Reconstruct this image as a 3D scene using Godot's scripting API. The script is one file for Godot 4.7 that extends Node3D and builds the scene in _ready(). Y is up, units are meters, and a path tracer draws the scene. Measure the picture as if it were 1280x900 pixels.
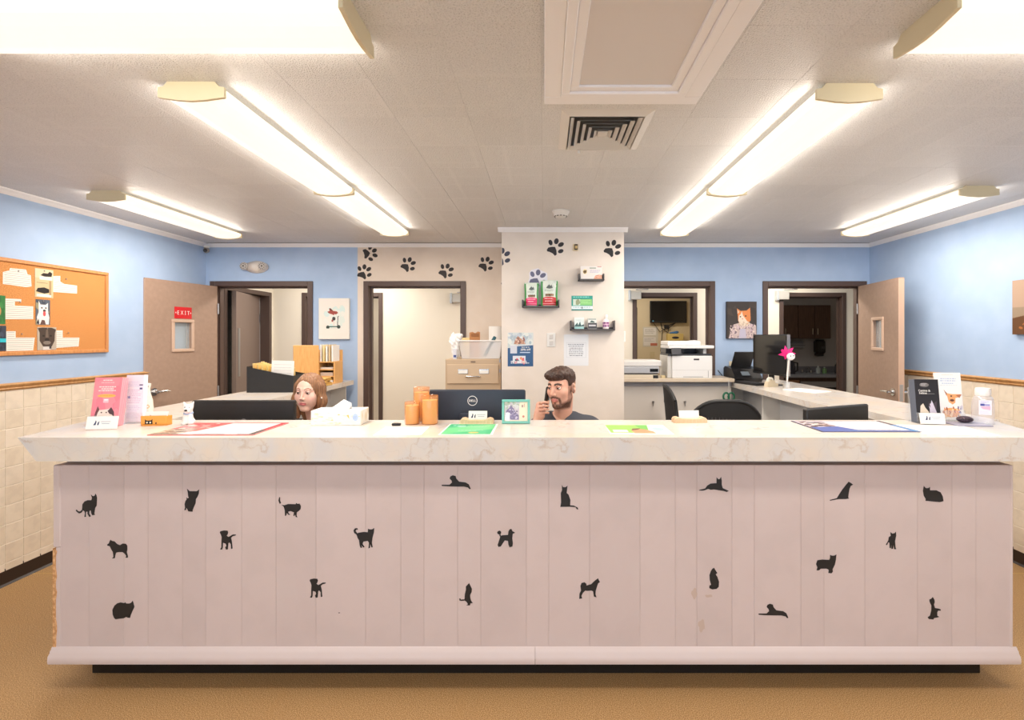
extends Node3D
# Reception room of a veterinary clinic. Units are metres, the camera stands at x = 0, z = 0 and looks along -z.
# A pixel of the photograph plus a scale (pixels per metre at that depth) gives a point: see at().

const EYE := 1.527          # height of the camera
const FOCAL := 620.0        # focal length in pixels of the 1280 x 900 frame
const VX := 680.5           # vanishing point of the room's depth lines
const VY := 421.0
const CEIL := 2.44
const XL := -3.32           # left wall
const XR := 3.19            # right wall
const ZB := -4.866          # back wall
const ZC := -6.14           # far wall of the corridor
const TOP := 1.107          # counter height
const ZF := 2.6             # wall behind the camera

var names := {}
var mats := {}
var rng := RandomNumberGenerator.new()


# ---------------------------------------------------------------- mesh builder
class MB:
	var v := PackedVector3Array()
	var n := PackedVector3Array()
	var uv := PackedVector2Array()
	var col := PackedColorArray()
	var xf := Transform3D()
	var tint := Color.WHITE
	var colored := false

	func at(t: Transform3D) -> MB:
		xf = t
		return self

	func tri(a: Vector3, b: Vector3, c: Vector3, na: Vector3, nb: Vector3, nc: Vector3, ua := Vector2.ZERO, ub := Vector2.ZERO, uc := Vector2.ZERO) -> void:
		if (b - a).cross(c - a).dot(na + nb + nc) > 0.0:
			var t := b; b = c; c = t
			t = nb; nb = nc; nc = t
			var q := ub; ub = uc; uc = q
		var bs := xf.basis
		v.append(xf * a); v.append(xf * b); v.append(xf * c)
		n.append((bs * na).normalized()); n.append((bs * nb).normalized()); n.append((bs * nc).normalized())
		uv.append(ua); uv.append(ub); uv.append(uc)
		if colored:
			col.append(tint); col.append(tint); col.append(tint)

	func quad(a: Vector3, b: Vector3, c: Vector3, d: Vector3, nn: Vector3, ua := Vector2(0, 1), ub := Vector2(1, 1), uc := Vector2(1, 0), ud := Vector2(0, 0)) -> void:
		tri(a, b, c, nn, nn, nn, ua, ub, uc)
		tri(a, c, d, nn, nn, nn, ua, uc, ud)

	# flat-shaded face whose normal points away from `inside`
	func face(p: Array, inside: Vector3) -> void:
		var nn: Vector3 = (p[1] - p[0]).cross(p[2] - p[0]).normalized()
		if nn.dot(p[0] - inside) < 0.0:
			nn = -nn
		for i in range(1, p.size() - 1):
			tri(p[0], p[i], p[i + 1], nn, nn, nn)

	func box(c: Vector3, s: Vector3) -> void:
		bev(c, s, 0.0)

	# box with chamfered edges
	func bev(c: Vector3, s: Vector3, b := 0.0) -> void:
		var h := s / 2.0
		b = minf(b, minf(h.x, minf(h.y, h.z)) * 0.9)
		var ax := [Vector3.RIGHT, Vector3.UP, Vector3.BACK]
		var dim := [h.x, h.y, h.z]
		for i in 3:
			var j := (i + 1) % 3
			var k := (i + 2) % 3
			for sg in [-1.0, 1.0]:
				var nn: Vector3 = ax[i] * sg
				var o: Vector3 = c + nn * dim[i]
				var e: Vector3 = ax[j] * (dim[j] - b)
				var f: Vector3 = ax[k] * (dim[k] - b)
				quad(o - e - f, o + e - f, o + e + f, o - e + f, nn)
				if b > 0.0:
					for sj in [-1.0, 1.0]:      # edge chamfer between axis i and j
						var n2: Vector3 = (nn + ax[j] * sj).normalized()
						var p1: Vector3 = c + nn * dim[i] + ax[j] * sj * (dim[j] - b)
						var p2: Vector3 = c + nn * (dim[i] - b) + ax[j] * sj * dim[j]
						quad(p1 - f, p1 + f, p2 + f, p2 - f, n2)
		if b > 0.0:
			for sx in [-1.0, 1.0]:
				for sy in [-1.0, 1.0]:
					for sz in [-1.0, 1.0]:
						var d := Vector3(sx, sy, sz)
						var q := c + d * h
						var nn := d.normalized()
						tri(q - Vector3(0, sy, sz) * b, q - Vector3(sx, 0, sz) * b, q - Vector3(sx, sy, 0) * b, nn, nn, nn)

	# surface of revolution about y; prof = Array of Vector2(radius, height); a gap in smoothness where the turn is sharp
	func lathe(prof: Array, seg := 24, c := Vector3.ZERO, arc := TAU) -> void:
		var ln := []
		for i in prof.size() - 1:
			var d: Vector2 = (prof[i + 1] - prof[i]).normalized()
			ln.append(Vector2(d.y, -d.x))
		for i in prof.size() - 1:
			var na: Vector2 = ln[i]
			var nb: Vector2 = ln[i]
			if i > 0 and ln[i - 1].dot(ln[i]) > 0.6:
				na = (ln[i - 1] + ln[i]).normalized()
			if i < ln.size() - 1 and ln[i + 1].dot(ln[i]) > 0.6:
				nb = (ln[i + 1] + ln[i]).normalized()
			for k in seg:
				var t0 := arc * k / seg
				var t1 := arc * (k + 1) / seg
				var e0 := Vector3(cos(t0), 0, sin(t0))
				var e1 := Vector3(cos(t1), 0, sin(t1))
				var a: Vector2 = prof[i]
				var b: Vector2 = prof[i + 1]
				var p00 := c + e0 * a.x + Vector3.UP * a.y
				var p10 := c + e1 * a.x + Vector3.UP * a.y
				var p01 := c + e0 * b.x + Vector3.UP * b.y
				var p11 := c + e1 * b.x + Vector3.UP * b.y
				var n00 := e0 * na.x + Vector3.UP * na.y
				var n10 := e1 * na.x + Vector3.UP * na.y
				var n01 := e0 * nb.x + Vector3.UP * nb.y
				var n11 := e1 * nb.x + Vector3.UP * nb.y
				var u0 := float(k) / seg
				var u1 := float(k + 1) / seg
				var v0 := 1.0 - float(i) / (prof.size() - 1)
				var v1 := 1.0 - float(i + 1) / (prof.size() - 1)
				if a.x > 1e-6:
					tri(p00, p10, p11, n00, n10, n11, Vector2(u0, v0), Vector2(u1, v0), Vector2(u1, v1))
				if b.x > 1e-6:
					tri(p00, p11, p01, n00, n11, n01, Vector2(u0, v0), Vector2(u1, v1), Vector2(u0, v1))

	func cyl(a: Vector3, b: Vector3, r0: float, r1 := -1.0, seg := 14) -> void:
		tube([a, b], [r0, r0 if r1 < 0.0 else r1], seg)

	# swept round tube with caps; rad is a float or an Array
	func tube(path: Array, rad: Variant, seg := 10) -> void:
		var m := path.size()
		var rings := []
		var ups := []
		var last := Vector3.ZERO
		for i in m:
			var d: Vector3 = (path[mini(i + 1, m - 1)] - path[maxi(i - 1, 0)]).normalized()
			var s: Vector3
			if last == Vector3.ZERO:
				s = d.cross(Vector3.UP if absf(d.y) < 0.9 else Vector3.RIGHT).normalized()
			else:
				s = (last - d * last.dot(d)).normalized()
			last = s
			var t := d.cross(s)
			var r: float = rad[i] if rad is Array else rad
			var ring := []
			var nr := []
			for k in seg:
				var an := TAU * k / seg
				var e: Vector3 = s * cos(an) + t * sin(an)
				ring.append(path[i] + e * r)
				nr.append(e)
			rings.append(ring)
			ups.append(nr)
		for i in m - 1:
			for k in seg:
				var k2 := (k + 1) % seg
				tri(rings[i][k], rings[i][k2], rings[i + 1][k2], ups[i][k], ups[i][k2], ups[i + 1][k2])
				tri(rings[i][k], rings[i + 1][k2], rings[i + 1][k], ups[i][k], ups[i + 1][k2], ups[i + 1][k])
		for e in [0, m - 1]:
			var dd: Vector3 = (path[1] - path[0]).normalized() * -1.0 if e == 0 else (path[m - 1] - path[m - 2]).normalized()
			for k in range(1, seg - 1):
				tri(rings[e][0], rings[e][k], rings[e][k + 1], dd, dd, dd)

	# polygon in the xy plane, from z0 to z1
	func prism(poly: PackedVector2Array, z0: float, z1: float, smooth := false) -> void:
		var idx := Geometry2D.triangulate_polygon(poly)
		for i in range(0, idx.size(), 3):
			for e in [[z0, -1.0], [z1, 1.0]]:
				var zz: float = e[0]
				var nn := Vector3(0, 0, e[1] * signf(z1 - z0))
				var p := []
				for k in 3:
					p.append(Vector3(poly[idx[i + k]].x, poly[idx[i + k]].y, zz))
				tri(p[0], p[1], p[2], nn, nn, nn)
		var sg := -1.0 if Geometry2D.is_polygon_clockwise(poly) else 1.0
		var m := poly.size()
		for i in m:
			var a := poly[i]
			var b := poly[(i + 1) % m]
			var d := (b - a).normalized()
			var nn := Vector3(d.y, -d.x, 0) * sg
			var na := nn
			var nb := nn
			if smooth:
				var d0 := (a - poly[(i + m - 1) % m]).normalized()
				var d2 := (poly[(i + 2) % m] - b).normalized()
				if d0.dot(d) > 0.5:
					na = (nn + Vector3(d0.y, -d0.x, 0) * sg).normalized()
				if d2.dot(d) > 0.5:
					nb = (nn + Vector3(d2.y, -d2.x, 0) * sg).normalized()
			var p0 := Vector3(a.x, a.y, z0); var p1 := Vector3(b.x, b.y, z0)
			var p2 := Vector3(b.x, b.y, z1); var p3 := Vector3(a.x, a.y, z1)
			tri(p0, p1, p2, na, nb, nb)
			tri(p0, p2, p3, na, nb, na)

	func sphere(c: Vector3, r: Vector3, seg := 16, rows := 10, from := 0.0, to := PI) -> void:
		for i in rows:
			var a0 := lerpf(from, to, float(i) / rows)
			var a1 := lerpf(from, to, float(i + 1) / rows)
			for k in seg:
				var t0 := TAU * k / seg
				var t1 := TAU * (k + 1) / seg
				var q := []
				for e in [[a0, t0], [a0, t1], [a1, t1], [a1, t0]]:
					q.append(Vector3(sin(e[0]) * cos(e[1]), cos(e[0]), sin(e[0]) * sin(e[1])))
				var nq := []
				for e in q:
					nq.append((e / r).normalized())
				if a0 > 1e-5:
					tri(c + q[0] * r, c + q[1] * r, c + q[2] * r, nq[0], nq[1], nq[2])
				if a1 < PI - 1e-5:
					tri(c + q[0] * r, c + q[2] * r, c + q[3] * r, nq[0], nq[2], nq[3])

	# thin sheet in the xy plane facing +z: the print fills the front, the edges and the back take the corner pixel
	func sheet(w: float, h: float, t := 0.0008) -> void:
		var a := Vector3(-w / 2, -h / 2, 0); var b := Vector3(w / 2, -h / 2, 0)
		var c := Vector3(w / 2, h / 2, 0); var d := Vector3(-w / 2, h / 2, 0)
		var z := Vector3(0, 0, t)
		quad(a + z, b + z, c + z, d + z, Vector3.BACK)
		var u := Vector2(0.004, 0.004)
		quad(a, b, c, d, Vector3.FORWARD, u, u, u, u)
		quad(a, b, b + z, a + z, Vector3.DOWN, u, u, u, u)
		quad(c, d, d + z, c + z, Vector3.UP, u, u, u, u)
		quad(b, c, c + z, b + z, Vector3.RIGHT, u, u, u, u)
		quad(d, a, a + z, d + z, Vector3.LEFT, u, u, u, u)

	func mesh() -> ArrayMesh:
		var arr := []
		arr.resize(Mesh.ARRAY_MAX)
		arr[Mesh.ARRAY_VERTEX] = v
		arr[Mesh.ARRAY_NORMAL] = n
		arr[Mesh.ARRAY_TEX_UV] = uv
		if colored:
			arr[Mesh.ARRAY_COLOR] = col
		var m := ArrayMesh.new()
		m.add_surface_from_arrays(Mesh.PRIMITIVE_TRIANGLES, arr)
		return m


# ---------------------------------------------------------------- scene helpers
func at(px: float, py: float, s: float) -> Vector3:
	return Vector3((px - VX) / s, EYE - (py - VY) / s, -FOCAL / s)

# point on the counter top (height TOP) seen at that pixel
func on_top(px: float, py: float, h := TOP) -> Vector3:
	var s := (py - VY) / (EYE - h)
	return Vector3((px - VX) / s, h, -FOCAL / s)

func numbered(called: String) -> String:
	var k: int = names.get(called, 0)
	names[called] = k + 1
	return called if k == 0 else "%s_%03d" % [called, k]

func tag(o: Node, label: String, category: String, group := "") -> Node:
	o.set_meta("label", label)
	o.set_meta("category", category)
	if group:
		o.set_meta("group", group)
	return o

func thing(called: String, label: String, category: String, where := Vector3.ZERO, turn := 0.0, group := "") -> Node3D:
	var o := Node3D.new()
	o.name = numbered(called)
	add_child(o)
	o.position = where
	o.rotation.y = turn
	tag(o, label, category, group)
	return o

func part(mb: MB, called: String, m: Material, parent: Node, where := Vector3.ZERO, turn := Vector3.ZERO) -> MeshInstance3D:
	return inst(mb.mesh(), called, m, parent, where, turn)

func inst(mesh: Mesh, called: String, m: Material, parent: Node, where := Vector3.ZERO, turn := Vector3.ZERO) -> MeshInstance3D:
	var o := MeshInstance3D.new()
	o.mesh = mesh
	o.material_override = m
	o.name = numbered(called) if parent == self else called
	parent.add_child(o, true)
	o.position = where
	o.rotation = turn
	return o

func struct(o: Node, label: String) -> Node:
	o.set_meta("kind", "structure")
	o.set_meta("label", label)
	o.set_meta("category", String(o.name).get_slice("_", 0))
	return o

func struct_node(called: String, label: String) -> Node3D:
	var o := Node3D.new()
	o.name = called
	add_child(o)
	struct(o, label)
	return o

func b3(c: Vector3, s: Vector3, b := 0.0) -> MB:
	var m := MB.new()
	m.bev(c, s, b)
	return m

# box given by its corners
func bb(lo: Vector3, hi: Vector3, b := 0.0) -> MB:
	return b3((lo + hi) / 2.0, (hi - lo).abs(), b)

func mat(c: Color, rough := 0.6, metal := 0.0, spec := 0.5) -> StandardMaterial3D:
	var key := "%s|%s|%s|%s" % [c, rough, metal, spec]
	if not mats.has(key):
		var m := StandardMaterial3D.new()
		m.albedo_color = c
		m.roughness = rough
		m.metallic = metal
		m.metallic_specular = spec
		mats[key] = m
	return mats[key]

func rgb(r: float, g: float, b: float) -> Color:
	return Color(r / 255.0, g / 255.0, b / 255.0)

func glass(c: Color, a: float, rough := 0.05) -> StandardMaterial3D:
	var key := "glass%s%s%s" % [c, a, rough]
	if not mats.has(key):
		var m := StandardMaterial3D.new()
		m.albedo_color = Color(c, a)
		m.transparency = BaseMaterial3D.TRANSPARENCY_ALPHA
		m.roughness = rough
		mats[key] = m
	return mats[key]

func printed(im: Image, rough := 0.5) -> StandardMaterial3D:
	var m := StandardMaterial3D.new()
	m.albedo_texture = ImageTexture.create_from_image(im)
	m.roughness = rough
	m.texture_repeat = false
	return m

func noise_tex(freq: float, colors: Array, stops: Array, size := 512, kind := FastNoiseLite.TYPE_SIMPLEX_SMOOTH, oct := 4, sd := 1, warp := 0.0) -> ImageTexture:
	var f := FastNoiseLite.new()
	f.noise_type = kind
	f.frequency = freq
	f.fractal_octaves = oct
	f.seed = sd
	if warp > 0.0:
		f.domain_warp_enabled = true
		f.domain_warp_amplitude = warp
		f.domain_warp_frequency = freq
	var im := f.get_seamless_image(size, size)
	im.convert(Image.FORMAT_RGBA8)
	var g := Gradient.new()
	g.colors = PackedColorArray(colors)
	g.offsets = PackedFloat32Array(stops)
	for y in size:
		for x in size:
			im.set_pixel(x, y, g.sample(im.get_pixel(x, y).r))
	return ImageTexture.create_from_image(im)

func tri_mat(tex: Texture2D, scale: float, rough := 0.6, tint := Color.WHITE, bump: Texture2D = null, depth := 0.0) -> StandardMaterial3D:
	var m := StandardMaterial3D.new()
	m.albedo_color = tint
	m.albedo_texture = tex
	m.roughness = rough
	m.uv1_triplanar = true
	m.uv1_world_triplanar = true
	m.uv1_scale = Vector3.ONE * scale
	if bump:
		m.heightmap_enabled = true
		m.heightmap_texture = bump
		m.heightmap_scale = depth
	return m

func text_on(called: String, words: String, height: float, m: Material, parent: Node, where: Vector3, turn := Vector3.ZERO, bold := false, font := "Droid Sans") -> MeshInstance3D:
	var t := TextMesh.new()
	var f := SystemFont.new()
	f.font_names = PackedStringArray([font])
	if bold:
		f.font_weight = 700
	t.font = f
	t.text = words
	t.font_size = 64
	t.pixel_size = height / 64.0 * 1.4
	t.depth = 0.001
	t.curve_step = 3.0
	return inst(t, called, m, parent, where, turn)

func _ready() -> void:
	rng.seed = 7
	# ---- camera: level, with the lens shifted as in the photograph
	var cam := Camera3D.new()
	cam.name = "camera"
	add_child(cam)
	cam.position = Vector3(0, EYE, 0)
	cam.projection = Camera3D.PROJECTION_FRUSTUM
	cam.near = 0.05
	cam.far = 60.0
	cam.size = 0.05 * 900.0 / FOCAL
	cam.frustum_offset = Vector2((640.0 - VX) / FOCAL, (VY - 450.0) / FOCAL) * 0.05
	cam.current = true
	# ---- environment: an even overcast sky, which reaches the room through the shop windows behind the camera
	var we := WorldEnvironment.new()
	we.name = "environment"
	var env := Environment.new()
	env.background_mode = Environment.BG_COLOR
	env.background_color = Color(0.86, 0.93, 1.0)
	env.background_energy_multiplier = 2.4
	env.tonemap_mode = Environment.TONE_MAPPER_LINEAR
	env.tonemap_exposure = EXPOSURE
	env.sdfgi_enabled = true
	env.ssao_enabled = true
	env.ssil_enabled = true
	we.environment = env
	add_child(we)
	make_materials()
	ceiling_lights()
	room_shell()
	back_rooms()
	counters()
	ceiling_things()
	wall_things()
	counter_things()
	desk_things()
	far_things()
	people()

const EXPOSURE := 1.68
const LAMP := Color(1.0, 0.955, 0.90)
const LAMP_ENERGY := 1.05

# ---------------------------------------------------------------- materials
var M := {}

func make_materials() -> void:
	var W := Color.WHITE
	M.blue = tri_mat(noise_tex(0.02, [rgb(166, 190, 222), rgb(172, 195, 226)], [0.2, 0.8], 256), 0.8, 0.75)
	M.beige = tri_mat(noise_tex(0.02, [rgb(222, 207, 192), rgb(227, 213, 199)], [0.2, 0.8], 256), 0.8, 0.75)
	M.pillar = tri_mat(noise_tex(0.02, [rgb(226, 217, 208), rgb(231, 222, 214)], [0.2, 0.8], 256), 0.8, 0.75)
	M.cream = mat(rgb(236, 229, 214), 0.75)
	M.white_trim = mat(rgb(243, 243, 246), 0.45)
	M.frame = mat(rgb(84, 66, 60), 0.45)
	M.frame2 = mat(rgb(84, 68, 62), 0.45)
	M.leaf = tri_mat(noise_tex(0.05, [rgb(158, 133, 117), rgb(166, 140, 123)], [0.2, 0.8], 256), 1.5, 0.55)
	M.leaf2 = mat(rgb(128, 112, 104), 0.55)
	# ceiling: painted mineral board with pits
	var pits := FastNoiseLite.new()
	pits.noise_type = FastNoiseLite.TYPE_CELLULAR
	pits.frequency = 0.09
	pits.seed = 3
	pits.fractal_type = FastNoiseLite.FRACTAL_NONE
	var ci := pits.get_seamless_image(512, 512)
	ci.convert(Image.FORMAT_RGBA8)
	var sp := FastNoiseLite.new()
	sp.noise_type = FastNoiseLite.TYPE_SIMPLEX
	sp.frequency = 0.11
	sp.fractal_octaves = 3
	sp.seed = 12
	var si := sp.get_seamless_image(512, 512)
	si.convert(Image.FORMAT_RGBA8)
	var cim := Image.create(512, 512, false, Image.FORMAT_RGBA8)
	var him := Image.create(512, 512, false, Image.FORMAT_RGBA8)
	for y in 512:
		for x in 512:
			var p := si.get_pixel(x, y).r
			var q := ci.get_pixel(x, y).r
			var pit := clampf((0.30 - p) * 6.0, 0.0, 1.0)
			var tone := 1.0 - 0.2 * pit - 0.03 * (1.0 - q)
			cim.set_pixel(x, y, Color(0.895 * tone, 0.895 * tone, 0.895 * tone))
			var h := clampf(0.55 + 0.5 * (p - 0.5) - 0.5 * pit, 0, 1)
			him.set_pixel(x, y, Color(h, h, h))
	M.ceil_tex = ImageTexture.create_from_image(cim)
	M.ceil_h = ImageTexture.create_from_image(him)
	M.ceiling = []
	for k in 3:
		var t: float = [1.0, 0.99, 0.982][k]
		var m := tri_mat(M.ceil_tex, 2.3, 0.42, Color(t, t, t), M.ceil_h, 0.3)
		m.uv1_offset = Vector3(0.37 * k, 0.11 * k, 0.53 * k)
		M.ceiling.append(m)
	M.gap = mat(rgb(196, 192, 188), 0.9)
	# floor: speckled tan sheet
	var fl := noise_tex(0.3, [rgb(132, 98, 58), rgb(166, 128, 82), rgb(186, 147, 98), rgb(208, 173, 126)], [0.15, 0.4, 0.62, 0.88], 512, FastNoiseLite.TYPE_SIMPLEX, 1, 5)
	M.floor = tri_mat(fl, 1.3, 0.62)
	# counter top: marbled laminate
	M.marble = tri_mat(marble_tex(), 0.8, 0.22)
	M.plank = []
	for k in 3:
		var c: Color = [rgb(203, 188, 186), rgb(201, 186, 184), rgb(204, 189, 187)][k]
		M.plank.append(tri_mat(noise_tex(0.015, [c.darkened(0.015), c, c.lightened(0.015)], [0.2, 0.5, 0.8], 256, FastNoiseLite.TYPE_SIMPLEX_SMOOTH, 4, 20 + k), 0.9, 0.5))
	M.moulding = mat(rgb(206, 192, 190), 0.45)
	M.black_base = mat(rgb(28, 26, 26), 0.25)
	M.raw_wood = tri_mat(noise_tex(0.05, [rgb(190, 140, 92), rgb(222, 178, 130)], [0.3, 0.7], 128, FastNoiseLite.TYPE_SIMPLEX, 3, 4), 6.0, 0.8)
	# wall tiles, three glazes
	M.tile = []
	for k in 3:
		var c: Color = [rgb(230, 217, 198), rgb(227, 213, 193), rgb(232, 219, 201)][k]
		M.tile.append(tri_mat(noise_tex(0.02, [c.darkened(0.03), c, c.lightened(0.05)], [0.25, 0.55, 0.8], 256, FastNoiseLite.TYPE_SIMPLEX_SMOOTH, 3, 40 + k, 20.0), 2.2, 0.32))
	M.grout = mat(rgb(238, 229, 213), 0.8)
	M.oak = tri_mat(wood_tex(rgb(176, 128, 78), rgb(206, 160, 108), 3), 2.0, 0.4)
	M.bamboo = tri_mat(wood_tex(rgb(214, 158, 92), rgb(232, 182, 118), 5), 6.0, 0.45)
	M.dark_wood = tri_mat(wood_tex(rgb(62, 42, 32), rgb(82, 58, 44), 8), 3.0, 0.45)
	M.pale_wood = tri_mat(wood_tex(rgb(216, 180, 142), rgb(230, 200, 166), 9), 8.0, 0.6)
	M.chrome = mat(rgb(205, 205, 205), 0.18, 1.0)
	M.steel = mat(rgb(170, 170, 172), 0.3, 0.9)
	M.black = mat(rgb(22, 22, 23), 0.5)
	M.black_gloss = mat(rgb(16, 16, 18), 0.12)
	M.white_plastic = mat(rgb(226, 225, 222), 0.4)
	M.ivory = mat(rgb(222, 210, 176), 0.4)
	M.paper = mat(rgb(236, 234, 230), 0.75)
	M.vinyl = mat(rgb(24, 23, 25), 0.55)
	M.clear = glass(Color(0.95, 0.97, 1.0), 0.12)
	M.frost = glass(Color(0.93, 0.94, 0.95), 0.55, 0.2)

func wood_tex(a: Color, b: Color, sd: int) -> ImageTexture:
	var f := FastNoiseLite.new()
	f.frequency = 0.02
	f.seed = sd
	var im := Image.create(256, 256, false, Image.FORMAT_RGBA8)
	for y in 256:
		for x in 256:
			# grain runs along v; made periodic by blending the two ends
			var g0 := f.get_noise_2d(x * 3.0, y * 0.25)
			var g1 := f.get_noise_2d((x - 256) * 3.0, y * 0.25)
			var w := x / 255.0
			var g := lerpf(g0, g1, w)
			var fine := f.get_noise_2d(x * 14.0, y * 0.5 + 400.0)
			im.set_pixel(x, y, a.lerp(b, clampf(0.5 + g * 0.9 + fine * 0.35, 0, 1)))
	return ImageTexture.create_from_image(im)

func marble_tex() -> ImageTexture:
	var f := FastNoiseLite.new()
	f.noise_type = FastNoiseLite.TYPE_SIMPLEX_SMOOTH
	f.frequency = 0.006
	f.fractal_octaves = 4
	f.seed = 31
	f.domain_warp_enabled = true
	f.domain_warp_amplitude = 40.0
	f.domain_warp_frequency = 0.008
	var im := f.get_seamless_image(512, 512)
	im.convert(Image.FORMAT_RGBA8)
	var f2 := FastNoiseLite.new()
	f2.frequency = 0.012
	f2.seed = 77
	f2.fractal_octaves = 3
	var im2 := f2.get_seamless_image(512, 512)
	im2.convert(Image.FORMAT_RGBA8)
	var out := Image.create(512, 512, false, Image.FORMAT_RGBA8)
	for y in 512:
		for x in 512:
			var p := im.get_pixel(x, y).r
			var q := im2.get_pixel(x, y).r
			var c := rgb(218, 210, 200).lerp(rgb(208, 206, 206), clampf(q * 1.6 - 0.4, 0, 1))
			c = c.lerp(rgb(226, 206, 184), clampf((p - 0.55) * 1.8, 0, 0.6))
			var vein := maxf(0.0, 1.0 - absf(p - 0.47) * 42.0)
			c = c.lerp(rgb(184, 156, 132), vein * 0.5 * clampf(q * 1.5, 0.2, 1))
			var vein2 := maxf(0.0, 1.0 - absf(q - 0.56) * 60.0)
			c = c.lerp(rgb(188, 178, 170), vein2 * 0.25)
			out.set_pixel(x, y, c)
	return ImageTexture.create_from_image(out)

# ---------------------------------------------------------------- ceiling lights
func strip_light(called: String, label: String, where: Vector3, turn: float, energy := LAMP_ENERGY, group := "fluorescent wraparound ceiling lights") -> Node3D:
	# 1.21 m long along its own x, origin on the ceiling
	var L := 1.21
	var w := 0.235
	var o := thing(called, label, "light", where, turn, group)
	part(bb(Vector3(-L / 2 + 0.012, -0.03, -0.085), Vector3(L / 2 - 0.012, 0.0, 0.085), 0.004), "housing", mat(rgb(224, 220, 206), 0.5), o)
	# wraparound prismatic lens: shallow trough, profile in yz
	var prof := [Vector2(-0.112, -0.022), Vector2(-0.113, -0.038), Vector2(-0.095, -0.054), Vector2(-0.05, -0.062), Vector2(0.0, -0.064), Vector2(0.05, -0.062), Vector2(0.095, -0.054), Vector2(0.113, -0.038), Vector2(0.112, -0.022)]
	var lens := MB.new()
	for i in prof.size() - 1:
		var a: Vector2 = prof[i]
		var b: Vector2 = prof[i + 1]
		var d := (b - a).normalized()
		var nn := Vector3(0, -absf(d.x) - 0.001, signf(a.x + b.x) * absf(d.y)).normalized()
		lens.quad(Vector3(-L / 2 + 0.012, a.y, a.x), Vector3(L / 2 - 0.012, a.y, a.x), Vector3(L / 2 - 0.012, b.y, b.x), Vector3(-L / 2 + 0.012, b.y, b.x), nn)
	part(lens, "lens", M.lens, o)
	var pl := MB.new()
	pl.quad(Vector3(-L / 2 + 0.012, -0.022, -0.112), Vector3(L / 2 - 0.012, -0.022, -0.112), Vector3(L / 2 - 0.012, -0.022, -0.085), Vector3(-L / 2 + 0.012, -0.022, -0.085), Vector3.UP)
	pl.quad(Vector3(-L / 2 + 0.012, -0.022, 0.112), Vector3(L / 2 - 0.012, -0.022, 0.112), Vector3(L / 2 - 0.012, -0.022, 0.085), Vector3(-L / 2 + 0.012, -0.022, 0.085), Vector3.UP)
	part(pl, "lens_lip", M.lens, o)
	var cap := PackedVector2Array([Vector2(-0.085, 0), Vector2(0.085, 0), Vector2(0.1, -0.017), Vector2(0.119, -0.02), Vector2(0.119, -0.056), Vector2(0.05, -0.066), Vector2(0.0, -0.069), Vector2(-0.05, -0.066), Vector2(-0.119, -0.056), Vector2(-0.119, -0.02), Vector2(-0.1, -0.017)])
	for sg in [-1.0, 1.0]:
		var c := MB.new()
		c.xf = Transform3D(Basis(Vector3.UP, PI / 2), Vector3(sg * (L / 2 - 0.006), 0, 0))
		c.prism(cap, -0.006, 0.006)
		part(c, "end_cap", M.ivory, o)
	# the two tubes' light, just below the lens
	for sg in [-1.0, 1.0]:
		var al := AreaLight3D.new()
		al.name = "tube_light"
		al.area_size = Vector2(L - 0.1, 0.055)
		al.light_color = LAMP
		al.light_energy = energy / 2.0
		al.shadow_enabled = true
		al.area_range = 14.0
		o.add_child(al, true)
		al.position = Vector3(0, -0.0665, sg * 0.055)
		al.rotation = Vector3(-PI / 2, 0, 0)
	# light leaving the lens' two long flanks
	for sg in [-1.0, 1.0]:
		var al := AreaLight3D.new()
		al.name = "flank_light"
		al.area_size = Vector2(L - 0.06, 0.03)
		al.light_color = LAMP
		al.light_energy = energy * 0.08
		al.shadow_enabled = true
		al.area_range = 14.0
		o.add_child(al, true)
		al.position = Vector3(0, -0.04, sg * 0.1165)
		al.rotation = Vector3(0, 0.0 if sg < 0 else PI, 0)
	return o

func ceiling_lights() -> void:
	var lm := StandardMaterial3D.new()
	lm.albedo_color = rgb(245, 238, 222)
	lm.roughness = 0.3
	lm.emission_enabled = true
	lm.emission = LAMP
	lm.emission_energy_multiplier = 0.5
	M.lens = lm
	var tubes := ["left", "right"]
	for r in [[-1.265, 1.774, "long fluorescent strip light running toward the tan filing cabinet"], [1.10, 1.785, "long fluorescent strip light running toward the white copier"]]:
		strip_light("ceiling_light", r[2] + ", first of two end to end", Vector3(r[0], CEIL, -(r[1] + 0.605)), PI / 2)
		strip_light("ceiling_light", r[2] + ", second of two end to end", Vector3(r[0], CEIL, -(r[1] + 1.815)), PI / 2)
	strip_light("ceiling_light", "single strip light beside the wall with the cork board", Vector3(-2.74, CEIL, -3.70), PI / 2)
	strip_light("ceiling_light", "single strip light above the open tan door without an exit sign", Vector3(2.63, CEIL, -3.60), PI / 2)
	strip_light("ceiling_light", "strip light set crosswise on the ceiling in front of the counter, cork board side", Vector3(-0.525 - 0.605, CEIL, -1.41), 0.0)
	strip_light("ceiling_light", "strip light set crosswise on the ceiling beside the white hatch", Vector3(1.075 + 0.605, CEIL, -1.41), 0.0)
	# the waiting area behind the camera is lit in the same way
	for x in [-1.9, 0.25, 2.0]:
		for z in [0.55]:
			strip_light("ceiling_light", "strip light over the waiting area in front of the counter", Vector3(x, CEIL, z), 0.0, LAMP_ENERGY, "strip lights over the waiting area")

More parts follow.
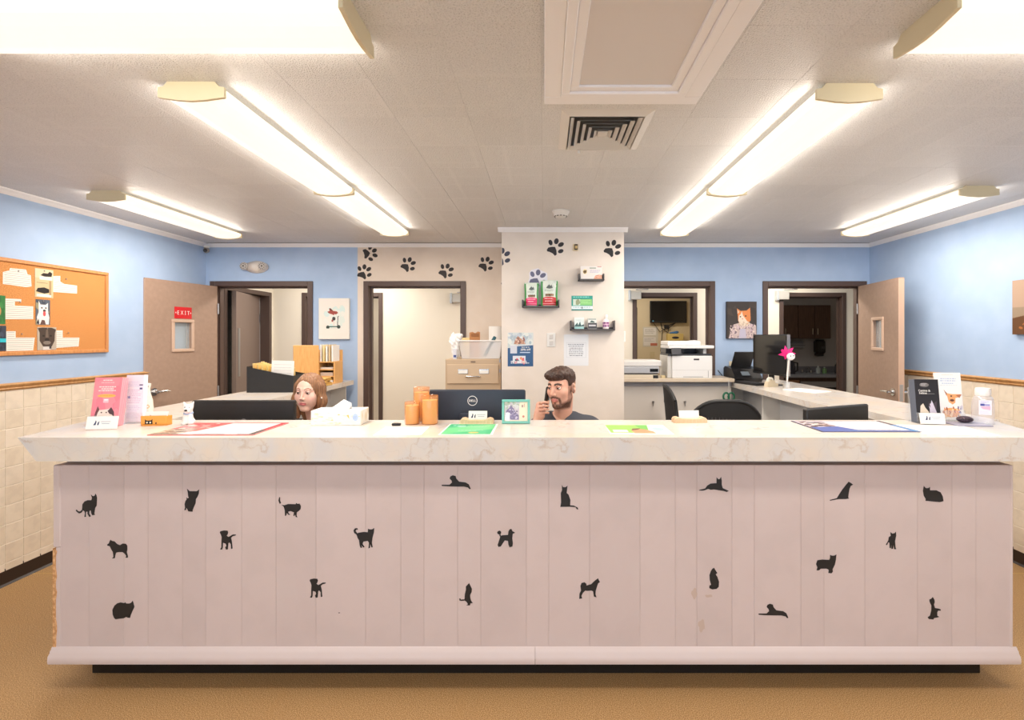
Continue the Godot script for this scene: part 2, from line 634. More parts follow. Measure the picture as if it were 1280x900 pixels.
# ---------------------------------------------------------------- room shell
func room_shell() -> void:
	var T := 0.12
	# floor: two sheets of flooring with a pale welded seam between them
	var zs := -3.2
	var fl := struct_node("floor", "speckled tan sheet flooring with a pale seam")
	part(bb(Vector3(XL - T, -0.06, zs + 0.002), Vector3(XR + T, 0, ZF + T)), "flooring_sheet", M.floor, fl)
	part(bb(Vector3(XL - T - 2.2, -0.06, -8.3), Vector3(XR + T + 1.8, 0, zs - 0.002)), "flooring_sheet", M.floor, fl)
	part(bb(Vector3(XL - T, -0.06, zs - 0.002), Vector3(XR + T, 0.0004, zs + 0.002)), "seam", mat(rgb(206, 170, 96), 0.5), fl)
	# ceiling: 305 mm boards hung below a dark slab
	var ce := struct_node("ceiling", "ceiling of pitted grey white fibre boards")
	# the slab leaves a hole for the air duct
	var hole := Rect2(0.075, -2.41, 0.366, 0.41)
	var sl := MB.new()
	for r in rect_minus(Rect2(XL - T - 2.2, -8.3, XR - XL + 2 * T + 4.0, 8.3 + ZF + T), hole):
		sl.box(Vector3(r.get_center().x, CEIL + 0.056, r.get_center().y), Vector3(r.size.x, 0.088, r.size.y))
	part(sl, "slab", M.gap, ce)
	var tiles := []
	for k in 4:
		var mb := MB.new()
		mb.bev(Vector3(0, 0.006, 0), Vector3(0.3047, 0.012, 0.3047), 0.001)
		tiles.append(mb.mesh())
	var rest := MB.new()
	var z0 := -1.454 - 0.1525
	for r in range(-14, 11):
		var zc := z0 - 0.305 * r
		for c in range(-11, 11):
			var xc := 0.1525 - 0.01 + 0.305 * c
			var lo := maxf(xc - 0.1523, XL); var hi := minf(xc + 0.1523, XR)
			var zn := minf(zc + 0.1523, ZF); var zf := maxf(zc - 0.1523, ZB)
			if hi - lo < 0.01 or zn - zf < 0.01:
				continue
			var whole := hi - lo > 0.304 and zn - zf > 0.304
			var rc := Rect2(lo, zf, hi - lo, zn - zf)
			if rc.intersects(hole):
				var cut := MB.new()
				for q in rect_minus(rc, hole):
					cut.bev(Vector3(q.get_center().x, CEIL + 0.006, q.get_center().y), Vector3(q.size.x, 0.012, q.size.y), 0.001)
				if cut.v.size():
					part(cut, "ceiling_tile", M.ceiling[0], ce)
				continue
			if r >= -1 and whole:
				inst(tiles[0], "ceiling_tile", M.ceiling[rng.randi() % 3], ce, Vector3(xc, CEIL, zc))
			elif r >= -1:
				part(bb(Vector3(lo, CEIL, zf), Vector3(hi, CEIL + 0.012, zn), 0.001), "ceiling_tile", M.ceiling[rng.randi() % 3], ce)
			else:
				rest.bev(Vector3((lo + hi) / 2, CEIL + 0.006, (zn + zf) / 2), Vector3(hi - lo, 0.012, zn - zf), 0.0016)
	var o := part(rest, "ceiling_tiles_over_waiting_area", M.ceiling[0], ce)
	o.set_meta("kind", "stuff")
	# side walls, behind-camera wall
	tiled_wall("wall_left", "pale blue wall above cream tiles, with the cork board", XL, 1.0)
	tiled_wall("wall_right", "pale blue wall above cream tiles, beside the hand sanitizer bottle", XR, -1.0)
	shop_front(T)
	# back wall in painted sections
	var bw := struct_node("wall_back", "back wall in pale blue and beige with four dark framed openings")
	var H := 2.068
	for s in [[-5.6, -3.272, 0.0, M.blue], [-3.272, -2.275, H, M.blue], [-2.275, -1.833, 0.0, M.blue], [-1.833, -1.768, 0.0, M.beige], [-1.768, -0.775, H, M.beige], [-0.775, 0.0, 0.0, M.beige], [0.0, 0.664, 0.0, M.blue], [0.664, 1.668, H, M.blue], [1.668, 2.142, 0.0, M.blue], [2.142, 3.154, H, M.blue], [3.154, 5.0, 0.0, M.blue]]:
		part(bb(Vector3(s[0], s[2], ZB - T), Vector3(s[1], CEIL, ZB)), "wall_section", s[3], bw)
	# pillar
	var pf := -4.161
	var px0 := -0.359; var px1 := 0.668
	struct(part(bb(Vector3(px0, 0, ZB), Vector3(px1, CEIL, pf)), "wall_column", M.pillar, self), "off white square column with paw prints and small shelves")
	# crown moulding
	crown("trim_1", "thin white crown moulding along the cork board wall", Vector3(XL, CEIL, ZF), Vector3(XL, CEIL, ZB), Vector3(1, 0, 0))
	crown("trim_2", "thin white crown moulding above the back wall openings", Vector3(XL, CEIL, ZB), Vector3(px0, CEIL, ZB), Vector3(0, 0, 1))
	crown("trim_3", "thin white crown moulding above the cat portrait", Vector3(px1, CEIL, ZB), Vector3(XR, CEIL, ZB), Vector3(0, 0, 1))
	crown("trim_4", "thin white crown moulding along the wall beside the sanitizer bottle", Vector3(XR, CEIL, ZF), Vector3(XR, CEIL, ZB), Vector3(-1, 0, 0))
	crown("trim_5", "white crown moulding across the front of the column", Vector3(px0 - 0.03, CEIL, pf), Vector3(px1 + 0.03, CEIL, pf), Vector3(0, 0, 1))
	# chair rails and baseboards
	for e in [["left", XL, 1.0, 6], ["right", XR, -1.0, 7]]:
		var r := MB.new()
		var p := PackedVector2Array([Vector2(0, 0), Vector2(0.012, 0.004), Vector2(0.016, 0.014), Vector2(0.011, 0.02), Vector2(0.019, 0.03), Vector2(0.022, 0.038), Vector2(0.014, 0.046), Vector2(0, 0.048)])
		var q := PackedVector2Array()
		for v in p:
			q.append(Vector2(v.x * e[2], v.y))
		r.xf = Transform3D(Basis(), Vector3(e[1], 1.192, 0))
		r.prism(q, ZF, ZB, true)
		struct(part(r, "trim_%d" % e[3], M.oak, self), "stained wood chair rail on top of the %s" % ["tiles under the cork board", "tiles beside the sanitizer bottle"][int(e[3]) - 6])
		var b := MB.new()
		var pb := PackedVector2Array([Vector2(0, 0), Vector2(0.022 * e[2], 0.0), Vector2(0.011 * e[2], 0.012), Vector2(0.007 * e[2], 0.1), Vector2(0.0, 0.104)])
		b.xf = Transform3D(Basis(), Vector3(e[1], 0, 0))
		b.prism(pb, ZF, ZB)
		struct(part(b, "baseboard_" + e[0], mat(rgb(44, 32, 28), 0.35), self), "dark brown cove base under the %s" % ["cork board wall", "sanitizer side wall"][int(e[3]) - 6])
	# door frames in the back wall
	door_frame("trim_8", "dark brown frame around the opening with the exit sign door", -3.226, -2.32, ZB, M.frame)
	door_frame("trim_9", "dark brown frame around the opening behind the tan filing cabinet", -1.722, -0.82, ZB, M.frame)
	door_frame("trim_10", "dark brown frame around the opening behind the white copier", 0.71, 1.622, ZB, M.frame)
	door_frame("trim_11", "dark brown frame around the opening to the dark kitchenette", 2.19, 3.108, ZB, M.frame)
	# open leaves
	leaf("door_1", "open tan door with a small window and a red EXIT sign", Vector3(-3.19, 0, ZB + 0.03), Vector3(-3.345 + 0.04, 0, -4.106), true)
	leaf("door_2", "open tan door with a small window on the kitchenette side", Vector3(3.06, 0, ZB + 0.03), Vector3(2.925, 0, -4.10), false)

# what is left of a rectangle (x, z) round a hole
func rect_minus(r: Rect2, h: Rect2) -> Array:
	var k := r.intersection(h)
	var out := []
	for q in [Rect2(r.position.x, r.position.y, r.size.x, k.position.y - r.position.y), Rect2(r.position.x, k.end.y, r.size.x, r.end.y - k.end.y), Rect2(r.position.x, k.position.y, k.position.x - r.position.x, k.size.y), Rect2(k.end.x, k.position.y, r.end.x - k.end.x, k.size.y)]:
		if q.size.x > 0.002 and q.size.y > 0.002:
			out.append(q)
	return out

# wall behind the camera: two wide shop windows beside a glazed door
func shop_front(T: float) -> void:
	var w := struct_node("wall_front", "pale blue wall behind the camera with wide windows")
	var ops := [[-3.0, -0.75, 0.55], [-0.45, 0.5, 0.02], [0.8, 2.9, 0.55]]
	var hd := 2.25
	var x := XL - T
	for e in ops:
		part(bb(Vector3(x, 0, ZF), Vector3(e[0], CEIL, ZF + T)), "wall_section", M.blue, w)
		part(bb(Vector3(e[0], hd, ZF), Vector3(e[1], CEIL, ZF + T)), "wall_section", M.blue, w)
		if e[2] > 0.1:
			part(bb(Vector3(e[0], 0, ZF), Vector3(e[1], e[2], ZF + T)), "wall_section", M.blue, w)
		x = e[1]
	part(bb(Vector3(x, 0, ZF), Vector3(XR + T, CEIL, ZF + T)), "wall_section", M.blue, w)
	for i in 3:
		var e: Array = ops[i]
		var o := struct_node(["window_1", "door_4", "window_2"][i], ["wide shop window behind the camera on the cork board side", "glazed entrance door behind the camera", "wide shop window behind the camera on the sanitizer side"][i])
		var f := 0.05
		var m := mat(rgb(90, 84, 80), 0.4)
		for sx in [e[0] + f / 2, e[1] - f / 2]:
			part(bb(Vector3(sx - f / 2, e[2], ZF + 0.02), Vector3(sx + f / 2, hd, ZF + 0.08)), "stile", m, o)
		for sy in [e[2] + f / 2, hd - f / 2]:
			part(bb(Vector3(e[0] + f, sy - f / 2, ZF + 0.02), Vector3(e[1] - f, sy + f / 2, ZF + 0.08)), "rail", m, o)
		part(bb(Vector3(e[0] + f, e[2] + f, ZF + 0.047), Vector3(e[1] - f, hd - f, ZF + 0.053)), "pane", glass(Color(0.95, 0.97, 1.0), 0.06, 0.02), o)
	struct(part(bb(Vector3(-6, -0.12, ZF + T + 0.001), Vector3(6, -0.06, ZF + T + 3.0)), "pavement", mat(rgb(190, 188, 184), 0.8), self), "pale concrete pavement outside the shop windows")

func crown(called: String, label: String, a: Vector3, b: Vector3, out: Vector3) -> void:
	var mb := MB.new()
	var d := (b - a).normalized()
	# own axes: x = out from the wall, y = up, z = along
	var bas := Basis(out, Vector3.UP, out.cross(Vector3.UP))
	mb.xf = Transform3D(bas, a)
	var along := (b - a).dot(bas.z)
	mb.prism(PackedVector2Array([Vector2(0, 0), Vector2(0, -0.036), Vector2(0.006, -0.034), Vector2(0.01, -0.024), Vector2(0.02, -0.014), Vector2(0.027, -0.01), Vector2(0.03, -0.004), Vector2(0.03, 0)]), 0.0, along, true)
	struct(part(mb, called, M.white_trim, self), label)

func tiled_wall(called: String, label: String, x: float, sg: float) -> void:
	var w := struct_node(called, label)
	part(bb(Vector3(x, 0, ZB - 0.12), Vector3(x - sg * 0.12, CEIL, ZF + 0.12)), "painted_wall", M.blue, w)
	part(bb(Vector3(x, 0, ZB), Vector3(x + sg * 0.004, 1.195, ZF)), "grout_bed", M.grout, w)
	var rest := MB.new()
	var th := 0.1175
	var tw := 0.107
	var mesh := b3(Vector3(0, 0, 0), Vector3(0.006, th - 0.0035, tw - 0.0035), 0.0018).mesh()
	var zc := ZB + tw / 2.0
	var col := 0
	while zc < ZF - tw / 2.0:
		for r in 10:
			var y := 1.192 - th * (r + 0.5)
			var p := Vector3(x + sg * 0.0045, y, zc)
			if col < 25:
				inst(mesh, "tile", M.tile[rng.randi() % 3], w, p)
			else:
				rest.bev(p, Vector3(0.006, th - 0.0035, tw - 0.0035), 0.0018)
		zc += tw
		col += 1
	var o := part(rest, "tiles_beyond_the_counter", M.tile[0], w)
	o.set_meta("kind", "stuff")

func door_frame(called: String, label: String, x0: float, x1: float, z: float, m: Material, top := 2.022, depth := 0.13) -> void:
	var o := struct_node(called, label)
	var f := 0.05
	var zf := z + 0.014
	var zb := z - depth
	for e in [[x0 - f, x0], [x1, x1 + f]]:
		part(bb(Vector3(e[0], 0, zb), Vector3(e[1], top + f, zf), 0.003), "jamb", m, o)
	part(bb(Vector3(x0, top, zb), Vector3(x1, top + f, zf), 0.003), "head", m, o)
	# door stop
	var s := MB.new()
	s.box(Vector3(x0 + 0.007, top / 2, z - 0.07), Vector3(0.014, top, 0.04))
	s.box(Vector3(x1 - 0.007, top / 2, z - 0.07), Vector3(0.014, top, 0.04))
	s.box(Vector3((x0 + x1) / 2, top - 0.007, z - 0.07), Vector3(x1 - x0 - 0.028, 0.014, 0.04))
	part(s, "stop", m, o)

# a door leaf from its hinge side to its leading edge, with a framed window and a lever
func leaf(called: String, label: String, hinge: Vector3, lead: Vector3, exit: bool) -> void:
	var d := lead - hinge
	var w := d.length()
	var o := struct_node(called, label)
	o.position = hinge
	# own x runs from hinge to leading edge; own z faces the room's middle
	var x := d.normalized()
	var zz := x.cross(Vector3.UP)
	if zz.x * (1.0 if hinge.x < 0 else -1.0) < 0.0:
		zz = -zz
	var bas := Basis(x, Vector3.UP, zz)
	var t := 0.045
	var flip := bas.determinant() < 0.0
	if flip:
		bas = Basis(-x, Vector3.UP, zz)
	o.basis = bas
	var q := -1.0 if flip else 1.0
	var H := 2.018
	# leaf in four pieces round the window
	var wx0 := w * (0.40 if exit else 0.42); var wx1 := w * (0.635 if exit else 0.64)
	var wy0 := 1.42; var wy1 := 1.655
	if not exit:
		wy0 = 1.43; wy1 = 1.675
	var mb := MB.new()
	for r in [[0.0, w, 0.006, wy0], [0.0, w, wy1, H], [0.0, wx0, wy0, wy1], [wx1, w, wy0, wy1]]:
		mb.box(Vector3(q * (r[0] + r[1]) / 2, (r[2] + r[3]) / 2, -t / 2), Vector3(r[1] - r[0], r[3] - r[2], t))
	part(mb, "leaf_panel", M.leaf, o)
	part(b3(Vector3(q * (w + 0.0015), H / 2, -t / 2), Vector3(0.003, H - 0.012, t - 0.002)), "edge_strip", mat(rgb(196, 164, 142), 0.5), o)
	var fr := MB.new()
	var b := 0.028
	for zc in [0.004, -t - 0.004]:
		for r in [[wx0 - b, wx1 + b, wy0 - b, wy0], [wx0 - b, wx1 + b, wy1, wy1 + b], [wx0 - b, wx0, wy0, wy1], [wx1, wx1 + b, wy0, wy1]]:
			fr.bev(Vector3(q * (r[0] + r[1]) / 2, (r[2] + r[3]) / 2, zc), Vector3(r[1] - r[0], r[3] - r[2], 0.014), 0.004)
	part(fr, "window_frame", mat(rgb(200, 172, 152), 0.5), o)
	part(b3(Vector3(q * (wx0 + wx1) / 2, (wy0 + wy1) / 2, -t / 2), Vector3(wx1 - wx0, wy1 - wy0, 0.006)), "pane", glass(Color(0.86, 0.92, 0.95), 0.25), o)
	# lever handles on both faces
	for zf in [1.0, -1.0]:
		var z0 := 0.0 if zf > 0 else -t
		var hd := MB.new()
		var c := Vector3(q * (w - 0.07), 1.062, z0)
		hd.cyl(c, c + Vector3(0, 0, 0.012 * zf), 0.032, -1, 20)
		hd.cyl(c, c + Vector3(0, 0, 0.05 * zf), 0.012)
		hd.tube([c + Vector3(0, 0, 0.048 * zf), c + Vector3(-q * 0.04, 0.003, 0.052 * zf), c + Vector3(-q * 0.11, -0.002, 0.05 * zf)], [0.012, 0.01, 0.007])
		part(hd, "lever_handle", M.chrome, o)
	part(b3(Vector3(q * (w + 0.003), 1.062, -t / 2), Vector3(0.003, 0.14, 0.026), 0.001), "latch_plate", M.steel, o)
	for y in [0.25, 1.0, 1.8]:
		var hg := MB.new()
		hg.cyl(Vector3(-q * 0.008, y - 0.05, 0.004), Vector3(-q * 0.008, y + 0.05, 0.004), 0.008)
		part(hg, "hinge", M.steel, o)
	if exit:
		var s := thing_on(o, "exit_sign", "red EXIT sign stuck on the open tan door above its window", "sign", Vector3(q * w * 0.515, 1.742, 0.0015))
		part(b3(Vector3.ZERO, Vector3(0.178, 0.104, 0.003), 0.001), "plate", mat(rgb(206, 30, 40), 0.4), s)
		text_on("lettering", "E X I T", 0.034, mat(rgb(244, 232, 228), 0.5), s, Vector3(0, 0, 0.002), Vector3.ZERO, false)
		for k in [-1.0, 1.0]:
			var ar := MB.new()
			ar.prism(PackedVector2Array([Vector2(k * 0.082, 0), Vector2(k * 0.073, 0.008), Vector2(k * 0.073, -0.008)]), 0.0015, 0.0022)
			part(ar, "arrow", mat(rgb(244, 232, 228), 0.5), s)

# top-level thing placed in another node's axes
func thing_on(parent: Node3D, called: String, label: String, category: String, where: Vector3, turn := Vector3.ZERO, group := "") -> Node3D:
	var o := thing(called, label, category, Vector3.ZERO, 0.0, group)
	o.transform = parent.transform * Transform3D(Basis.from_euler(turn), where)
	return o

# ---------------------------------------------------------------- corridor and rooms behind the back wall
func back_rooms() -> void:
	var T := 0.1
	var H := 2.068
	# far wall of the corridor with three framed openings
	var cw := struct_node("wall_corridor", "cream far wall of the corridor with framed openings")
	for s in [[-5.6, -3.0, 0.0], [-3.0, -2.0, H], [-2.0, 1.09, 0.0], [1.09, 1.89, H], [1.89, 2.906, 0.0], [2.906, 3.73, H], [3.73, 5.0, 0.0]]:
		part(bb(Vector3(s[0], s[2], ZC - T), Vector3(s[1], CEIL, ZC)), "wall_section", M.cream, cw)
	door_frame("trim_12", "dark frame in the corridor seen past the exit sign door", -2.95, -2.05, ZC, M.frame2, 2.022, 0.11)
	door_frame("trim_13", "dark frame in the corridor around the television room", 1.14, 1.84, ZC, M.frame2, 2.022, 0.11)
	door_frame("trim_14", "dark frame in the corridor around the kitchenette", 2.956, 3.68, ZC, M.frame2, 2.022, 0.11)
	# corridor end wall with a framed grey door standing ajar
	var ew := struct_node("wall_corridor_end", "cream end wall of the corridor with a framed grey door")
	var X := -3.36
	for s in [[-4.986, -5.19, 0.0], [-5.19, -6.09, H], [-6.09, -6.14, 0.0]]:
		part(bb(Vector3(X - T, s[2], s[1]), Vector3(X, CEIL, s[0])), "wall_section", M.cream, ew)
	var ef := struct_node("trim_15", "dark frame around the grey door at the corridor end")
	for e in [[-5.19, -5.24], [-6.04, -6.09]]:
		part(bb(Vector3(X - 0.11, 0, e[1]), Vector3(X + 0.014, H, e[0]), 0.003), "jamb", M.frame2, ef)
	part(bb(Vector3(X - 0.11, 2.02, -6.04), Vector3(X + 0.014, H, -5.24), 0.003), "head", M.frame2, ef)
	var gd := struct_node("door_3", "grey brown door with a metal push plate at the corridor end")
	gd.position = Vector3(X - 0.1, 0, -6.03)
	gd.rotation.y = deg_to_rad(14)
	part(bb(Vector3(-0.045, 0.006, 0), Vector3(0, 2.012, 0.79), 0.002), "leaf_panel", M.leaf2, gd)
	part(bb(Vector3(0, 1.1, 0.69), Vector3(0.006, 1.62, 0.74), 0.001), "push_plate", M.steel, gd)
	for y in [0.3, 1.05, 1.75]:
		part(bb(Vector3(-0.01, y - 0.055, -0.006), Vector3(0.004, y + 0.055, 0.03)), "hinge", M.steel, gd)
	part(bb(Vector3(-0.02, 0.05, -0.012), Vector3(0.002, 2.0, 0.02)), "weather_strip", mat(rgb(150, 146, 144), 0.4), gd)
	struct(part(bb(Vector3(-5.6, 0, -8.3), Vector3(-5.5, CEIL, ZB - 0.12)), "wall_far_left", M.cream, self), "cream wall at the far end beyond the corridor")
	struct(part(bb(Vector3(4.9, 0, -8.3), Vector3(5.0, CEIL, ZB - 0.12)), "wall_far_right", M.cream, self), "cream wall beyond the kitchenette")
	# rooms beyond
	var back := struct_node("wall_far_back", "far wall of the rooms beyond the corridor")
	part(bb(Vector3(-5.6, 0, -8.3), Vector3(-0.5, CEIL, -8.2)), "wall_section", M.cream, back)
	part(bb(Vector3(-0.5, 0, -8.3), Vector3(2.45, CEIL, -8.2)), "wall_section", mat(rgb(214, 198, 164), 0.75), back)
	part(bb(Vector3(2.45, 0, -8.3), Vector3(5.0, CEIL, -8.2)), "wall_section", mat(rgb(176, 172, 170), 0.75), back)
	struct(part(bb(Vector3(2.45, 0, -8.2), Vector3(2.55, CEIL, ZC - T)), "wall_kitchenette", mat(rgb(214, 198, 164), 0.75), self), "partition between the television room and the kitchenette")
	struct(part(bb(Vector3(-0.6, 0, -8.2), Vector3(-0.5, CEIL, ZC - T)), "wall_partition", M.cream, self), "partition between the two lit rooms beyond the corridor")
	# a second door jamb in the television room, on its own little wall
	struct(part(bb(Vector3(1.05, 0, -6.9), Vector3(1.28, 1.93, -6.83), 0.003), "trim_16", M.frame2, self), "dark jamb inside the television room doorway")
	struct(part(bb(Vector3(0.6, 0, -6.95), Vector3(1.05, CEIL, -6.83)), "wall_niche", mat(rgb(214, 198, 164), 0.75), self), "short cream wall inside the television room")
	# lamps of the corridor and of two rooms
	strip_light("ceiling_light", "strip light in the corridor past the exit sign door", Vector3(-2.3, CEIL, -5.55), 0.0, 1.3, "corridor strip lights")
	strip_light("ceiling_light", "strip light in the corridor behind the column", Vector3(0.2, CEIL, -5.55), 0.0, 1.3, "corridor strip lights")
	strip_light("ceiling_light", "strip light in the corridor before the kitchenette", Vector3(2.6, CEIL, -5.55), 0.0, 1.2, "corridor strip lights")
	strip_light("ceiling_light", "strip light in the television room", Vector3(1.4, CEIL, -7.4), 0.0, 0.7, "strip lights beyond the corridor")
	strip_light("ceiling_light", "strip light in the room beyond the filing cabinet opening", Vector3(-2.5, CEIL, -7.2), 0.0, 0.9, "strip lights beyond the corridor")
	strip_light("ceiling_light", "dim strip light in the kitchenette", Vector3(3.5, CEIL, -7.0), 0.0, 0.16, "strip lights beyond the corridor")

# ---------------------------------------------------------------- reception counter
func counters() -> void:
	var zt := -2.067; var zk := -2.504; var zp := -2.138
	var xl := -2.196; var xr := 2.115
	var c := thing("reception_counter", "long reception counter with mauve plank front and marbled top", "counter")
	# countertop: its front face slants back under the top
	var mb := MB.new()
	var tl := [Vector3(xl, TOP, zt), Vector3(xr, TOP, zt), Vector3(2.26, TOP, zk), Vector3(-2.29, TOP, zk)]
	var bl := [Vector3(-2.118, 1.008, zt), Vector3(2.03, 1.008, zt), Vector3(2.2, 1.008, zk), Vector3(-2.22, 1.008, zk)]
	var mid := Vector3(0, 1.05, -2.3)
	mb.face(tl, mid)
	mb.face(bl, mid)
	for i in 4:
		mb.face([tl[i], tl[(i + 1) % 4], bl[(i + 1) % 4], bl[i]], mid)
	part(mb, "countertop", M.marble, c)
	# front planks with v-grooves at their measured places
	var gr := [76, 111, 155, 185, 228, 257, 302, 345, 395, 457, 501, 530, 572, 601, 658, 686, 737, 800, 844, 871, 915, 943, 1001, 1030, 1081, 1147, 1190, 1220, 1262]
	var S := 290.0
	var xs := []
	for g in gr:
		xs.append((g - VX) / S)
	for i in xs.size() - 1:
		var x0: float = xs[i]; var x1: float = xs[i + 1]
		var b := 0.0009
		var pl := MB.new()
		var poly := PackedVector2Array([Vector2(x0 + 0.0002, -0.012), Vector2(x0 + 0.0002, -b), Vector2(x0 + b, 0), Vector2(x1 - b, 0), Vector2(x1 - 0.0002, -b), Vector2(x1 - 0.0002, -0.012)])
		pl.xf = Transform3D(Basis(Vector3.RIGHT, Vector3(0, 0, 1), Vector3(0, -1, 0)), Vector3(0, 0, zp))
		pl.prism(poly, -0.15, -0.974)
		part(pl, "plank", M.plank[i % 3], c)
	# open gap between the planks and the countertop, closed by a board set back, and the corner boards
	part(bb(Vector3(-2.117, 0.9, zp - 0.09), Vector3(2.02, 1.007, zp - 0.062)), "set_back_board", M.moulding, c)
	part(bb(Vector3(-2.117, 0.62, zp - 0.03), Vector3(xs[0], 0.974, zp + 0.003), 0.004), "corner_board", M.moulding, c)
	part(bb(Vector3(-2.108, 0.17, zp - 0.03), Vector3(xs[0], 0.62, zp + 0.001), 0.004), "corner_board", M.moulding, c)
	part(bb(Vector3(xs[-1], 0.15, zp - 0.03), Vector3(2.02, 0.974, zp + 0.003), 0.004), "corner_board", M.moulding, c)
	# chipped bare wood along the cork-board-side corner
	var ch := MB.new()
	var pts := [Vector2(-2.1175, 0.615)]
	var y := 0.605
	while y > 0.16:
		pts.append(Vector2(-2.103 + rng.randf_range(-0.004, 0.004), y))
		y -= 0.022
	pts.append(Vector2(-2.1175, 0.155))
	ch.prism(PackedVector2Array(pts), zp - 0.03, zp + 0.0022)
	part(ch, "bare_wood_edge", M.raw_wood, c)
	# tan scuffs on the planks above the lying hound
	for e in [[868, 742, 0.012, 0.022], [877, 782, 0.014, 0.026], [886, 745, 0.016, 0.006], [424, 766, 0.004, 0.002]]:
		var sm := MB.new()
		var q := PackedVector2Array()
		for k in 14:
			var t := TAU * k / 14
			var r := 0.7 + 0.5 * absf(sin(k * 2.3 + e[0]))
			q.append(Vector2(cos(t) * e[2] * r, sin(t) * e[3] * r))
		sm.prism(q, 0.0, 0.0004)
		part(sm, "scuff", mat(rgb(190, 170, 158), 0.6) if e[0] > 500 else mat(rgb(90, 80, 80), 0.6), c, Vector3((e[0] - VX) / S, EYE - (e[1] - VY) / S, zp))
	# base moulding in two lengths
	var prof := PackedVector2Array([Vector2(0, 0), Vector2(0.022, 0), Vector2(0.024, 0.012), Vector2(0.022, 0.03), Vector2(0.013, 0.042), Vector2(0.012, 0.05), Vector2(0.007, 0.053), Vector2(0.005, 0.06), Vector2(0.0, 0.063)])
	for e in [[-2.12, (669.0 - VX) / S - 0.0008], [(669.0 - VX) / S + 0.0008, 2.033]]:
		var m2 := MB.new()
		m2.xf = Transform3D(Basis(Vector3(0, 0, 1), Vector3.UP, Vector3(-1, 0, 0)), Vector3(0, 0.129, zp))
		m2.prism(prof, -e[0], -e[1], true)
		part(m2, "base_moulding", M.moulding, c)
	# black toe kick
	part(bb(Vector3(-2.05, 0.002, -2.33), Vector3(1.975, 0.14, -2.246), 0.003), "toe_kick", M.black_base, c)
	# carcass behind the planks, and the lower desk on the staff side
	part(bb(Vector3(-2.117, 0.131, zp - 0.06), Vector3(2.02, 0.972, zp - 0.012)), "carcass", mat(rgb(190, 176, 172), 0.6), c)
	part(bb(Vector3(-1.86, 0.72, -2.82), Vector3(1.7, 0.75, zp - 0.092), 0.004), "staff_desk", M.marble, c)
	for x in [-1.8, -0.55, 0.75, 1.64]:
		part(bb(Vector3(x - 0.012, 0.002, -2.78), Vector3(x + 0.012, 0.72, -2.36)), "desk_leg_panel", M.white_plastic, c)
	# side counters
	var side_mat := mat(rgb(206, 208, 212), 0.5)
	for e in [["cork board side", -2.31, -1.845, -4.80], ["kitchenette side", 1.72, 2.30, -4.85]]:
		var o := thing("side_counter", "marbled side counter running to the back wall on the " + e[0], "counter")
		var tp := MB.new()
		tp.xf = Transform3D(Basis(Vector3.RIGHT, PI / 2), Vector3.ZERO)
		var n0: float = zk - 0.001
		if e[1] < 0:
			tp.prism(PackedVector2Array([Vector2(e[1], e[3]), Vector2(e[2], e[3]), Vector2(e[2], -2.95), Vector2(-1.905, -2.85), Vector2(-1.905, n0), Vector2(e[1], n0)]), -TOP, 0.04 - TOP)
		else:
			tp.prism(PackedVector2Array([Vector2(e[1], e[3]), Vector2(e[1], -3.0), Vector2(1.83, -2.88), Vector2(1.83, n0), Vector2(e[2], n0), Vector2(e[2], e[3])]), -TOP, 0.04 - TOP)
		part(tp, "countertop", M.marble, o)
		var inner: float = e[2] if e[1] < 0 else e[1]
		var dir := -1.0 if e[1] < 0 else 1.0
		var outer: float = e[1] if e[1] < 0 else e[2]
		# outer panel, and three uprights with an open inner side
		part(bb(Vector3(outer - dir * 0.05, 0.002, e[3] + 0.03), Vector3(outer - dir * 0.07, TOP - 0.04, zk - 0.03)), "back_panel", side_mat, o)
		for z in [e[3] + 0.04, -4.05, -3.3, -2.9]:
			part(bb(Vector3(inner + dir * 0.06, 0.002, z - 0.01), Vector3(outer - dir * 0.07, TOP - 0.04, z + 0.01)), "upright", M.white_plastic, o)
		part(bb(Vector3(inner + dir * 0.20, 0.1, e[3] + 0.05), Vector3(inner + dir * 0.21, TOP - 0.04, -2.88)), "inner_panel", side_mat, o)
		part(bb(Vector3(inner + dir * 0.02, 0.72, e[3] + 0.05), Vector3(inner + dir * 0.2, 0.75, -3.0)), "low_shelf", M.marble, o)
	# shelf with closed front below the pass-through, carrying the copier
	var sh := thing("copier_shelf", "narrow beige shelf with white cabinet front under the white copier", "shelf")
	part(bb(Vector3(0.67, 1.118, ZB + 0.016), Vector3(1.716, 1.15, -4.47), 0.004), "shelf_board", mat(rgb(205, 190, 170), 0.4), sh)
	part(bb(Vector3(0.67, 0.002, ZB + 0.02), Vector3(1.716, 1.118, -4.56)), "cabinet_front", mat(rgb(214, 208, 202), 0.5), sh)
	part(bb(Vector3(0.67, 1.075, -4.565), Vector3(1.716, 1.118, -4.545)), "top_rail", mat(rgb(160, 160, 166), 0.5), sh)
	for px in [817.0, 857.0]:
		var k := MB.new()
		var p := at(px, 503, 137.0)
		k.cyl(Vector3(p.x, p.y, -4.56), Vector3(p.x, p.y, -4.545), 0.008)
		k.bev(Vector3(p.x, p.y, -4.54), Vector3(0.018, 0.022, 0.004), 0.001)
		k.bev(Vector3(p.x, p.y - 0.02, -4.54), Vector3(0.006, 0.03, 0.003), 0.001)
		part(k, "key", M.steel, sh)

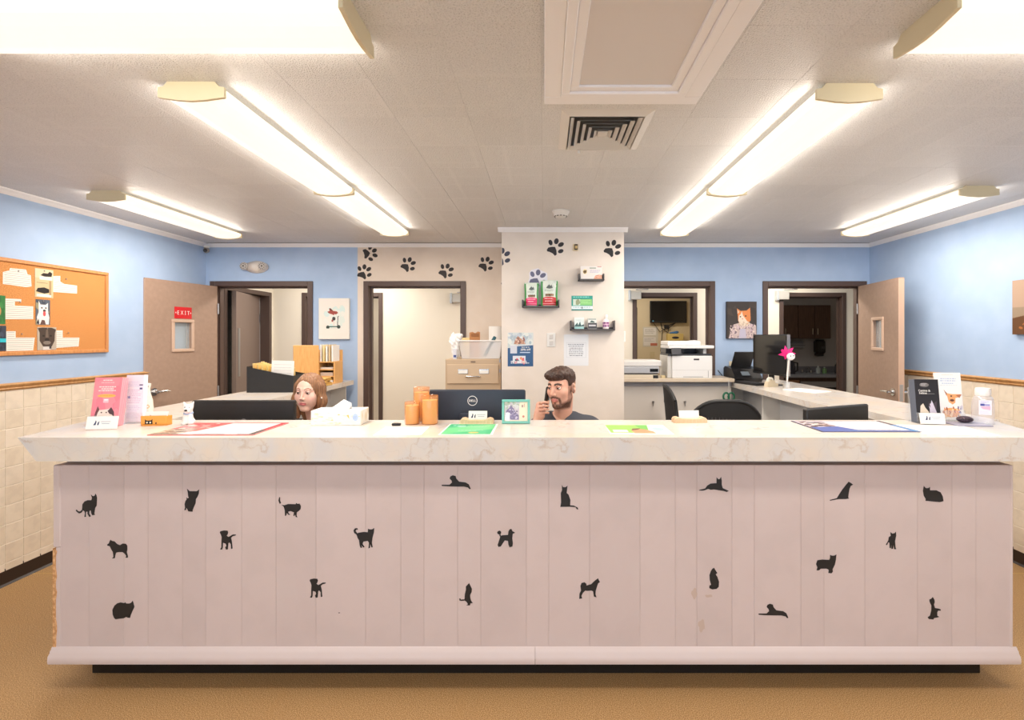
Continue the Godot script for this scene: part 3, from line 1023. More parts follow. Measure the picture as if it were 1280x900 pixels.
# ---------------------------------------------------------------- things on the ceiling
func ceiling_things() -> void:
	# access hatch: flat casing, two steps up, panel
	var h := thing("ceiling_hatch", "white framed ceiling access hatch with stepped moulding", "hatch")
	var x0 := 0.0; var x1 := 0.585; var zf := -1.916; var zn := -1.01
	var steps := [[0.0, 0.062, 0.0, -0.016], [0.062, 0.094, -0.004, -0.02], [0.094, 0.126, -0.001, -0.012]]
	for i in 3:
		var s: Array = steps[i]
		var mb := MB.new()
		var a: float = s[0]; var b: float = s[1]
		var yt := CEIL + 0.0; var yb: float = CEIL + s[3]
		mb.bev(Vector3((x0 + x1) / 2, (yt + yb) / 2, zf + (a + b) / 2), Vector3(x1 - x0 - 2 * a, yt - yb, b - a), 0.003)
		mb.bev(Vector3((x0 + x1) / 2, (yt + yb) / 2, zn - (a + b) / 2), Vector3(x1 - x0 - 2 * a, yt - yb, b - a), 0.003)
		mb.bev(Vector3(x0 + (a + b) / 2, (yt + yb) / 2, (zf + zn) / 2), Vector3(b - a, yt - yb, zn - zf - 2 * b), 0.003)
		mb.bev(Vector3(x1 - (a + b) / 2, (yt + yb) / 2, (zf + zn) / 2), Vector3(b - a, yt - yb, zn - zf - 2 * b), 0.003)
		part(mb, ["casing", "moulding", "inner_moulding"][i], M.white_trim, h)
	part(bb(Vector3(x0 + 0.126, CEIL - 0.003, zf + 0.126), Vector3(x1 - 0.126, CEIL, zn - 0.126)), "panel", mat(rgb(220, 217, 216), 0.6), h)
	# supply air diffuser: nested sloping louvres
	var d := thing("air_diffuser", "square metal air diffuser with nested louvres behind the hatch", "vent", Vector3(0.258, CEIL, -2.205))
	var w := 0.19; var l := 0.215
	var fr := MB.new()
	nested(fr, w, l, 0.0, w - 0.035, l - 0.035, -0.014)
	nested(fr, w - 0.035, l - 0.035, -0.014, w - 0.04, l - 0.04, -0.004)
	part(fr, "frame", mat(rgb(214, 210, 204), 0.4), d)
	for k in 5:
		var f0 := 1.0 - k * 0.185
		var mb := MB.new()
		var a0 := (w - 0.042) * f0; var l0 := (l - 0.042) * f0
		nested(mb, a0, l0, -0.015, a0 - 0.015, l0 - 0.016, -0.004)
		part(mb, "louvre", mat(rgb(206, 203, 198), 0.4), d)
	# sheet metal duct going up through the hole in the slab
	var du := MB.new()
	for sg in [-1.0, 1.0]:
		du.box(Vector3(sg * 0.177, 0.2, 0), Vector3(0.004, 0.4, 0.4))
		du.box(Vector3(0, 0.2, sg * 0.199), Vector3(0.35, 0.4, 0.004))
	du.box(Vector3(0, 0.402, 0), Vector3(0.358, 0.004, 0.402))
	part(du, "duct", mat(rgb(170, 170, 172), 0.5), d)
	part(b3(Vector3(0, -0.01, 0), Vector3(0.045, 0.008, 0.05), 0.003), "core", mat(rgb(206, 203, 198), 0.4), d)
	part(b3(Vector3(-0.09, -0.016, -0.2), Vector3(0.012, 0.018, 0.008), 0.002), "damper_tab", M.white_plastic, d)
	# smoke detector
	var p := at(700.5, 258, 149)
	var sd := thing("smoke_detector", "round white smoke detector on the ceiling in front of the column", "detector", Vector3(0.118, CEIL, -3.60))
	var mb := MB.new()
	mb.lathe([Vector2(0.0, 0), Vector2(0.062, 0), Vector2(0.064, -0.012), Vector2(0.056, -0.018), Vector2(0.05, -0.036), Vector2(0.036, -0.046), Vector2(0.0, -0.048)], 28)
	part(mb, "housing", M.white_plastic, sd)
	var ring := MB.new()
	for k in 12:
		ring.xf = Transform3D(Basis(Vector3.UP, TAU * k / 12), Vector3.ZERO)
		ring.box(Vector3(0.0445, -0.0405, 0), Vector3(0.004, 0.006, 0.014))
	part(ring, "slot", mat(rgb(60, 58, 54), 0.6), sd)
	# crumb of detail: dome camera in the corner
	var cm := thing("security_camera", "small security camera in the ceiling corner above the exit sign door", "camera", Vector3(-3.262, CEIL - 0.036, -4.79))
	var m1 := MB.new()
	m1.lathe([Vector2(0, 0), Vector2(0.026, 0), Vector2(0.026, -0.016), Vector2(0.016, -0.02), Vector2(0, -0.02)], 18)
	part(m1, "mount", M.white_plastic, cm)
	var m2 := MB.new()
	m2.sphere(Vector3(0, -0.042, 0.004), Vector3(0.027, 0.027, 0.027))
	part(m2, "ball", mat(rgb(150, 148, 146), 0.4), cm)
	var m3 := MB.new()
	m3.cyl(Vector3(0.006, -0.046, 0.026), Vector3(0.009, -0.049, 0.037), 0.017, 0.016)
	part(m3, "lens", M.black_gloss, cm)

# sloping ring between two rectangles (half sizes) at two heights
func nested(mb: MB, a0: float, l0: float, y0: float, a1: float, l1: float, y1: float) -> void:
	var p := [Vector3(-a0, y0, -l0), Vector3(a0, y0, -l0), Vector3(a0, y0, l0), Vector3(-a0, y0, l0)]
	var q := [Vector3(-a1, y1, -l1), Vector3(a1, y1, -l1), Vector3(a1, y1, l1), Vector3(-a1, y1, l1)]
	for i in 4:
		var j := (i + 1) % 4
		var nn: Vector3 = (p[j] - p[i]).cross(q[i] - p[i]).normalized()
		if nn.y > 0:
			nn = -nn
		mb.quad(p[i], p[j], q[j], q[i], nn)
		var t := Vector3(0, 0.0012, 0)
		mb.quad(p[i] + t, p[j] + t, q[j] + t, q[i] + t, -nn)

# ---------------------------------------------------------------- flat print
class CV:
	var im: Image
	var w: int
	var h: int
	func _init(ww: int, hh: int, c: Color) -> void:
		w = ww; h = hh
		im = Image.create(w, h, false, Image.FORMAT_RGBA8)
		im.fill(c)
	func rect(x: float, y: float, rw: float, rh: float, c: Color) -> CV:
		im.fill_rect(Rect2i(int(x * w), int(y * h), maxi(1, int(rw * w)), maxi(1, int(rh * h))), c)
		return self
	func poly(p: Array, c: Color) -> CV:
		var lo := 1e9; var hi := -1e9
		for q in p:
			lo = minf(lo, q[1]); hi = maxf(hi, q[1])
		for y in range(maxi(0, int(lo * h)), mini(h, int(ceil(hi * h)))):
			var yy := (y + 0.5) / h
			var xs := []
			for i in p.size():
				var a: Array = p[i]; var b: Array = p[(i + 1) % p.size()]
				if (a[1] <= yy) != (b[1] <= yy):
					xs.append(a[0] + (yy - a[1]) / (b[1] - a[1]) * (b[0] - a[0]))
			xs.sort()
			for i in range(0, xs.size() - 1, 2):
				var x0 := clampi(int(round(xs[i] * w)), 0, w); var x1 := clampi(int(round(xs[i + 1] * w)), 0, w)
				if x1 > x0:
					im.fill_rect(Rect2i(x0, y, x1 - x0, 1), c)
		return self
	func ell(cx: float, cy: float, rx: float, ry: float, c: Color, rot := 0.0) -> CV:
		var p := []
		for k in 28:
			var t := TAU * k / 28
			var x := cos(t) * rx; var y := sin(t) * ry
			p.append([cx + x * cos(rot) - y * sin(rot), cy + x * sin(rot) + y * cos(rot)])
		return poly(p, c)
	# lines of print too small to read: words as short bars
	func text(x: float, y: float, tw: float, th: float, rows: int, c: Color, sd := 1, fill := 0.55, centre := false) -> CV:
		var r := RandomNumberGenerator.new()
		r.seed = sd
		var lh := th / rows
		for i in rows:
			var len := tw * r.randf_range(0.7, 1.0)
			var x0 := x + (tw - len) / 2.0 if centre else x
			var cx := x0
			while cx < x0 + len:
				var ww := tw * r.randf_range(0.05, 0.15)
				ww = minf(ww, x0 + len - cx)
				rect(cx, y + i * lh, ww, lh * fill, c)
				cx += ww + tw * 0.025
		return self
	func dapple(x: float, y: float, rw: float, rh: float, cols: Array, count: int, size: float, sd := 1) -> CV:
		var r := RandomNumberGenerator.new()
		r.seed = sd
		for i in count:
			ell(x + r.randf() * rw, y + r.randf() * rh, size * r.randf_range(0.5, 1.3), size * r.randf_range(0.4, 1.0), cols[r.randi() % cols.size()], r.randf() * 3.0)
		return self

func sheet_on(called: String, label: String, category: String, cv: CV, w: float, h: float, where: Vector3, turn := Vector3.ZERO, group := "", t := 0.0012, rough := 0.5) -> MeshInstance3D:
	var mb := MB.new()
	mb.sheet(w, h, t)
	var o := part(mb, called, printed(cv.im, rough), self, where, turn)
	tag(o, label, category, group)
	return o

# ---------------------------------------------------------------- decals
func silhouette(called: String, label: String, polys: Array, k: float, ox: float, oy: float) -> void:
	# outlines in zoomed photo pixels; the panel shows 290 pixels to the metre
	var mb := MB.new()
	var lo := Vector2(1e9, 1e9); var hi := Vector2(-1e9, -1e9)
	var ps := []
	for poly in polys:
		var q := PackedVector2Array()
		for i in range(0, poly.size(), 2):
			var v := Vector2((ox + poly[i] * k - VX) / 290.0, EYE - (oy + poly[i + 1] * k - VY) / 290.0)
			q.append(v)
			lo = lo.min(v); hi = hi.max(v)
		ps.append(q)
	var c := (lo + hi) / 2.0
	for q in ps:
		var r := PackedVector2Array()
		for v in q:
			r.append(v - c)
		mb.prism(r, 0.0, 0.0008)
	tag(part(mb, called, M.vinyl, self, Vector3(c.x, c.y, -2.138 + 0.0004)), label, "decal", "black animal silhouettes on the counter front")

func silhouettes() -> void:
	var puppy := [500,575,540,567,580,570,588,590,580,615,570,625,590,640,610,630,640,612,675,612,675,622,640,632,620,650,630,690,638,770,620,775,618,720,600,700,590,715,585,780,562,782,555,755,568,740,560,715,530,705,528,760,520,782,497,780,512,755,512,690,515,640,505,610,494,592]
	var lying := [60,105,110,104,125,90,122,78,110,65,115,52,130,45,148,50,152,65,170,85,210,90,230,102,238,120,242,130,235,133,225,122,200,116,160,116,110,115,62,112]
	silhouette("cat_decal", "black decal of a standing cat with tail low, near the chipped counter corner", [[325,205,348,225,375,222,388,193,402,215,410,250,405,360,385,390,372,470,380,490,345,495,330,470,325,430,305,430,300,470,325,510,300,518,275,470,278,445,255,445,252,505,258,518,232,518,240,470,235,440,215,425,190,460,160,470,130,450,110,428,122,415,150,440,175,440,200,415,205,340,235,300,275,283,330,283,340,250]], 0.08889, 85, 600)
	silhouette("dog_decal", "black decal of a fluffy spitz dog in profile", [[138,35,150,45,175,50,200,75,225,85,250,70,280,72,295,90,295,130,290,150,300,185,300,203,278,203,285,185,270,165,250,150,215,150,190,155,182,180,178,208,150,210,165,195,160,150,145,125,130,95,108,90,106,78,122,68,130,45]], 0.13333, 120, 670)
	silhouette("cat_decal", "black decal of a fat loafing cat with raised ear below the spitz dog", [[345,605,352,625,362,665,345,700,330,735,320,768,300,765,285,758,262,770,220,775,185,780,170,765,158,735,155,690,175,650,200,630,230,622,265,628,275,620,285,632,310,632,330,625]], 0.13333, 120, 670)
	silhouette("cat_decal", "black decal of a big-headed kitten facing forward", [[125,98,155,125,235,125,262,105,258,150,242,190,225,215,222,260,200,310,188,340,190,355,165,355,140,352,130,330,118,310,112,338,95,338,103,310,98,270,108,235,122,215,118,195,130,205,145,200,138,180,135,145]], 0.11111, 220, 600)
	silhouette("dog_decal", "black decal of a puppy with tail out, beside the big-headed kitten", [puppy], 0.11111, 220, 600)
	silhouette("dog_decal", "black decal of a puppy with tail out, below the two walking cats", [puppy], 0.11111, 387.1 - 494 * 0.11111, 723.1 - 567 * 0.11111)
	silhouette("cat_decal", "black decal of a walking cat with a separate upright tail tip", [[78,135,100,138,130,128,190,130,195,120,205,127,222,125,233,145,230,170,215,185,200,195,198,220,205,235,192,233,185,210,180,225,172,222,178,195,150,185,130,190,135,205,148,212,135,217,120,200,115,220,105,225,103,180,95,150], [52,100,58,75,65,72,66,100,74,122,62,127]], 0.15556, 340, 610)
	silhouette("cat_decal", "black decal of a standing cat with a curled tail", [[680,375,660,360,655,340,668,323,685,322,692,335,680,332,672,345,685,362,700,358,740,352,770,355,772,327,785,332,805,332,822,320,820,355,808,400,803,440,810,475,800,478,790,450,788,480,775,485,780,440,770,425,735,430,728,450,745,472,735,478,715,455,725,478,712,480,705,460,700,420,688,400]], 0.15556, 340, 610)
	silhouette("dog_decal", "black decal of a lying hound above the poodle", [lying], 0.2, 540, 585)
	silhouette("dog_decal", "black decal of a lying hound below the seated cat with its back turned", [lying], 0.2055, 947.9 - 60 * 0.2055, 754.6 - 45 * 0.2055)
	silhouette("dog_decal", "black decal of a clipped poodle with pompom tail", [[425,425,440,420,475,418,478,395,485,383,497,380,503,395,518,402,518,406,505,410,502,440,506,470,503,490,485,495,478,480,475,455,455,452,440,475,430,490,415,493,410,480,420,450,426,430], [421,426,422,412,428,412,430,424], [410,411,407,402,413,394,423,391,431,396,433,405,428,413,418,415]], 0.2, 540, 585)
	silhouette("cat_decal", "black decal of a cat sitting up on its haunches below the poodle", [[232,718,240,735,250,755,248,775,238,795,240,815,245,830,255,843,240,845,238,858,215,858,225,850,215,835,205,828,185,830,172,828,170,815,178,815,180,822,203,820,205,790,212,760,212,740]], 0.2, 540, 585)
	silhouette("cat_decal", "black decal of a sitting cat with its tail along the floor", [[65,85,74,100,90,100,103,90,100,120,97,138,110,150,122,185,120,220,145,222,170,235,175,247,165,247,155,233,120,230,55,231,60,200,58,140,66,120]], 0.18868, 690, 590)
	silhouette("dog_decal", "black decal of a standing dog with a curled tail over its back", [[305,703,310,715,318,728,305,738,298,760,290,785,288,810,295,830,278,825,272,790,260,785,235,787,220,785,205,800,195,820,200,837,180,840,182,805,192,785,188,755,195,735,215,730,228,740,228,752,260,742,280,722]], 0.18868, 690, 590)
	silhouette("dog_decal", "black decal of a lying prick-eared dog", [[145,30,155,42,163,42,172,28,176,50,176,75,182,95,200,103,218,112,205,118,185,112,160,108,130,103,110,105,95,100,75,108,65,110,40,110,45,105,78,97,90,80,110,68,145,66]], 0.21104, 865, 590)
	silhouette("cat_decal", "black decal of a seated cat with its back turned", [[130,567,137,578,145,590,150,598,140,605,150,620,160,650,158,680,145,692,120,695,102,687,103,672,113,668,105,640,103,610,112,585,120,573]], 0.21104, 865, 590)
	silhouette("dog_decal", "black decal of a sitting dog in profile with its tail flat", [[240,57,255,65,267,75,253,82,245,100,240,130,238,150,243,157,220,160,180,160,130,170,128,165,170,155,185,130,205,100,225,75]], 0.21102, 1010, 590)
	silhouette("cat_decal", "black decal of a crouching round cat with pricked ears", [[685,82,698,95,712,95,722,88,722,108,760,108,785,120,798,145,802,172,780,178,745,175,715,172,695,170,697,160,685,140,680,110]], 0.21102, 1010, 590)
	silhouette("cat_decal", "small black decal of a slim kitten standing front on", [[487,355,500,365,512,362,520,353,522,375,515,410,518,445,522,457,510,457,505,430,502,455,494,455,493,425,490,450,483,450,482,420,475,415,468,432,460,432,475,405,478,385,490,378]], 0.21102, 1010, 590)
	silhouette("cat_decal", "black decal of a tailless cat standing in profile", [[130,490,142,495,155,495,168,488,165,520,158,550,145,575,147,590,138,600,120,598,122,580,110,572,75,572,65,582,50,582,55,565,47,545,55,522,85,518,125,520,130,510]], 0.21102, 1010, 590)
	silhouette("cat_decal", "black decal of a cat begging on its hind legs with a paw out", [[738,740,748,755,750,770,745,785,752,805,770,808,785,812,785,822,770,820,765,830,765,850,778,858,760,862,745,865,742,873,715,870,708,860,722,850,730,820,730,790,720,770,718,755,730,750]], 0.21102, 1010, 590)

func paw(label: String, px: float, py: float, s: float, z: float, size: float, rot: float, m: Material, clip := -1e9, halo := false) -> void:
	# outline in zoomed pixels round its centre; `clip` cuts it at the column's corner
	var o := thing("paw_decal", label, "decal", Vector3((px - VX) / s, EYE - (py - VY) / s, z), 0.0, "dark paw print decals")
	var k := size / 124.0
	var shapes := []
	var heel := PackedVector2Array()
	for v in [[-63,-13],[-50,3],[-25,5],[-2,2],[5,-23],[3,-53],[-10,-61],[-25,-41],[-45,-28],[-60,-23]]:
		heel.append(Vector2(v[0], v[1]) * k)
	shapes.append(["pad", heel])
	for e in [[-30, 36, 14, 20, 0.2], [12, 40, 16, 21, -0.35], [41, 13, 22, 15, 0.35], [34, -33, 20, 14, 0.25]]:
		var p := PackedVector2Array()
		for i in 20:
			var t := TAU * i / 20
			p.append((Vector2(cos(t) * e[2], sin(t) * e[3]).rotated(e[4]) + Vector2(e[0], e[1])) * k)
		shapes.append(["toe", p])
	if halo:
		var hp := PackedVector2Array()
		for v in [[-72,-14],[-56,14],[-50,50],[-32,66],[16,70],[40,46],[72,24],[70,-4],[60,-50],[20,-56],[0,-70],[-20,-64],[-46,-40]]:
			hp.append(Vector2(v[0], v[1]).rotated(rot) * k)
		var hm := MB.new()
		hm.prism(hp, 0.0002, 0.0006)
		part(hm, "backing", mat(rgb(226, 226, 238), 0.5), o)
	for sh in shapes:
		var q := PackedVector2Array()
		for v in sh[1]:
			q.append(v.rotated(rot))
		var list := [q]
		if clip > -1e8:
			list = Geometry2D.intersect_polygons(q, PackedVector2Array([Vector2(clip, -1), Vector2(1, -1), Vector2(1, 1), Vector2(clip, 1)]))
		for poly in list:
			var mb := MB.new()
			mb.prism(poly, 0.0003, 0.0012)
			part(mb, sh[0], m, o)

# ---------------------------------------------------------------- things on the walls
func wall_things() -> void:
	silhouettes()
	var dk := mat(rgb(40, 34, 34), 0.6)
	var pz := -4.161
	paw("dark paw print touching the crown moulding at the blue and beige border", 462.7, 316.7, 127.4, ZB, 0.15, -0.7, dk)
	paw("dark paw print on the blue and beige border, below another print", 455.3, 340, 127.4, ZB, 0.15, 0.25, dk)
	paw("dark paw print on beige paint above the filing cabinet opening, nearest the blue paint", 510.3, 330.8, 127.4, ZB, 0.15, 0.0, dk)
	paw("dark paw print just above the filing cabinet opening's dark frame", 557.7, 338.8, 127.4, ZB, 0.15, 0.0, dk)
	paw("dark paw print on beige paint beside the column", 607.7, 330.2, 127.4, ZB, 0.15, 0.0, dk)
	paw("dark paw print on beige paint half hidden behind the column", 636.0, 352, 127.4, ZB, 0.15, 0.0, dk)
	paw("dark blue paw print cut off at the column's corner", 627.2, 321.0, 149, pz, 0.15, 0.2, mat(rgb(62, 66, 84), 0.6), (627.6 - 627.2) / 149.0)
	paw("black paw print high on the column beside the small beige sensor", 694.2, 308.9, 149, pz, 0.148, 0.12, mat(rgb(38, 38, 46), 0.6))
	paw("black paw print high on the column near its copier-side corner", 765.5, 310.7, 149, pz, 0.148, 0.05, mat(rgb(32, 31, 34), 0.6))
	paw("grey violet paw print on a white backing above the treat bags", 672, 348, 149, pz, 0.148, 0.2, mat(rgb(104, 106, 134), 0.6), -1e9, true)
	# small sensor
	var p := at(719.5, 309.5, 149)
	var sn := thing("wall_sensor", "small beige motion sensor high on the column between paw prints", "sensor", Vector3(p.x, p.y, pz))
	part(b3(Vector3(0, 0, 0.006), Vector3(0.044, 0.058, 0.012), 0.003), "plate", mat(rgb(226, 208, 170), 0.5), sn)
	part(b3(Vector3(0.003, 0.002, 0.016), Vector3(0.032, 0.048, 0.012), 0.005), "bezel", mat(rgb(66, 52, 40), 0.4), sn)
	part(b3(Vector3(0.003, 0.0, 0.024), Vector3(0.02, 0.024, 0.006), 0.003), "eye", mat(rgb(204, 178, 120), 0.3), sn)
	# ledges
	ledge("dark grey metal ledge carrying two treat bags on the column", 652.9, 698.9, 375.5, 384.8, pz)
	ledge("short dark grey metal ledge carrying a white box on the column", 722.3, 754.0, 343.5, 351.8, pz)
	ledge("long dark grey metal ledge with three small products on the column", 712.3, 767.2, 401.0, 413.3, pz)
	treat_bag("green and white treat bag with a pink band on the ledge", 664.6, 383.6, 0.118, 0.192, rgb(226, 40, 110), pz, 3)
	treat_bag("larger green and white treat bag with a red band on the ledge", 686.7, 383.6, 0.142, 0.212, rgb(196, 40, 48), pz, 4)
	var cv := CV.new(128, 80, rgb(238, 234, 232))
	cv.ell(0.2, 0.42, 0.1, 0.2, rgb(240, 226, 178)).ell(0.19, 0.44, 0.07, 0.13, rgb(120, 98, 62)).poly([[0.1, 0.4], [0.28, 0.3], [0.26, 0.5]], rgb(96, 74, 44))
	cv.rect(0.42, 0.12, 0.3, 0.08, rgb(150, 168, 160)).text(0.44, 0.3, 0.5, 0.25, 3, rgb(188, 184, 214), 4).rect(0.78, 0.02, 0.2, 0.07, rgb(200, 150, 146))
	cv.poly([[0.6, 1], [0.68, 0.72], [0.85, 0.66], [1, 0.7], [1, 1]], rgb(230, 172, 146)).dapple(0.72, 0.7, 0.25, 0.2, [rgb(190, 110, 84), rgb(240, 200, 180)], 10, 0.03, 8)
	product_box("white medicine box with a small dog picture on the short ledge", cv, 0.178, 0.108, 0.05, at(738.3, 350.3, 149).x, at(0, 350.2, 149).y, pz)
	cv = CV.new(64, 80, rgb(222, 236, 236))
	cv.rect(0.0, 0.0, 1, 0.12, rgb(238, 242, 242)).rect(0, 0.84, 1, 0.16, rgb(150, 206, 208)).poly([[0.05, 0.72], [0.3, 0.45], [0.4, 0.7], [0.6, 0.35], [0.7, 0.7], [1, 0.6], [1, 0.8], [0, 0.82]], rgb(60, 98, 98)).text(0.2, 0.2, 0.6, 0.12, 2, rgb(190, 206, 208), 3)
	product_box("pale teal product box on the long ledge", cv, 0.08, 0.094, 0.045, at(723.3, 0, 149).x, at(0, 411.2, 149).y, pz)
	cv = CV.new(64, 72, rgb(226, 230, 228))
	cv.rect(0.05, 0.05, 0.9, 0.1, rgb(150, 162, 160)).poly([[0.2, 0.4], [0.4, 0.2], [0.7, 0.3], [0.8, 0.42]], rgb(70, 96, 92)).rect(0, 0.45, 1, 0.55, rgb(66, 68, 74)).rect(0.1, 0.62, 0.8, 0.16, rgb(206, 206, 212))
	product_box("dark banded product box on the long ledge", cv, 0.074, 0.088, 0.045, at(739.5, 0, 149).x, at(0, 411.2, 149).y, pz)
	p = at(756.4, 411.2, 149)
	var bt := thing("pump_bottle", "small white bottle with a purple label on the long ledge", "bottle", Vector3(p.x, p.y, pz + 0.055))
	var mb := MB.new()
	mb.lathe([Vector2(0, 0), Vector2(0.024, 0), Vector2(0.026, 0.006), Vector2(0.026, 0.062), Vector2(0.02, 0.074), Vector2(0.011, 0.08), Vector2(0.011, 0.09), Vector2(0, 0.09)], 20)
	part(mb, "body", mat(rgb(238, 228, 232), 0.35), bt)
	mb = MB.new()
	mb.lathe([Vector2(0.0263, 0.016), Vector2(0.0266, 0.018), Vector2(0.0266, 0.054), Vector2(0.0263, 0.056)], 20)
	cv = CV.new(64, 32, rgb(214, 176, 204))
	cv.text(0.05, 0.1, 0.9, 0.7, 3, rgb(110, 40, 110), 5)
	part(mb, "wrap_label", printed(cv.im), bt)
	mb = MB.new()
	mb.lathe([Vector2(0, 0.088), Vector2(0.014, 0.088), Vector2(0.014, 0.112), Vector2(0.01, 0.118), Vector2(0, 0.118)], 18)
	part(mb, "cap", mat(rgb(232, 226, 220), 0.4), bt)
	# green card
	cv = CV.new(160, 112, rgb(44, 158, 146))
	cv.text(0.08, 0.07, 0.88, 0.1, 1, rgb(150, 232, 226), 3).rect(0.07, 0.24, 0.9, 0.42, rgb(140, 206, 130)).rect(0.07, 0.24, 0.34, 0.42, rgb(206, 226, 214)).poly([[0.2, 0.36], [0.26, 0.24], [0.36, 0.24], [0.42, 0.5], [0.3, 0.64], [0.2, 0.6]], rgb(150, 164, 130)).text(0.46, 0.32, 0.46, 0.24, 3, rgb(176, 230, 160), 6)
	cv.rect(0, 0.7, 1, 0.22, rgb(226, 240, 244)).text(0.08, 0.76, 0.84, 0.1, 1, rgb(170, 184, 196), 9).ell(0.5, 0.81, 0.05, 0.07, rgb(140, 150, 160)).rect(0, 0.92, 1, 0.08, rgb(60, 124, 120))
	p = at(727.6, 378.9, 149)
	sheet_on("sign_card", "small teal and green sign card on the column above the long ledge", "sign", cv, 0.177, 0.124, Vector3(p.x, p.y, pz), Vector3.ZERO, "", 0.003)
	# switch plate
	p = at(688.9, 424.9, 149)
	var sw := thing("switch_plate", "white double rocker switch plate on the column between two posters", "switch", Vector3(p.x, p.y, pz))
	part(b3(Vector3(0, 0, 0.003), Vector3(0.072, 0.116, 0.006), 0.002), "plate", M.white_plastic, sw)
	for y in [-0.026, 0.026]:
		part(b3(Vector3(0, y, 0.008), Vector3(0.03, 0.036, 0.006), 0.002), "socket", mat(rgb(206, 202, 198), 0.4), sw)
	# blue poster
	cv = CV.new(192, 256, rgb(48, 88, 134))
	cv.rect(0, 0, 1, 0.36, rgb(206, 214, 216)).dapple(0, 0, 1, 0.34, [rgb(190, 200, 210), rgb(222, 226, 222), rgb(170, 186, 196)], 40, 0.08, 2)
	cv.poly([[0.24, 0.34], [0.3, 0.2], [0.4, 0.1], [0.52, 0.18], [0.66, 0.26], [0.7, 0.34]], rgb(178, 128, 104)).dapple(0.3, 0.14, 0.36, 0.2, [rgb(196, 150, 122), rgb(140, 92, 76), rgb(222, 190, 168)], 24, 0.035, 5)
	cv.poly([[0, 0.34], [0.4, 0.37], [1, 0.35], [1, 0.37], [0.4, 0.4], [0, 0.46]], rgb(226, 230, 230)).poly([[0, 0.3], [0.1, 0.36], [0.1, 0.46], [0, 0.44]], rgb(196, 206, 206))
	cv.rect(0.1, 0.38, 0.27, 0.24, rgb(206, 210, 222))
	cv.rect(0.48, 0.575, 0.4, 0.03, rgb(200, 214, 232))
	cv.rect(0.2, 0.69, 0.5, 0.23, rgb(222, 226, 236)).dapple(0.24, 0.74, 0.2, 0.16, [rgb(226, 90, 104), rgb(70, 80, 100)], 8, 0.045, 3).dapple(0.46, 0.74, 0.2, 0.16, [rgb(230, 150, 100), rgb(220, 80, 110)], 8, 0.045, 6).text(0.12, 0.84, 0.76, 0.1, 2, rgb(232, 234, 240), 8)
	p = at(650.6, 436.9, 149)
	var po := thing("sale_poster", "dark blue poster offering 20% off with a puppy picture, on the column", "poster", Vector3(p.x, p.y, pz))
	mb = MB.new()
	mb.sheet(0.214, 0.282, 0.0012)
	part(mb, "sheet", printed(cv.im, 0.3), po)
	text_on("lettering", "Save up to", 0.0095, M.paper, po, Vector3(0.042, 0.02, 0.0014), Vector3.ZERO, true)
	text_on("lettering", "20% off", 0.0165, M.paper, po, Vector3(0.042, -0.001, 0.0014), Vector3.ZERO, true)
	# notice in a sleeve
	cv = CV.new(160, 208, rgb(228, 230, 234))
	cv.rect(0.1, 0.26, 0.8, 0.005, rgb(180, 184, 190)).rect(0.1, 0.74, 0.8, 0.005, rgb(180, 184, 190)).rect(0.1, 0.26, 0.006, 0.48, rgb(180, 184, 190)).rect(0.9, 0.26, 0.006, 0.48, rgb(180, 184, 190)).text(0.15, 0.31, 0.7, 0.42, 7, rgb(96, 98, 110), 11, 0.4, true)
	p = at(720.2, 437.6, 149)
	sheet_on("paper_notice", "white notice of seven centred lines in a clear sleeve on the column", "notice", cv, 0.206, 0.262, Vector3(p.x, p.y, pz), Vector3.ZERO, "", 0.0012, 0.2)
	# box on the column's flank
	var th := part(bb(Vector3(0.6685, 1.48, -4.33), Vector3(0.694, 1.575, -4.235), 0.004), "thermostat_box", M.white_plastic, self)
	tag(th, "white thermostat box on the column's flank above the shelf", "thermostat")
	# canvases
	cv = CV.new(152, 204, rgb(232, 227, 219))
	cv.dapple(0.2, 0.25, 0.6, 0.45, [rgb(216, 226, 220), rgb(206, 226, 224), rgb(226, 228, 222)], 30, 0.09, 4)
	cv.poly([[0.28, 0.33], [0.36, 0.31], [0.34, 0.25], [0.38, 0.24], [0.48, 0.31], [0.6, 0.32], [0.64, 0.36], [0.56, 0.4], [0.52, 0.38], [0.5, 0.42], [0.47, 0.4], [0.34, 0.37]], rgb(158, 74, 66))
	cv.poly([[0.34, 0.25], [0.38, 0.24], [0.47, 0.3], [0.42, 0.3]], rgb(58, 46, 44)).ell(0.5, 0.5, 0.055, 0.045, rgb(58, 52, 54)).ell(0.45, 0.55, 0.03, 0.03, rgb(150, 80, 74)).rect(0.49, 0.55, 0.03, 0.13, rgb(222, 210, 204))
	cv.poly([[0.61, 0.68], [0.635, 0.68], [0.645, 0.46], [0.67, 0.44], [0.66, 0.43], [0.62, 0.45]], rgb(74, 84, 86)).poly([[0.3, 0.68], [0.7, 0.68], [0.7, 0.71], [0.3, 0.71]], rgb(84, 118, 112)).ell(0.3, 0.71, 0.055, 0.042, rgb(50, 66, 62)).ell(0.66, 0.7, 0.06, 0.042, rgb(50, 66, 62)).rect(0.24, 0.745, 0.48, 0.012, rgb(190, 206, 200))
	canvas("wall_canvas", "white canvas print of a small dog riding a scooter", cv, 0.297, 0.4, at(419, 398.5, 127.4), 0.03, rgb(222, 216, 208))
	cv = CV.new(192, 232, rgb(70, 62, 58))
	cv.dapple(0, 0, 1, 0.6, [rgb(74, 66, 60), rgb(62, 56, 54)], 30, 0.2, 3)
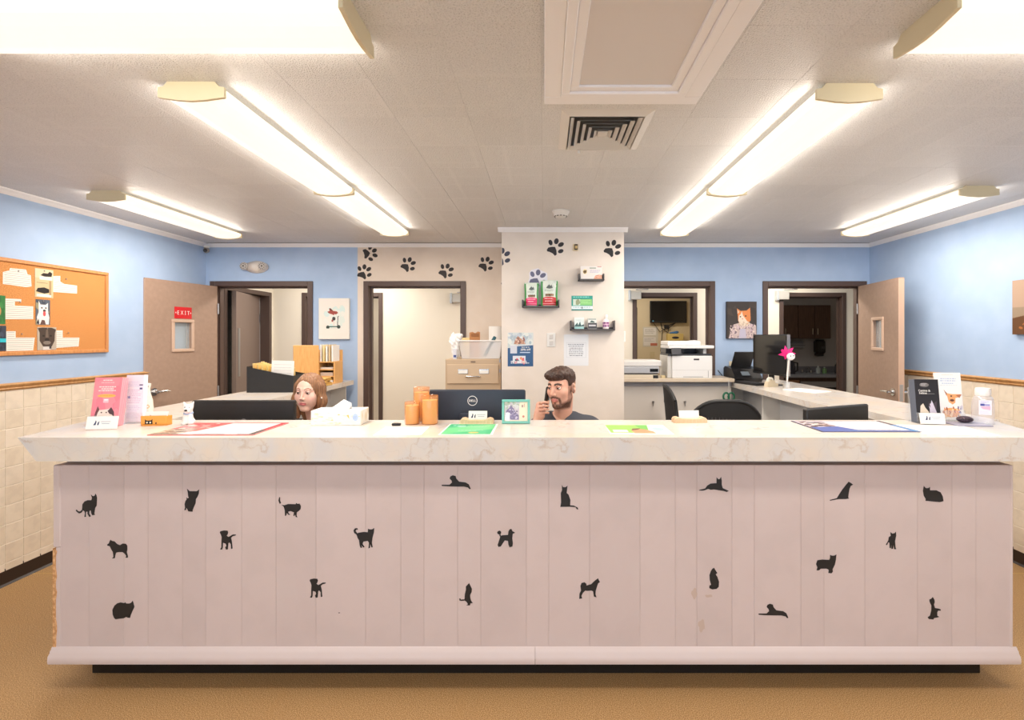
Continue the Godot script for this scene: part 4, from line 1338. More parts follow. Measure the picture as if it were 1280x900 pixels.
	cv.poly([[0.05, 1], [0.1, 0.85], [0.22, 0.62], [0.4, 0.58], [0.6, 0.56], [0.82, 0.6], [0.98, 0.66], [1, 1]], rgb(196, 178, 176)).dapple(0.1, 0.62, 0.85, 0.38, [rgb(226, 208, 200), rgb(150, 128, 140), rgb(210, 190, 196), rgb(112, 96, 112)], 130, 0.026, 9)
	cv.poly([[0.36, 0.36], [0.33, 0.18], [0.46, 0.25], [0.66, 0.24], [0.78, 0.16], [0.79, 0.32], [0.8, 0.5], [0.72, 0.6], [0.58, 0.64], [0.42, 0.6], [0.37, 0.5]], rgb(224, 140, 82)).poly([[0.5, 0.26], [0.54, 0.38], [0.62, 0.46], [0.7, 0.56], [0.6, 0.66], [0.46, 0.64], [0.38, 0.52], [0.4, 0.38], [0.46, 0.34]], rgb(236, 216, 198))
	cv.ell(0.45, 0.41, 0.025, 0.018, rgb(60, 44, 36)).ell(0.63, 0.39, 0.028, 0.02, rgb(60, 44, 36)).ell(0.52, 0.47, 0.02, 0.013, rgb(200, 110, 96)).poly([[0.35, 0.33], [0.35, 0.22], [0.42, 0.28]], rgb(238, 196, 170)).dapple(0.4, 0.56, 0.36, 0.1, [rgb(230, 214, 196), rgb(204, 184, 164)], 30, 0.03, 5)
	cv.poly([[0.44, 0.74], [0.62, 0.74], [0.66, 1], [0.4, 1]], rgb(190, 186, 206))
	canvas("wall_canvas", "dark canvas portrait of an orange and white cat in a lace dress", cv, 0.29, 0.36, at(925.5, 400.2, 127.4), 0.035, rgb(52, 46, 46))
	# picture on the right wall, partly in view
	cv = CV.new(192, 144, rgb(150, 132, 112))
	cv.rect(0, 0, 1, 0.5, rgb(176, 150, 130)).ell(0.82, 0.18, 0.12, 0.14, rgb(236, 214, 196)).poly([[0, 0.7], [0.5, 0.55], [1, 0.66], [1, 1], [0, 1]], rgb(96, 62, 34)).dapple(0.1, 0.68, 0.9, 0.3, [rgb(196, 142, 60), rgb(64, 42, 30), rgb(170, 104, 52)], 50, 0.035, 6)
	var wd := part(b3(Vector3(0, 0, 0.012), Vector3(0.56, 0.363, 0.024), 0.001), "wall_picture", mat(rgb(96, 84, 74), 0.6), self, Vector3(XR, 1.7245, -3.075), Vector3(0, -PI / 2, 0))
	tag(wd, "brown toned picture on the pale blue wall above the sanitizer bottle", "picture")
	mb = MB.new()
	mb.sheet(0.56, 0.363, 0.0008)
	part(mb, "print", printed(cv.im), wd, Vector3(0, 0, 0.0242))
	# emergency light
	p = at(321, 334, 127.4)
	var em := thing("emergency_light", "white oval twin-head emergency light above the exit sign door frame", "light", Vector3(p.x, p.y, ZB))
	mb = MB.new()
	mb.xf = Transform3D(Basis().scaled(Vector3(1.1, 0.58, 0.5)), Vector3(0, 0, 0.0))
	mb.sphere(Vector3.ZERO, Vector3(0.105, 0.105, 0.105), 24, 14)
	part(mb, "body", mat(rgb(226, 218, 208), 0.4), em)
	for x in [-0.098, 0.082]:
		mb = MB.new()
		mb.xf = Transform3D(Basis(Vector3.RIGHT, PI / 2), Vector3(x, 0.004, 0.03))
		mb.lathe([Vector2(0, 0.03), Vector2(0.034, 0.028), Vector2(0.038, 0.02), Vector2(0.036, -0.02), Vector2(0, -0.025)], 20)
		var hd := part(mb, "lamp_head", mat(rgb(206, 200, 194), 0.4), em)
		mb = MB.new()
		for k in 10:
			mb.xf = Transform3D(Basis(Vector3.BACK, TAU * k / 10), Vector3(x, 0.004, 0.0605))
			mb.box(Vector3(0.026, 0, 0), Vector3(0.016, 0.006, 0.002))
		mb.xf = Transform3D(Basis(), Vector3(x, 0.004, 0.0605))
		mb.box(Vector3.ZERO, Vector3(0.016, 0.016, 0.002))
		part(mb, "grille", mat(rgb(92, 84, 80), 0.5), hd)
	# outlet behind the scanner
	p = at(916, 459, 127.4)
	var ou := part(b3(Vector3(0, 0, 0.003), Vector3(0.075, 0.118, 0.006), 0.002), "outlet_plate", mat(rgb(226, 214, 186), 0.45), self, Vector3(p.x, p.y, ZB))
	tag(ou, "cream outlet plate on the blue wall behind the black scanner", "outlet")
	part(b3(Vector3(0, 0.026, 0.007), Vector3(0.032, 0.034, 0.003), 0.001), "socket", mat(rgb(206, 192, 160), 0.5), ou)
	part(b3(Vector3(0, -0.026, 0.007), Vector3(0.032, 0.034, 0.003), 0.001), "socket", mat(rgb(206, 192, 160), 0.5), ou)
	cork_board()

func ledge(label: String, x0: float, x1: float, y0: float, y1: float, pz: float) -> void:
	var a := at(x0, y1, 149); var b := at(x1, y0, 149)
	var o := thing("wall_ledge", label, "shelf", Vector3((a.x + b.x) / 2, a.y, pz), 0.0, "dark metal ledges on the column")
	var w := b.x - a.x
	var m := mat(rgb(78, 76, 78), 0.5)
	var d := 0.085
	part(b3(Vector3(0, 0.006, d / 2), Vector3(w, 0.012, d), 0.001), "tray", m, o)
	for sg in [-1.0, 1.0]:
		part(b3(Vector3(sg * (w / 2 - 0.005), (b.y - a.y) / 2, d / 2), Vector3(0.01, b.y - a.y, d), 0.001), "side", m, o)
	part(b3(Vector3(0, 0.014, 0.003), Vector3(w - 0.02, 0.028, 0.006), 0.001), "back_lip", m, o)

func product_box(label: String, cv: CV, w: float, h: float, d: float, x: float, y: float, pz: float) -> void:
	var o := thing("product_box", label, "box", Vector3(x, y, pz + 0.02), 0.0, "boxed products on the column's ledges")
	part(b3(Vector3(0, h / 2, d / 2), Vector3(w, h, d), 0.001), "carton", mat(cv.im.get_pixel(1, 1), 0.5), o)
	var mb := MB.new()
	mb.sheet(w - 0.001, h - 0.001, 0.0004)
	part(mb, "printed_front", printed(cv.im), o, Vector3(0, h / 2, d))

func treat_bag(label: String, px: float, py: float, w: float, h: float, band: Color, pz: float, sd: int) -> void:
	var p := at(px, py, 149)
	var o := thing("treat_bag", label, "bag", Vector3(p.x, p.y + 0.005, pz + 0.012), 0.0, "green treat bags on the ledge")
	var cv := CV.new(128, 208, rgb(214, 226, 216))
	var g := rgb(46, 142, 66)
	cv.rect(0, 0, 0.12, 1, g).rect(0.88, 0, 0.12, 1, g).dapple(0.18, 0.02, 0.64, 0.5, [rgb(220, 230, 224), rgb(206, 218, 214)], 20, 0.12, sd)
	cv.poly([[0.3, 0.3], [0.42, 0.2], [0.5, 0.16], [0.56, 0.22], [0.62, 0.17], [0.7, 0.3], [0.5, 0.33]], rgb(96, 108, 108)).text(0.22, 0.37, 0.56, 0.08, 2, rgb(150, 164, 158), sd)
	cv.rect(0.25, 0.53, 0.52, 0.09, rgb(112, 72, 46)).dapple(0.27, 0.54, 0.46, 0.07, [rgb(150, 108, 62), rgb(70, 44, 30)], 10, 0.03, sd + 1)
	cv.poly([[0.1, 0.68], [0.3, 0.64], [0.7, 0.64], [0.9, 0.68], [0.9, 0.98], [0.1, 0.98]], band).text(0.2, 0.7, 0.6, 0.06, 1, rgb(246, 206, 214), sd + 3).text(0.24, 0.8, 0.5, 0.06, 1, rgb(250, 220, 226), sd + 4).rect(0.1, 0.91, 0.78, 0.02, rgb(244, 180, 196))
	# pillow shape: thick at the bottom, flat sealed top, uneven edges
	var mb := MB.new()
	var nu := 8; var nv := 12
	var f := func(i: int, j: int, side: float) -> Vector3:
		var u := float(i) / nu; var v := float(j) / nv
		var bulge := sin(PI * u) * (0.026 * pow(1.0 - v, 0.55)) + 0.0008
		if j == 0:
			bulge *= 0.8
		var ww := w * (0.95 + 0.05 * v) * (1.0 - 0.02 * sin(v * 9.0 + sd))
		return Vector3((u - 0.5) * ww, v * h, 0.03 + side * bulge)
	for sg in [-1.0, 1.0]:
		for i in nu:
			for j in nv:
				var a: Vector3 = f.call(i, j, sg); var b: Vector3 = f.call(i + 1, j, sg)
				var c: Vector3 = f.call(i + 1, j + 1, sg); var d: Vector3 = f.call(i, j + 1, sg)
				var nn: Vector3 = (b - a).cross(d - a).normalized()
				if nn.z * sg < 0:
					nn = -nn
				var u0 := float(i) / nu; var u1 := float(i + 1) / nu
				var v0 := 1.0 - float(j) / nv; var v1 := 1.0 - float(j + 1) / nv
				if sg < 0:
					u0 = 0.02; u1 = 0.03
				mb.quad(a, b, c, d, nn, Vector2(u0, v0), Vector2(u1, v0), Vector2(u1, v1), Vector2(u0, v1))
	for i in nu:
		mb.quad(f.call(i, 0, -1.0), f.call(i + 1, 0, -1.0), f.call(i + 1, 0, 1.0), f.call(i, 0, 1.0), Vector3.DOWN, Vector2(0.02, 0.9), Vector2(0.03, 0.9), Vector2(0.03, 0.91), Vector2(0.02, 0.91))
	part(mb, "pouch", printed(cv.im, 0.3), o)
	part(b3(Vector3(0, h - 0.004, 0.03), Vector3(w * 0.99, 0.01, 0.003), 0.001), "top_seal", mat(rgb(202, 220, 208), 0.3), o)

func canvas(called: String, label: String, cv: CV, w: float, h: float, p: Vector3, d: float, side: Color) -> void:
	var o := part(b3(Vector3(0, 0, d / 2), Vector3(w, h, d), 0.002), called, mat(side, 0.7), self, Vector3(p.x, p.y, ZB))
	tag(o, label, "picture")
	var mb := MB.new()
	mb.sheet(w - 0.003, h - 0.003, 0.0006)
	part(mb, "print", printed(cv.im, 0.7), o, Vector3(0, 0, d))

func cork_board() -> void:
	# on the left wall; own x runs along the wall toward the back
	var z1 := -3.758; var z0 := -2.55
	var y0 := 1.41; var y1 := 2.013
	var o := thing("cork_board", "wood framed cork board on the blue wall, pinned with notes and pet photos", "board", Vector3(XL, (y0 + y1) / 2, (z0 + z1) / 2), PI / 2)
	var w := z0 - z1; var h := y1 - y0
	var cork := tri_mat(noise_tex(0.2, [rgb(176, 112, 56), rgb(204, 138, 76), rgb(222, 160, 96)], [0.25, 0.5, 0.8], 256, FastNoiseLite.TYPE_SIMPLEX, 2, 6), 3.0, 0.85)
	part(b3(Vector3(0, 0, 0.006), Vector3(w - 0.03, h - 0.03, 0.012)), "cork_panel", cork, o)
	var fm := tri_mat(wood_tex(rgb(190, 128, 76), rgb(212, 152, 96), 14), 3.0, 0.5)
	for sg in [-1.0, 1.0]:
		part(b3(Vector3(0, sg * (h / 2 - 0.012), 0.011), Vector3(w, 0.024, 0.022), 0.003), "frame_rail", fm, o)
		part(b3(Vector3(sg * (w / 2 - 0.012), 0, 0.011), Vector3(0.024, h - 0.048, 0.022), 0.003), "frame_stile", fm, o)
	# photo pixel on the wall plane -> board coordinates (own x grows toward the back of the room)
	var put := func(px: float, py: float) -> Vector2:
		var s := (VX - px) / -XL
		return Vector2(-(-FOCAL / s - (z0 + z1) / 2), EYE - (py - VY) / s - (y0 + y1) / 2)
	var notes := [
		["white note with a rounded top, pinned in the top row of the cork board", [[1, 340], [9, 338], [10, 335], [30, 337], [32, 343], [36, 344], [37, 358], [30, 359], [10, 356], [1, 355]], 0],
		["white stepped note beside the photo of two dark cats", [[64, 345], [73, 345], [73, 352], [78, 355], [94, 357], [94, 367], [64, 365]], 1],
		["white stepped note in the middle row of the cork board", [[3, 373], [24, 374], [24, 377], [16, 377], [16, 382], [39, 383], [39, 399], [3, 399]], 2],
		["white stepped note in the bottom row below the green photo", [[5, 414], [17, 414], [17, 422], [41, 422], [39, 438], [5, 439]], 3],
		["white stepped note beside the grey pit bull photo", [[66, 413], [76, 413], [76, 422], [97, 422], [96, 433], [66, 435]], 4],
	]
	for nt in notes:
		var lo := Vector2(1e9, 1e9); var hi := Vector2(-1e9, -1e9)
		var q := PackedVector2Array()
		for v in nt[1]:
			var u: Vector2 = put.call(v[0], v[1])
			q.append(u); lo = lo.min(u); hi = hi.max(u)
		var c := (lo + hi) / 2
		var r := PackedVector2Array()
		for v in q:
			r.append(v - c)
		var n := thing_on(o, "pinned_note", nt[0], "note", Vector3(c.x, c.y, 0.0122), Vector3.ZERO, "notes pinned to the cork board")
		var mb := MB.new()
		mb.prism(r, 0.0, 0.0008)
		part(mb, "paper", mat(rgb(232, 226, 218), 0.8), n)
		var ln := MB.new()
		var yy := lo.y + 0.012
		while yy < hi.y - 0.006:
			for seg in Geometry2D.intersect_polyline_with_polygon(PackedVector2Array([Vector2(lo.x, yy) - c, Vector2(hi.x, yy) - c]), r):
				var a: Vector2 = seg[0]; var b: Vector2 = seg[seg.size() - 1]
				var l := absf(b.x - a.x) - 0.014
				if l > 0.02:
					ln.box(Vector3((a.x + b.x) / 2, a.y, 0.0009), Vector3(l, 0.0028, 0.0003))
			yy += 0.013
		part(ln, "print", mat(rgb(168, 164, 162), 0.8), n)
		var pin := MB.new()
		pin.sphere(Vector3((hi.x - lo.x) * 0.02, (hi.y - lo.y) * 0.36, 0.004), Vector3(0.004, 0.004, 0.004), 8, 6)
		part(pin, "pin", M.steel, n)
	var cv1 := CV.new(96, 144, rgb(206, 186, 146))
	cv1.rect(0, 0, 1, 0.32, rgb(214, 200, 170)).poly([[0.3, 0.22], [0.45, 0.14], [0.7, 0.14], [0.8, 0.06], [0.95, 0.12], [0.9, 0.24], [0.5, 0.26]], rgb(48, 40, 38)).rect(0.25, 0.26, 0.7, 0.12, rgb(226, 220, 214)).poly([[0.05, 0.8], [0.15, 0.68], [0.5, 0.64], [0.8, 0.7], [0.85, 0.8], [0.5, 0.86]], rgb(40, 36, 38)).rect(0.1, 0.88, 0.8, 0.1, rgb(226, 222, 216)).rect(0.78, 0.4, 0.12, 0.5, rgb(170, 144, 106)).rect(0.1, 0.48, 0.6, 0.02, rgb(120, 100, 76))
	var cv2 := CV.new(96, 160, rgb(86, 96, 110))
	cv2.dapple(0, 0, 1, 1, [rgb(120, 120, 104), rgb(70, 78, 92), rgb(150, 146, 120)], 30, 0.12, 3).poly([[0.2, 0.05], [0.32, 0.2], [0.7, 0.2], [0.85, 0.12], [0.86, 0.5], [0.95, 0.7], [0.9, 0.98], [0.15, 0.98], [0.08, 0.7], [0.2, 0.5]], rgb(232, 228, 226)).ell(0.42, 0.33, 0.06, 0.03, rgb(50, 44, 44)).ell(0.7, 0.33, 0.06, 0.03, rgb(50, 44, 44)).ell(0.6, 0.44, 0.1, 0.05, rgb(70, 50, 52)).ell(0.6, 0.56, 0.1, 0.1, rgb(216, 90, 96)).poly([[0.3, 0.98], [0.42, 0.8], [0.62, 0.82], [0.7, 0.98]], rgb(96, 70, 66)).poly([[0.05, 0.95], [0.2, 0.75], [0.25, 0.98]], rgb(50, 50, 60))
	var cv3 := CV.new(112, 144, rgb(182, 172, 158))
	cv3.poly([[0.02, 0.05], [0.25, 0.02], [0.75, 0.02], [0.98, 0.1], [0.92, 0.25], [0.9, 0.6], [0.75, 0.85], [0.3, 0.85], [0.12, 0.6], [0.12, 0.25]], rgb(72, 60, 54)).poly([[0.45, 0.1], [0.55, 0.1], [0.58, 0.45], [0.42, 0.45]], rgb(110, 96, 86)).ell(0.32, 0.38, 0.06, 0.04, rgb(30, 26, 26)).ell(0.7, 0.38, 0.06, 0.04, rgb(30, 26, 26)).ell(0.5, 0.55, 0.12, 0.07, rgb(34, 30, 32)).ell(0.5, 0.68, 0.2, 0.08, rgb(130, 120, 112)).rect(0.3, 0.85, 0.4, 0.15, rgb(210, 206, 204)).rect(0.62, 0.8, 0.12, 0.15, rgb(60, 60, 64))
	var cv4 := CV.new(96, 160, rgb(52, 122, 66))
	cv4.dapple(0, 0, 1, 1, [rgb(60, 134, 72), rgb(44, 108, 58)], 30, 0.15, 3).ell(0.45, 0.55, 0.25, 0.2, rgb(196, 150, 96)).ell(0.45, 0.35, 0.16, 0.12, rgb(210, 170, 120))
	var cv5 := CV.new(96, 160, rgb(56, 66, 84))
	cv5.dapple(0, 0, 1, 1, [rgb(64, 78, 98), rgb(40, 48, 64)], 30, 0.15, 3).rect(0, 0.5, 1, 0.16, rgb(40, 188, 206)).ell(0.4, 0.4, 0.2, 0.16, rgb(90, 84, 84))
	for ph in [["pinned photo of two dark cats on a shelf", cv1, 41, 336.5, 64, 372], ["pinned photo of a panting white dog with a grey ear", cv2, 42, 374.5, 60, 406], ["pinned photo of a grey pit bull's face", cv3, 44, 409, 68, 437.5], ["pinned photo on a bright green ground, cut by the picture's edge", cv4, -14, 369, 4, 405], ["pinned dark photo with a turquoise collar, cut by the picture's edge", cv5, -14, 407, 5, 439]]:
		var a: Vector2 = put.call(ph[2], ph[3]); var b: Vector2 = put.call(ph[4], ph[5])
		var mid := Vector2((a.x + b.x) / 2, 0)
		mid.y = (put.call((ph[2] + ph[4]) / 2.0, ph[3]).y + put.call((ph[2] + ph[4]) / 2.0, ph[5]).y) / 2
		var hh: float = absf(put.call((ph[2] + ph[4]) / 2.0, ph[3]).y - put.call((ph[2] + ph[4]) / 2.0, ph[5]).y)
		var n := thing_on(o, "pet_photo", ph[0], "photo", Vector3(mid.x, mid.y, 0.0132), Vector3.ZERO, "pet photos pinned to the cork board")
		var mb := MB.new()
		mb.sheet(absf(b.x - a.x), hh, 0.0006)
		part(mb, "print", printed(ph[1].im, 0.3), n)
		var pin := MB.new()
		pin.sphere(Vector3(0, hh * 0.44, 0.003), Vector3(0.004, 0.004, 0.004), 8, 6)
		part(pin, "pin", M.steel, n)
# ---------------------------------------------------------------- things on the front counter
# a printed sheet lying on the counter; corners given as left, right, front and back edges
func flat(called: String, label: String, category: String, cv: CV, x0: float, x1: float, d0: float, d1: float, turn := 0.0, t := 0.001, rough := 0.4, y := TOP) -> MeshInstance3D:
	var mb := MB.new()
	mb.xf = Transform3D(Basis(Vector3.RIGHT, -PI / 2), Vector3.ZERO)
	mb.sheet(x1 - x0, d1 - d0, t)
	var o := part(mb, called, printed(cv.im, rough), self, Vector3((x0 + x1) / 2, y + 0.0003, -(d0 + d1) / 2), Vector3(0, turn, 0))
	tag(o, label, category)
	return o

# clear acrylic stand with a sloping back, holding a stack of leaflets
func leaflet_stand(label: String, stack_label: String, where: Vector3, turn: float, w: float, h: float, thick: float, cv: CV, side: Color, lean := 0.16, lip := 0.05) -> Node3D:
	var o := thing("leaflet_stand", label, "holder", where, turn)
	var a := MB.new()
	a.bev(Vector3(0, 0.0015, -0.02), Vector3(w + 0.008, 0.003, thick + 0.07), 0.001)
	part(a, "base", M.clear, o)
	var bk := Transform3D(Basis(Vector3.RIGHT, -lean), Vector3(0, 0.003, -thick - 0.004))
	var b := MB.new()
	b.xf = bk
	b.bev(Vector3(0, h * 0.40, 0), Vector3(w + 0.008, h * 0.80, 0.0025), 0.0008)
	part(b, "back", M.clear, o)
	var f := MB.new()
	f.xf = Transform3D(Basis(Vector3.RIGHT, -lean), Vector3(0, 0.003, 0.004))
	f.bev(Vector3(0, lip / 2, 0), Vector3(w + 0.008, lip, 0.0025), 0.0008)
	part(f, "front_lip", M.clear, o)
	var l := thing("leaflets", stack_label, "leaflets")
	l.transform = o.transform * Transform3D(Basis(Vector3.RIGHT, -lean), Vector3(0, 0.0055, 0.0))
	part(b3(Vector3(0, h / 2, -thick / 2), Vector3(w, h, thick - 0.004), 0.001), "leaflet_block", mat(side, 0.5), l)
	var m := MB.new()
	m.sheet(w, h, 0.0006)
	part(m, "cover", printed(cv.im, 0.3), l, Vector3(0, h / 2, -0.0018))
	# page edges seen from the side
	for k in 4:
		part(b3(Vector3(w / 2 + 0.0004, h / 2, -thick * (0.18 + 0.2 * k)), Vector3(0.0008, h * 0.985, thick * 0.05)), "page_edge", mat(side.lightened(0.35), 0.6), l)
	return o

func card_holder(label: String, where: Vector3, turn: float, m: Material, w := 0.16) -> Node3D:
	var o := thing("card_holder", label, "holder", where, turn, "wooden card holders on the counter")
	# low block with rounded bumps at both ends and a slot
	var mb := MB.new()
	var p := PackedVector2Array()
	for v in [[-0.5, 0], [0.5, 0], [0.5, 0.6], [0.46, 0.9], [0.38, 1.0], [0.3, 0.85], [0.2, 0.72], [-0.2, 0.72], [-0.3, 0.85], [-0.38, 1.0], [-0.46, 0.9], [-0.5, 0.6]]:
		p.append(Vector2(v[0] * w, v[1] * 0.026))
	mb.prism(p, -0.028, -0.004, true)
	mb.prism(p, 0.004, 0.028, true)
	mb.bev(Vector3(0, 0.004, 0), Vector3(w, 0.008, 0.01), 0.001)
	part(mb, "block", m, o)
	return o

func cards(label: String, where: Vector3, turn: float, tilt: float, n := 5, w := 0.089, h := 0.051, logo := true) -> void:
	var o := thing("business_cards", label, "cards", where, turn, "stacks of white business cards")
	for k in n:
		var mb := MB.new()
		mb.xf = Transform3D(Basis(Vector3.RIGHT, tilt), Vector3(0.0006 * ((k * 7) % 3 - 1), 0, -0.0012 * k))
		mb.box(Vector3(0, h / 2, 0), Vector3(w, h, 0.0008))
		part(mb, "card", M.paper, o)
	if logo:
		var t := Transform3D(Basis(Vector3.RIGHT, tilt), Vector3(0, 0, 0.0005))
		var d := MB.new()
		d.xf = t
		d.prism(PackedVector2Array([Vector2(-0.034, 0.018), Vector2(-0.024, 0.018), Vector2(-0.022, 0.034), Vector2(-0.026, 0.04), Vector2(-0.028, 0.03)]), 0, 0.0003)
		d.prism(PackedVector2Array([Vector2(-0.018, 0.018), Vector2(-0.012, 0.018), Vector2(-0.010, 0.036), Vector2(-0.016, 0.03)]), 0, 0.0003)
		part(d, "logo", mat(rgb(44, 58, 96), 0.6), o)
		d = MB.new()
		d.xf = t
		for k in 2:
			d.box(Vector3(0.016, 0.033 - 0.009 * k, 0.0001), Vector3(0.04 - 0.008 * k, 0.0025, 0.0003))
		part(d, "print", mat(rgb(150, 156, 176), 0.6), o)

func counter_things() -> void:
	var cv: CV
	var p: Vector3
	# pink leaflets
	cv = CV.new(128, 288, rgb(240, 136, 150))
	cv.dapple(0, 0, 1, 1, [rgb(238, 130, 146), rgb(243, 144, 156)], 30, 0.2, 2)
	cv.text(0.32, 0.05, 0.4, 0.03, 1, rgb(252, 236, 232), 3, 0.8).text(0.25, 0.1, 0.5, 0.035, 1, rgb(246, 186, 190), 4, 0.7)
	cv.text(0.18, 0.19, 0.64, 0.12, 3, rgb(252, 226, 222), 6, 0.6, true)
	cv.ell(0.5, 0.385, 0.34, 0.035, rgb(250, 186, 92)).text(0.26, 0.375, 0.5, 0.02, 1, rgb(240, 150, 90), 2, 0.8).rect(0.4, 0.45, 0.2, 0.08, rgb(246, 190, 200)).rect(0.43, 0.455, 0.14, 0.03, rgb(252, 232, 238))
	cv.poly([[0.1, 0.98], [0.16, 0.72], [0.22, 0.6], [0.32, 0.68], [0.62, 0.66], [0.74, 0.63], [0.82, 0.72], [0.9, 0.98]], rgb(238, 220, 210)).poly([[0.1, 0.9], [0.16, 0.72], [0.22, 0.6], [0.3, 0.67], [0.24, 0.74], [0.2, 0.86]], rgb(112, 70, 72)).poly([[0.6, 0.7], [0.72, 0.62], [0.84, 0.72], [0.88, 0.86], [0.78, 0.78], [0.68, 0.76]], rgb(84, 64, 68)).ell(0.38, 0.73, 0.03, 0.012, rgb(70, 50, 50)).ell(0.56, 0.73, 0.03, 0.012, rgb(70, 50, 50))
	leaflet_stand("clear acrylic stand holding pink leaflets at the counter's end", "thick stack of pink leaflets with a cat's face at the bottom", on_top(128.5, 533.5), 0.10, 0.118, 0.225, 0.045, cv, rgb(238, 140, 154))
	cards("white business cards leaning in front of the pink leaflets", on_top(126.0, 537.5) + Vector3(0, 0.004, 0.0), 0.12, -0.22, 6, 0.125, 0.056)
	# pale lavender leaflets
	cv = CV.new(96, 256, rgb(232, 228, 240))
	cv.text(0.12, 0.14, 0.76, 0.12, 4, rgb(190, 196, 226), 3, 0.4).text(0.1, 0.32, 0.8, 0.3, 8, rgb(206, 176, 206), 5, 0.35).rect(0.1, 0.45, 0.16, 0.05, rgb(120, 130, 180)).text(0.1, 0.66, 0.8, 0.28, 8, rgb(196, 190, 220), 8, 0.35).rect(0.75, 0.2, 0.2, 0.03, rgb(90, 90, 130)).rect(0.78, 0.27, 0.16, 0.04, rgb(70, 80, 130))
	leaflet_stand("clear acrylic stand holding pale lavender leaflets next to the pink ones", "pale lavender leaflets with fine print", on_top(166.5, 529.0), 0.05, 0.082, 0.228, 0.03, cv, rgb(232, 226, 236), 0.06)
	# calico vase
	p = on_top(180.0, 522.0)
	var vz := thing("calico_vase", "white ceramic cat-patterned vase with orange patches behind the leaflets", "vase", p)
	var mb := MB.new()
	var prof := [Vector2(0, 0), Vector2(0.03, 0), Vector2(0.037, 0.01), Vector2(0.04, 0.05), Vector2(0.037, 0.09), Vector2(0.028, 0.125), Vector2(0.026, 0.15), Vector2(0.03, 0.168), Vector2(0.03, 0.176), Vector2(0.024, 0.178), Vector2(0.022, 0.15), Vector2(0, 0.148)]
	mb.lathe(prof, 28)
	part(mb, "body", mat(rgb(236, 228, 216), 0.25), vz)
	for e in [[0.05, 0.12, 0.013, 0.010], [0.5, 0.072, 0.016, 0.012], [-0.5, 0.06, 0.014, 0.012], [0.9, 0.13, 0.010, 0.010], [-0.2, 0.02, 0.012, 0.008]]:
		# a patch of glaze following the wall
		var pm := MB.new()
		var th0: float = 1.15 + e[0]
		var q := []
		for k in 12:
			var t := TAU * k / 12
			var y: float = e[1] + sin(t) * e[3]
			var r := 0.0405
			for i in prof.size() - 1:
				if prof[i].y <= y and prof[i + 1].y > y and i < 7:
					r = lerpf(prof[i].x, prof[i + 1].x, (y - prof[i].y) / (prof[i + 1].y - prof[i].y))
			var an: float = th0 + cos(t) * e[2] / r
			q.append(Vector3(cos(an) * (r + 0.0006), y, sin(an) * (r + 0.0006)))
		var cc := Vector3.ZERO
		for v in q:
			cc += v / 12.0
		cc *= Vector3(1.015, 1, 1.015)
		for k in 12:
			var nn: Vector3 = Vector3(cc.x, 0, cc.z).normalized()
			pm.tri(cc, q[k], q[(k + 1) % 12], nn, Vector3(q[k].x, 0, q[k].z).normalized(), Vector3(q[(k + 1) % 12].x, 0, q[(k + 1) % 12].z).normalized())
		part(pm, "patch", mat(rgb(222, 158, 92), 0.25), vz)
	for e in [[0.75, 0.095], [0.8, 0.045], [1.5, 0.03]]:
		var dm := MB.new()
		dm.sphere(Vector3(cos(e[0]) * 0.036, e[1], sin(e[0]) * 0.036), Vector3(0.0035, 0.0035, 0.0035), 8, 6)
		part(dm, "dot", M.black, vz)
	mb = MB.new()
	mb.tube([Vector3(0.0, 0.158, 0.0285), Vector3(0.018, 0.160, 0.023), Vector3(0.029, 0.163, 0.006)], 0.0022, 8)
	part(mb, "collar", M.black, vz)
	# orange card box with a peeping cat
	p = on_top(194.3, 531.8)
	var ob := thing("card_box", "small orange card box with a black cat peeping over its edge", "holder", p, 0.12)
	var om := mat(rgb(232, 156, 66), 0.5)
	part(b3(Vector3(0, 0.028, 0.012), Vector3(0.112, 0.04, 0.003), 0.001), "front", om, ob)
	part(b3(Vector3(0, 0.022, -0.03), Vector3(0.112, 0.044, 0.003), 0.001), "back", om, ob)
	part(b3(Vector3(0, 0.0035, -0.009), Vector3(0.112, 0.007, 0.04), 0.001), "bottom", om, ob)
	for sg in [-1.0, 1.0]:
		part(b3(Vector3(sg * 0.0545, 0.023, -0.009), Vector3(0.003, 0.044, 0.04), 0.001), "side", om, ob)
	mb = MB.new()
	mb.prism(PackedVector2Array([Vector2(-0.038, 0.009), Vector2(-0.004, 0.009), Vector2(-0.005, 0.024), Vector2(-0.004, 0.032), Vector2(-0.012, 0.026), Vector2(-0.03, 0.026), Vector2(-0.038, 0.032), Vector2(-0.037, 0.022)]), 0.0136, 0.0142)
	mb.prism(PackedVector2Array([Vector2(0.008, 0.009), Vector2(0.013, 0.009), Vector2(0.013, 0.018), Vector2(0.008, 0.016)]), 0.0136, 0.0142)
	part(mb, "cat_print", M.vinyl, ob)
	mb = MB.new()
	for x in [-0.028, -0.014]:
		mb.sphere(Vector3(x, 0.0165, 0.0144), Vector3(0.0038, 0.0042, 0.0008), 10, 6)
	part(mb, "eye_print", mat(rgb(236, 222, 196), 0.5), ob)
	cards("white business cards standing in the orange card box", p + Vector3(0.002, 0.011, 0.002), 0.12, -0.15, 6, 0.096, 0.054)
	# red desk pad
	cv = CV.new(288, 192, rgb(222, 216, 220))
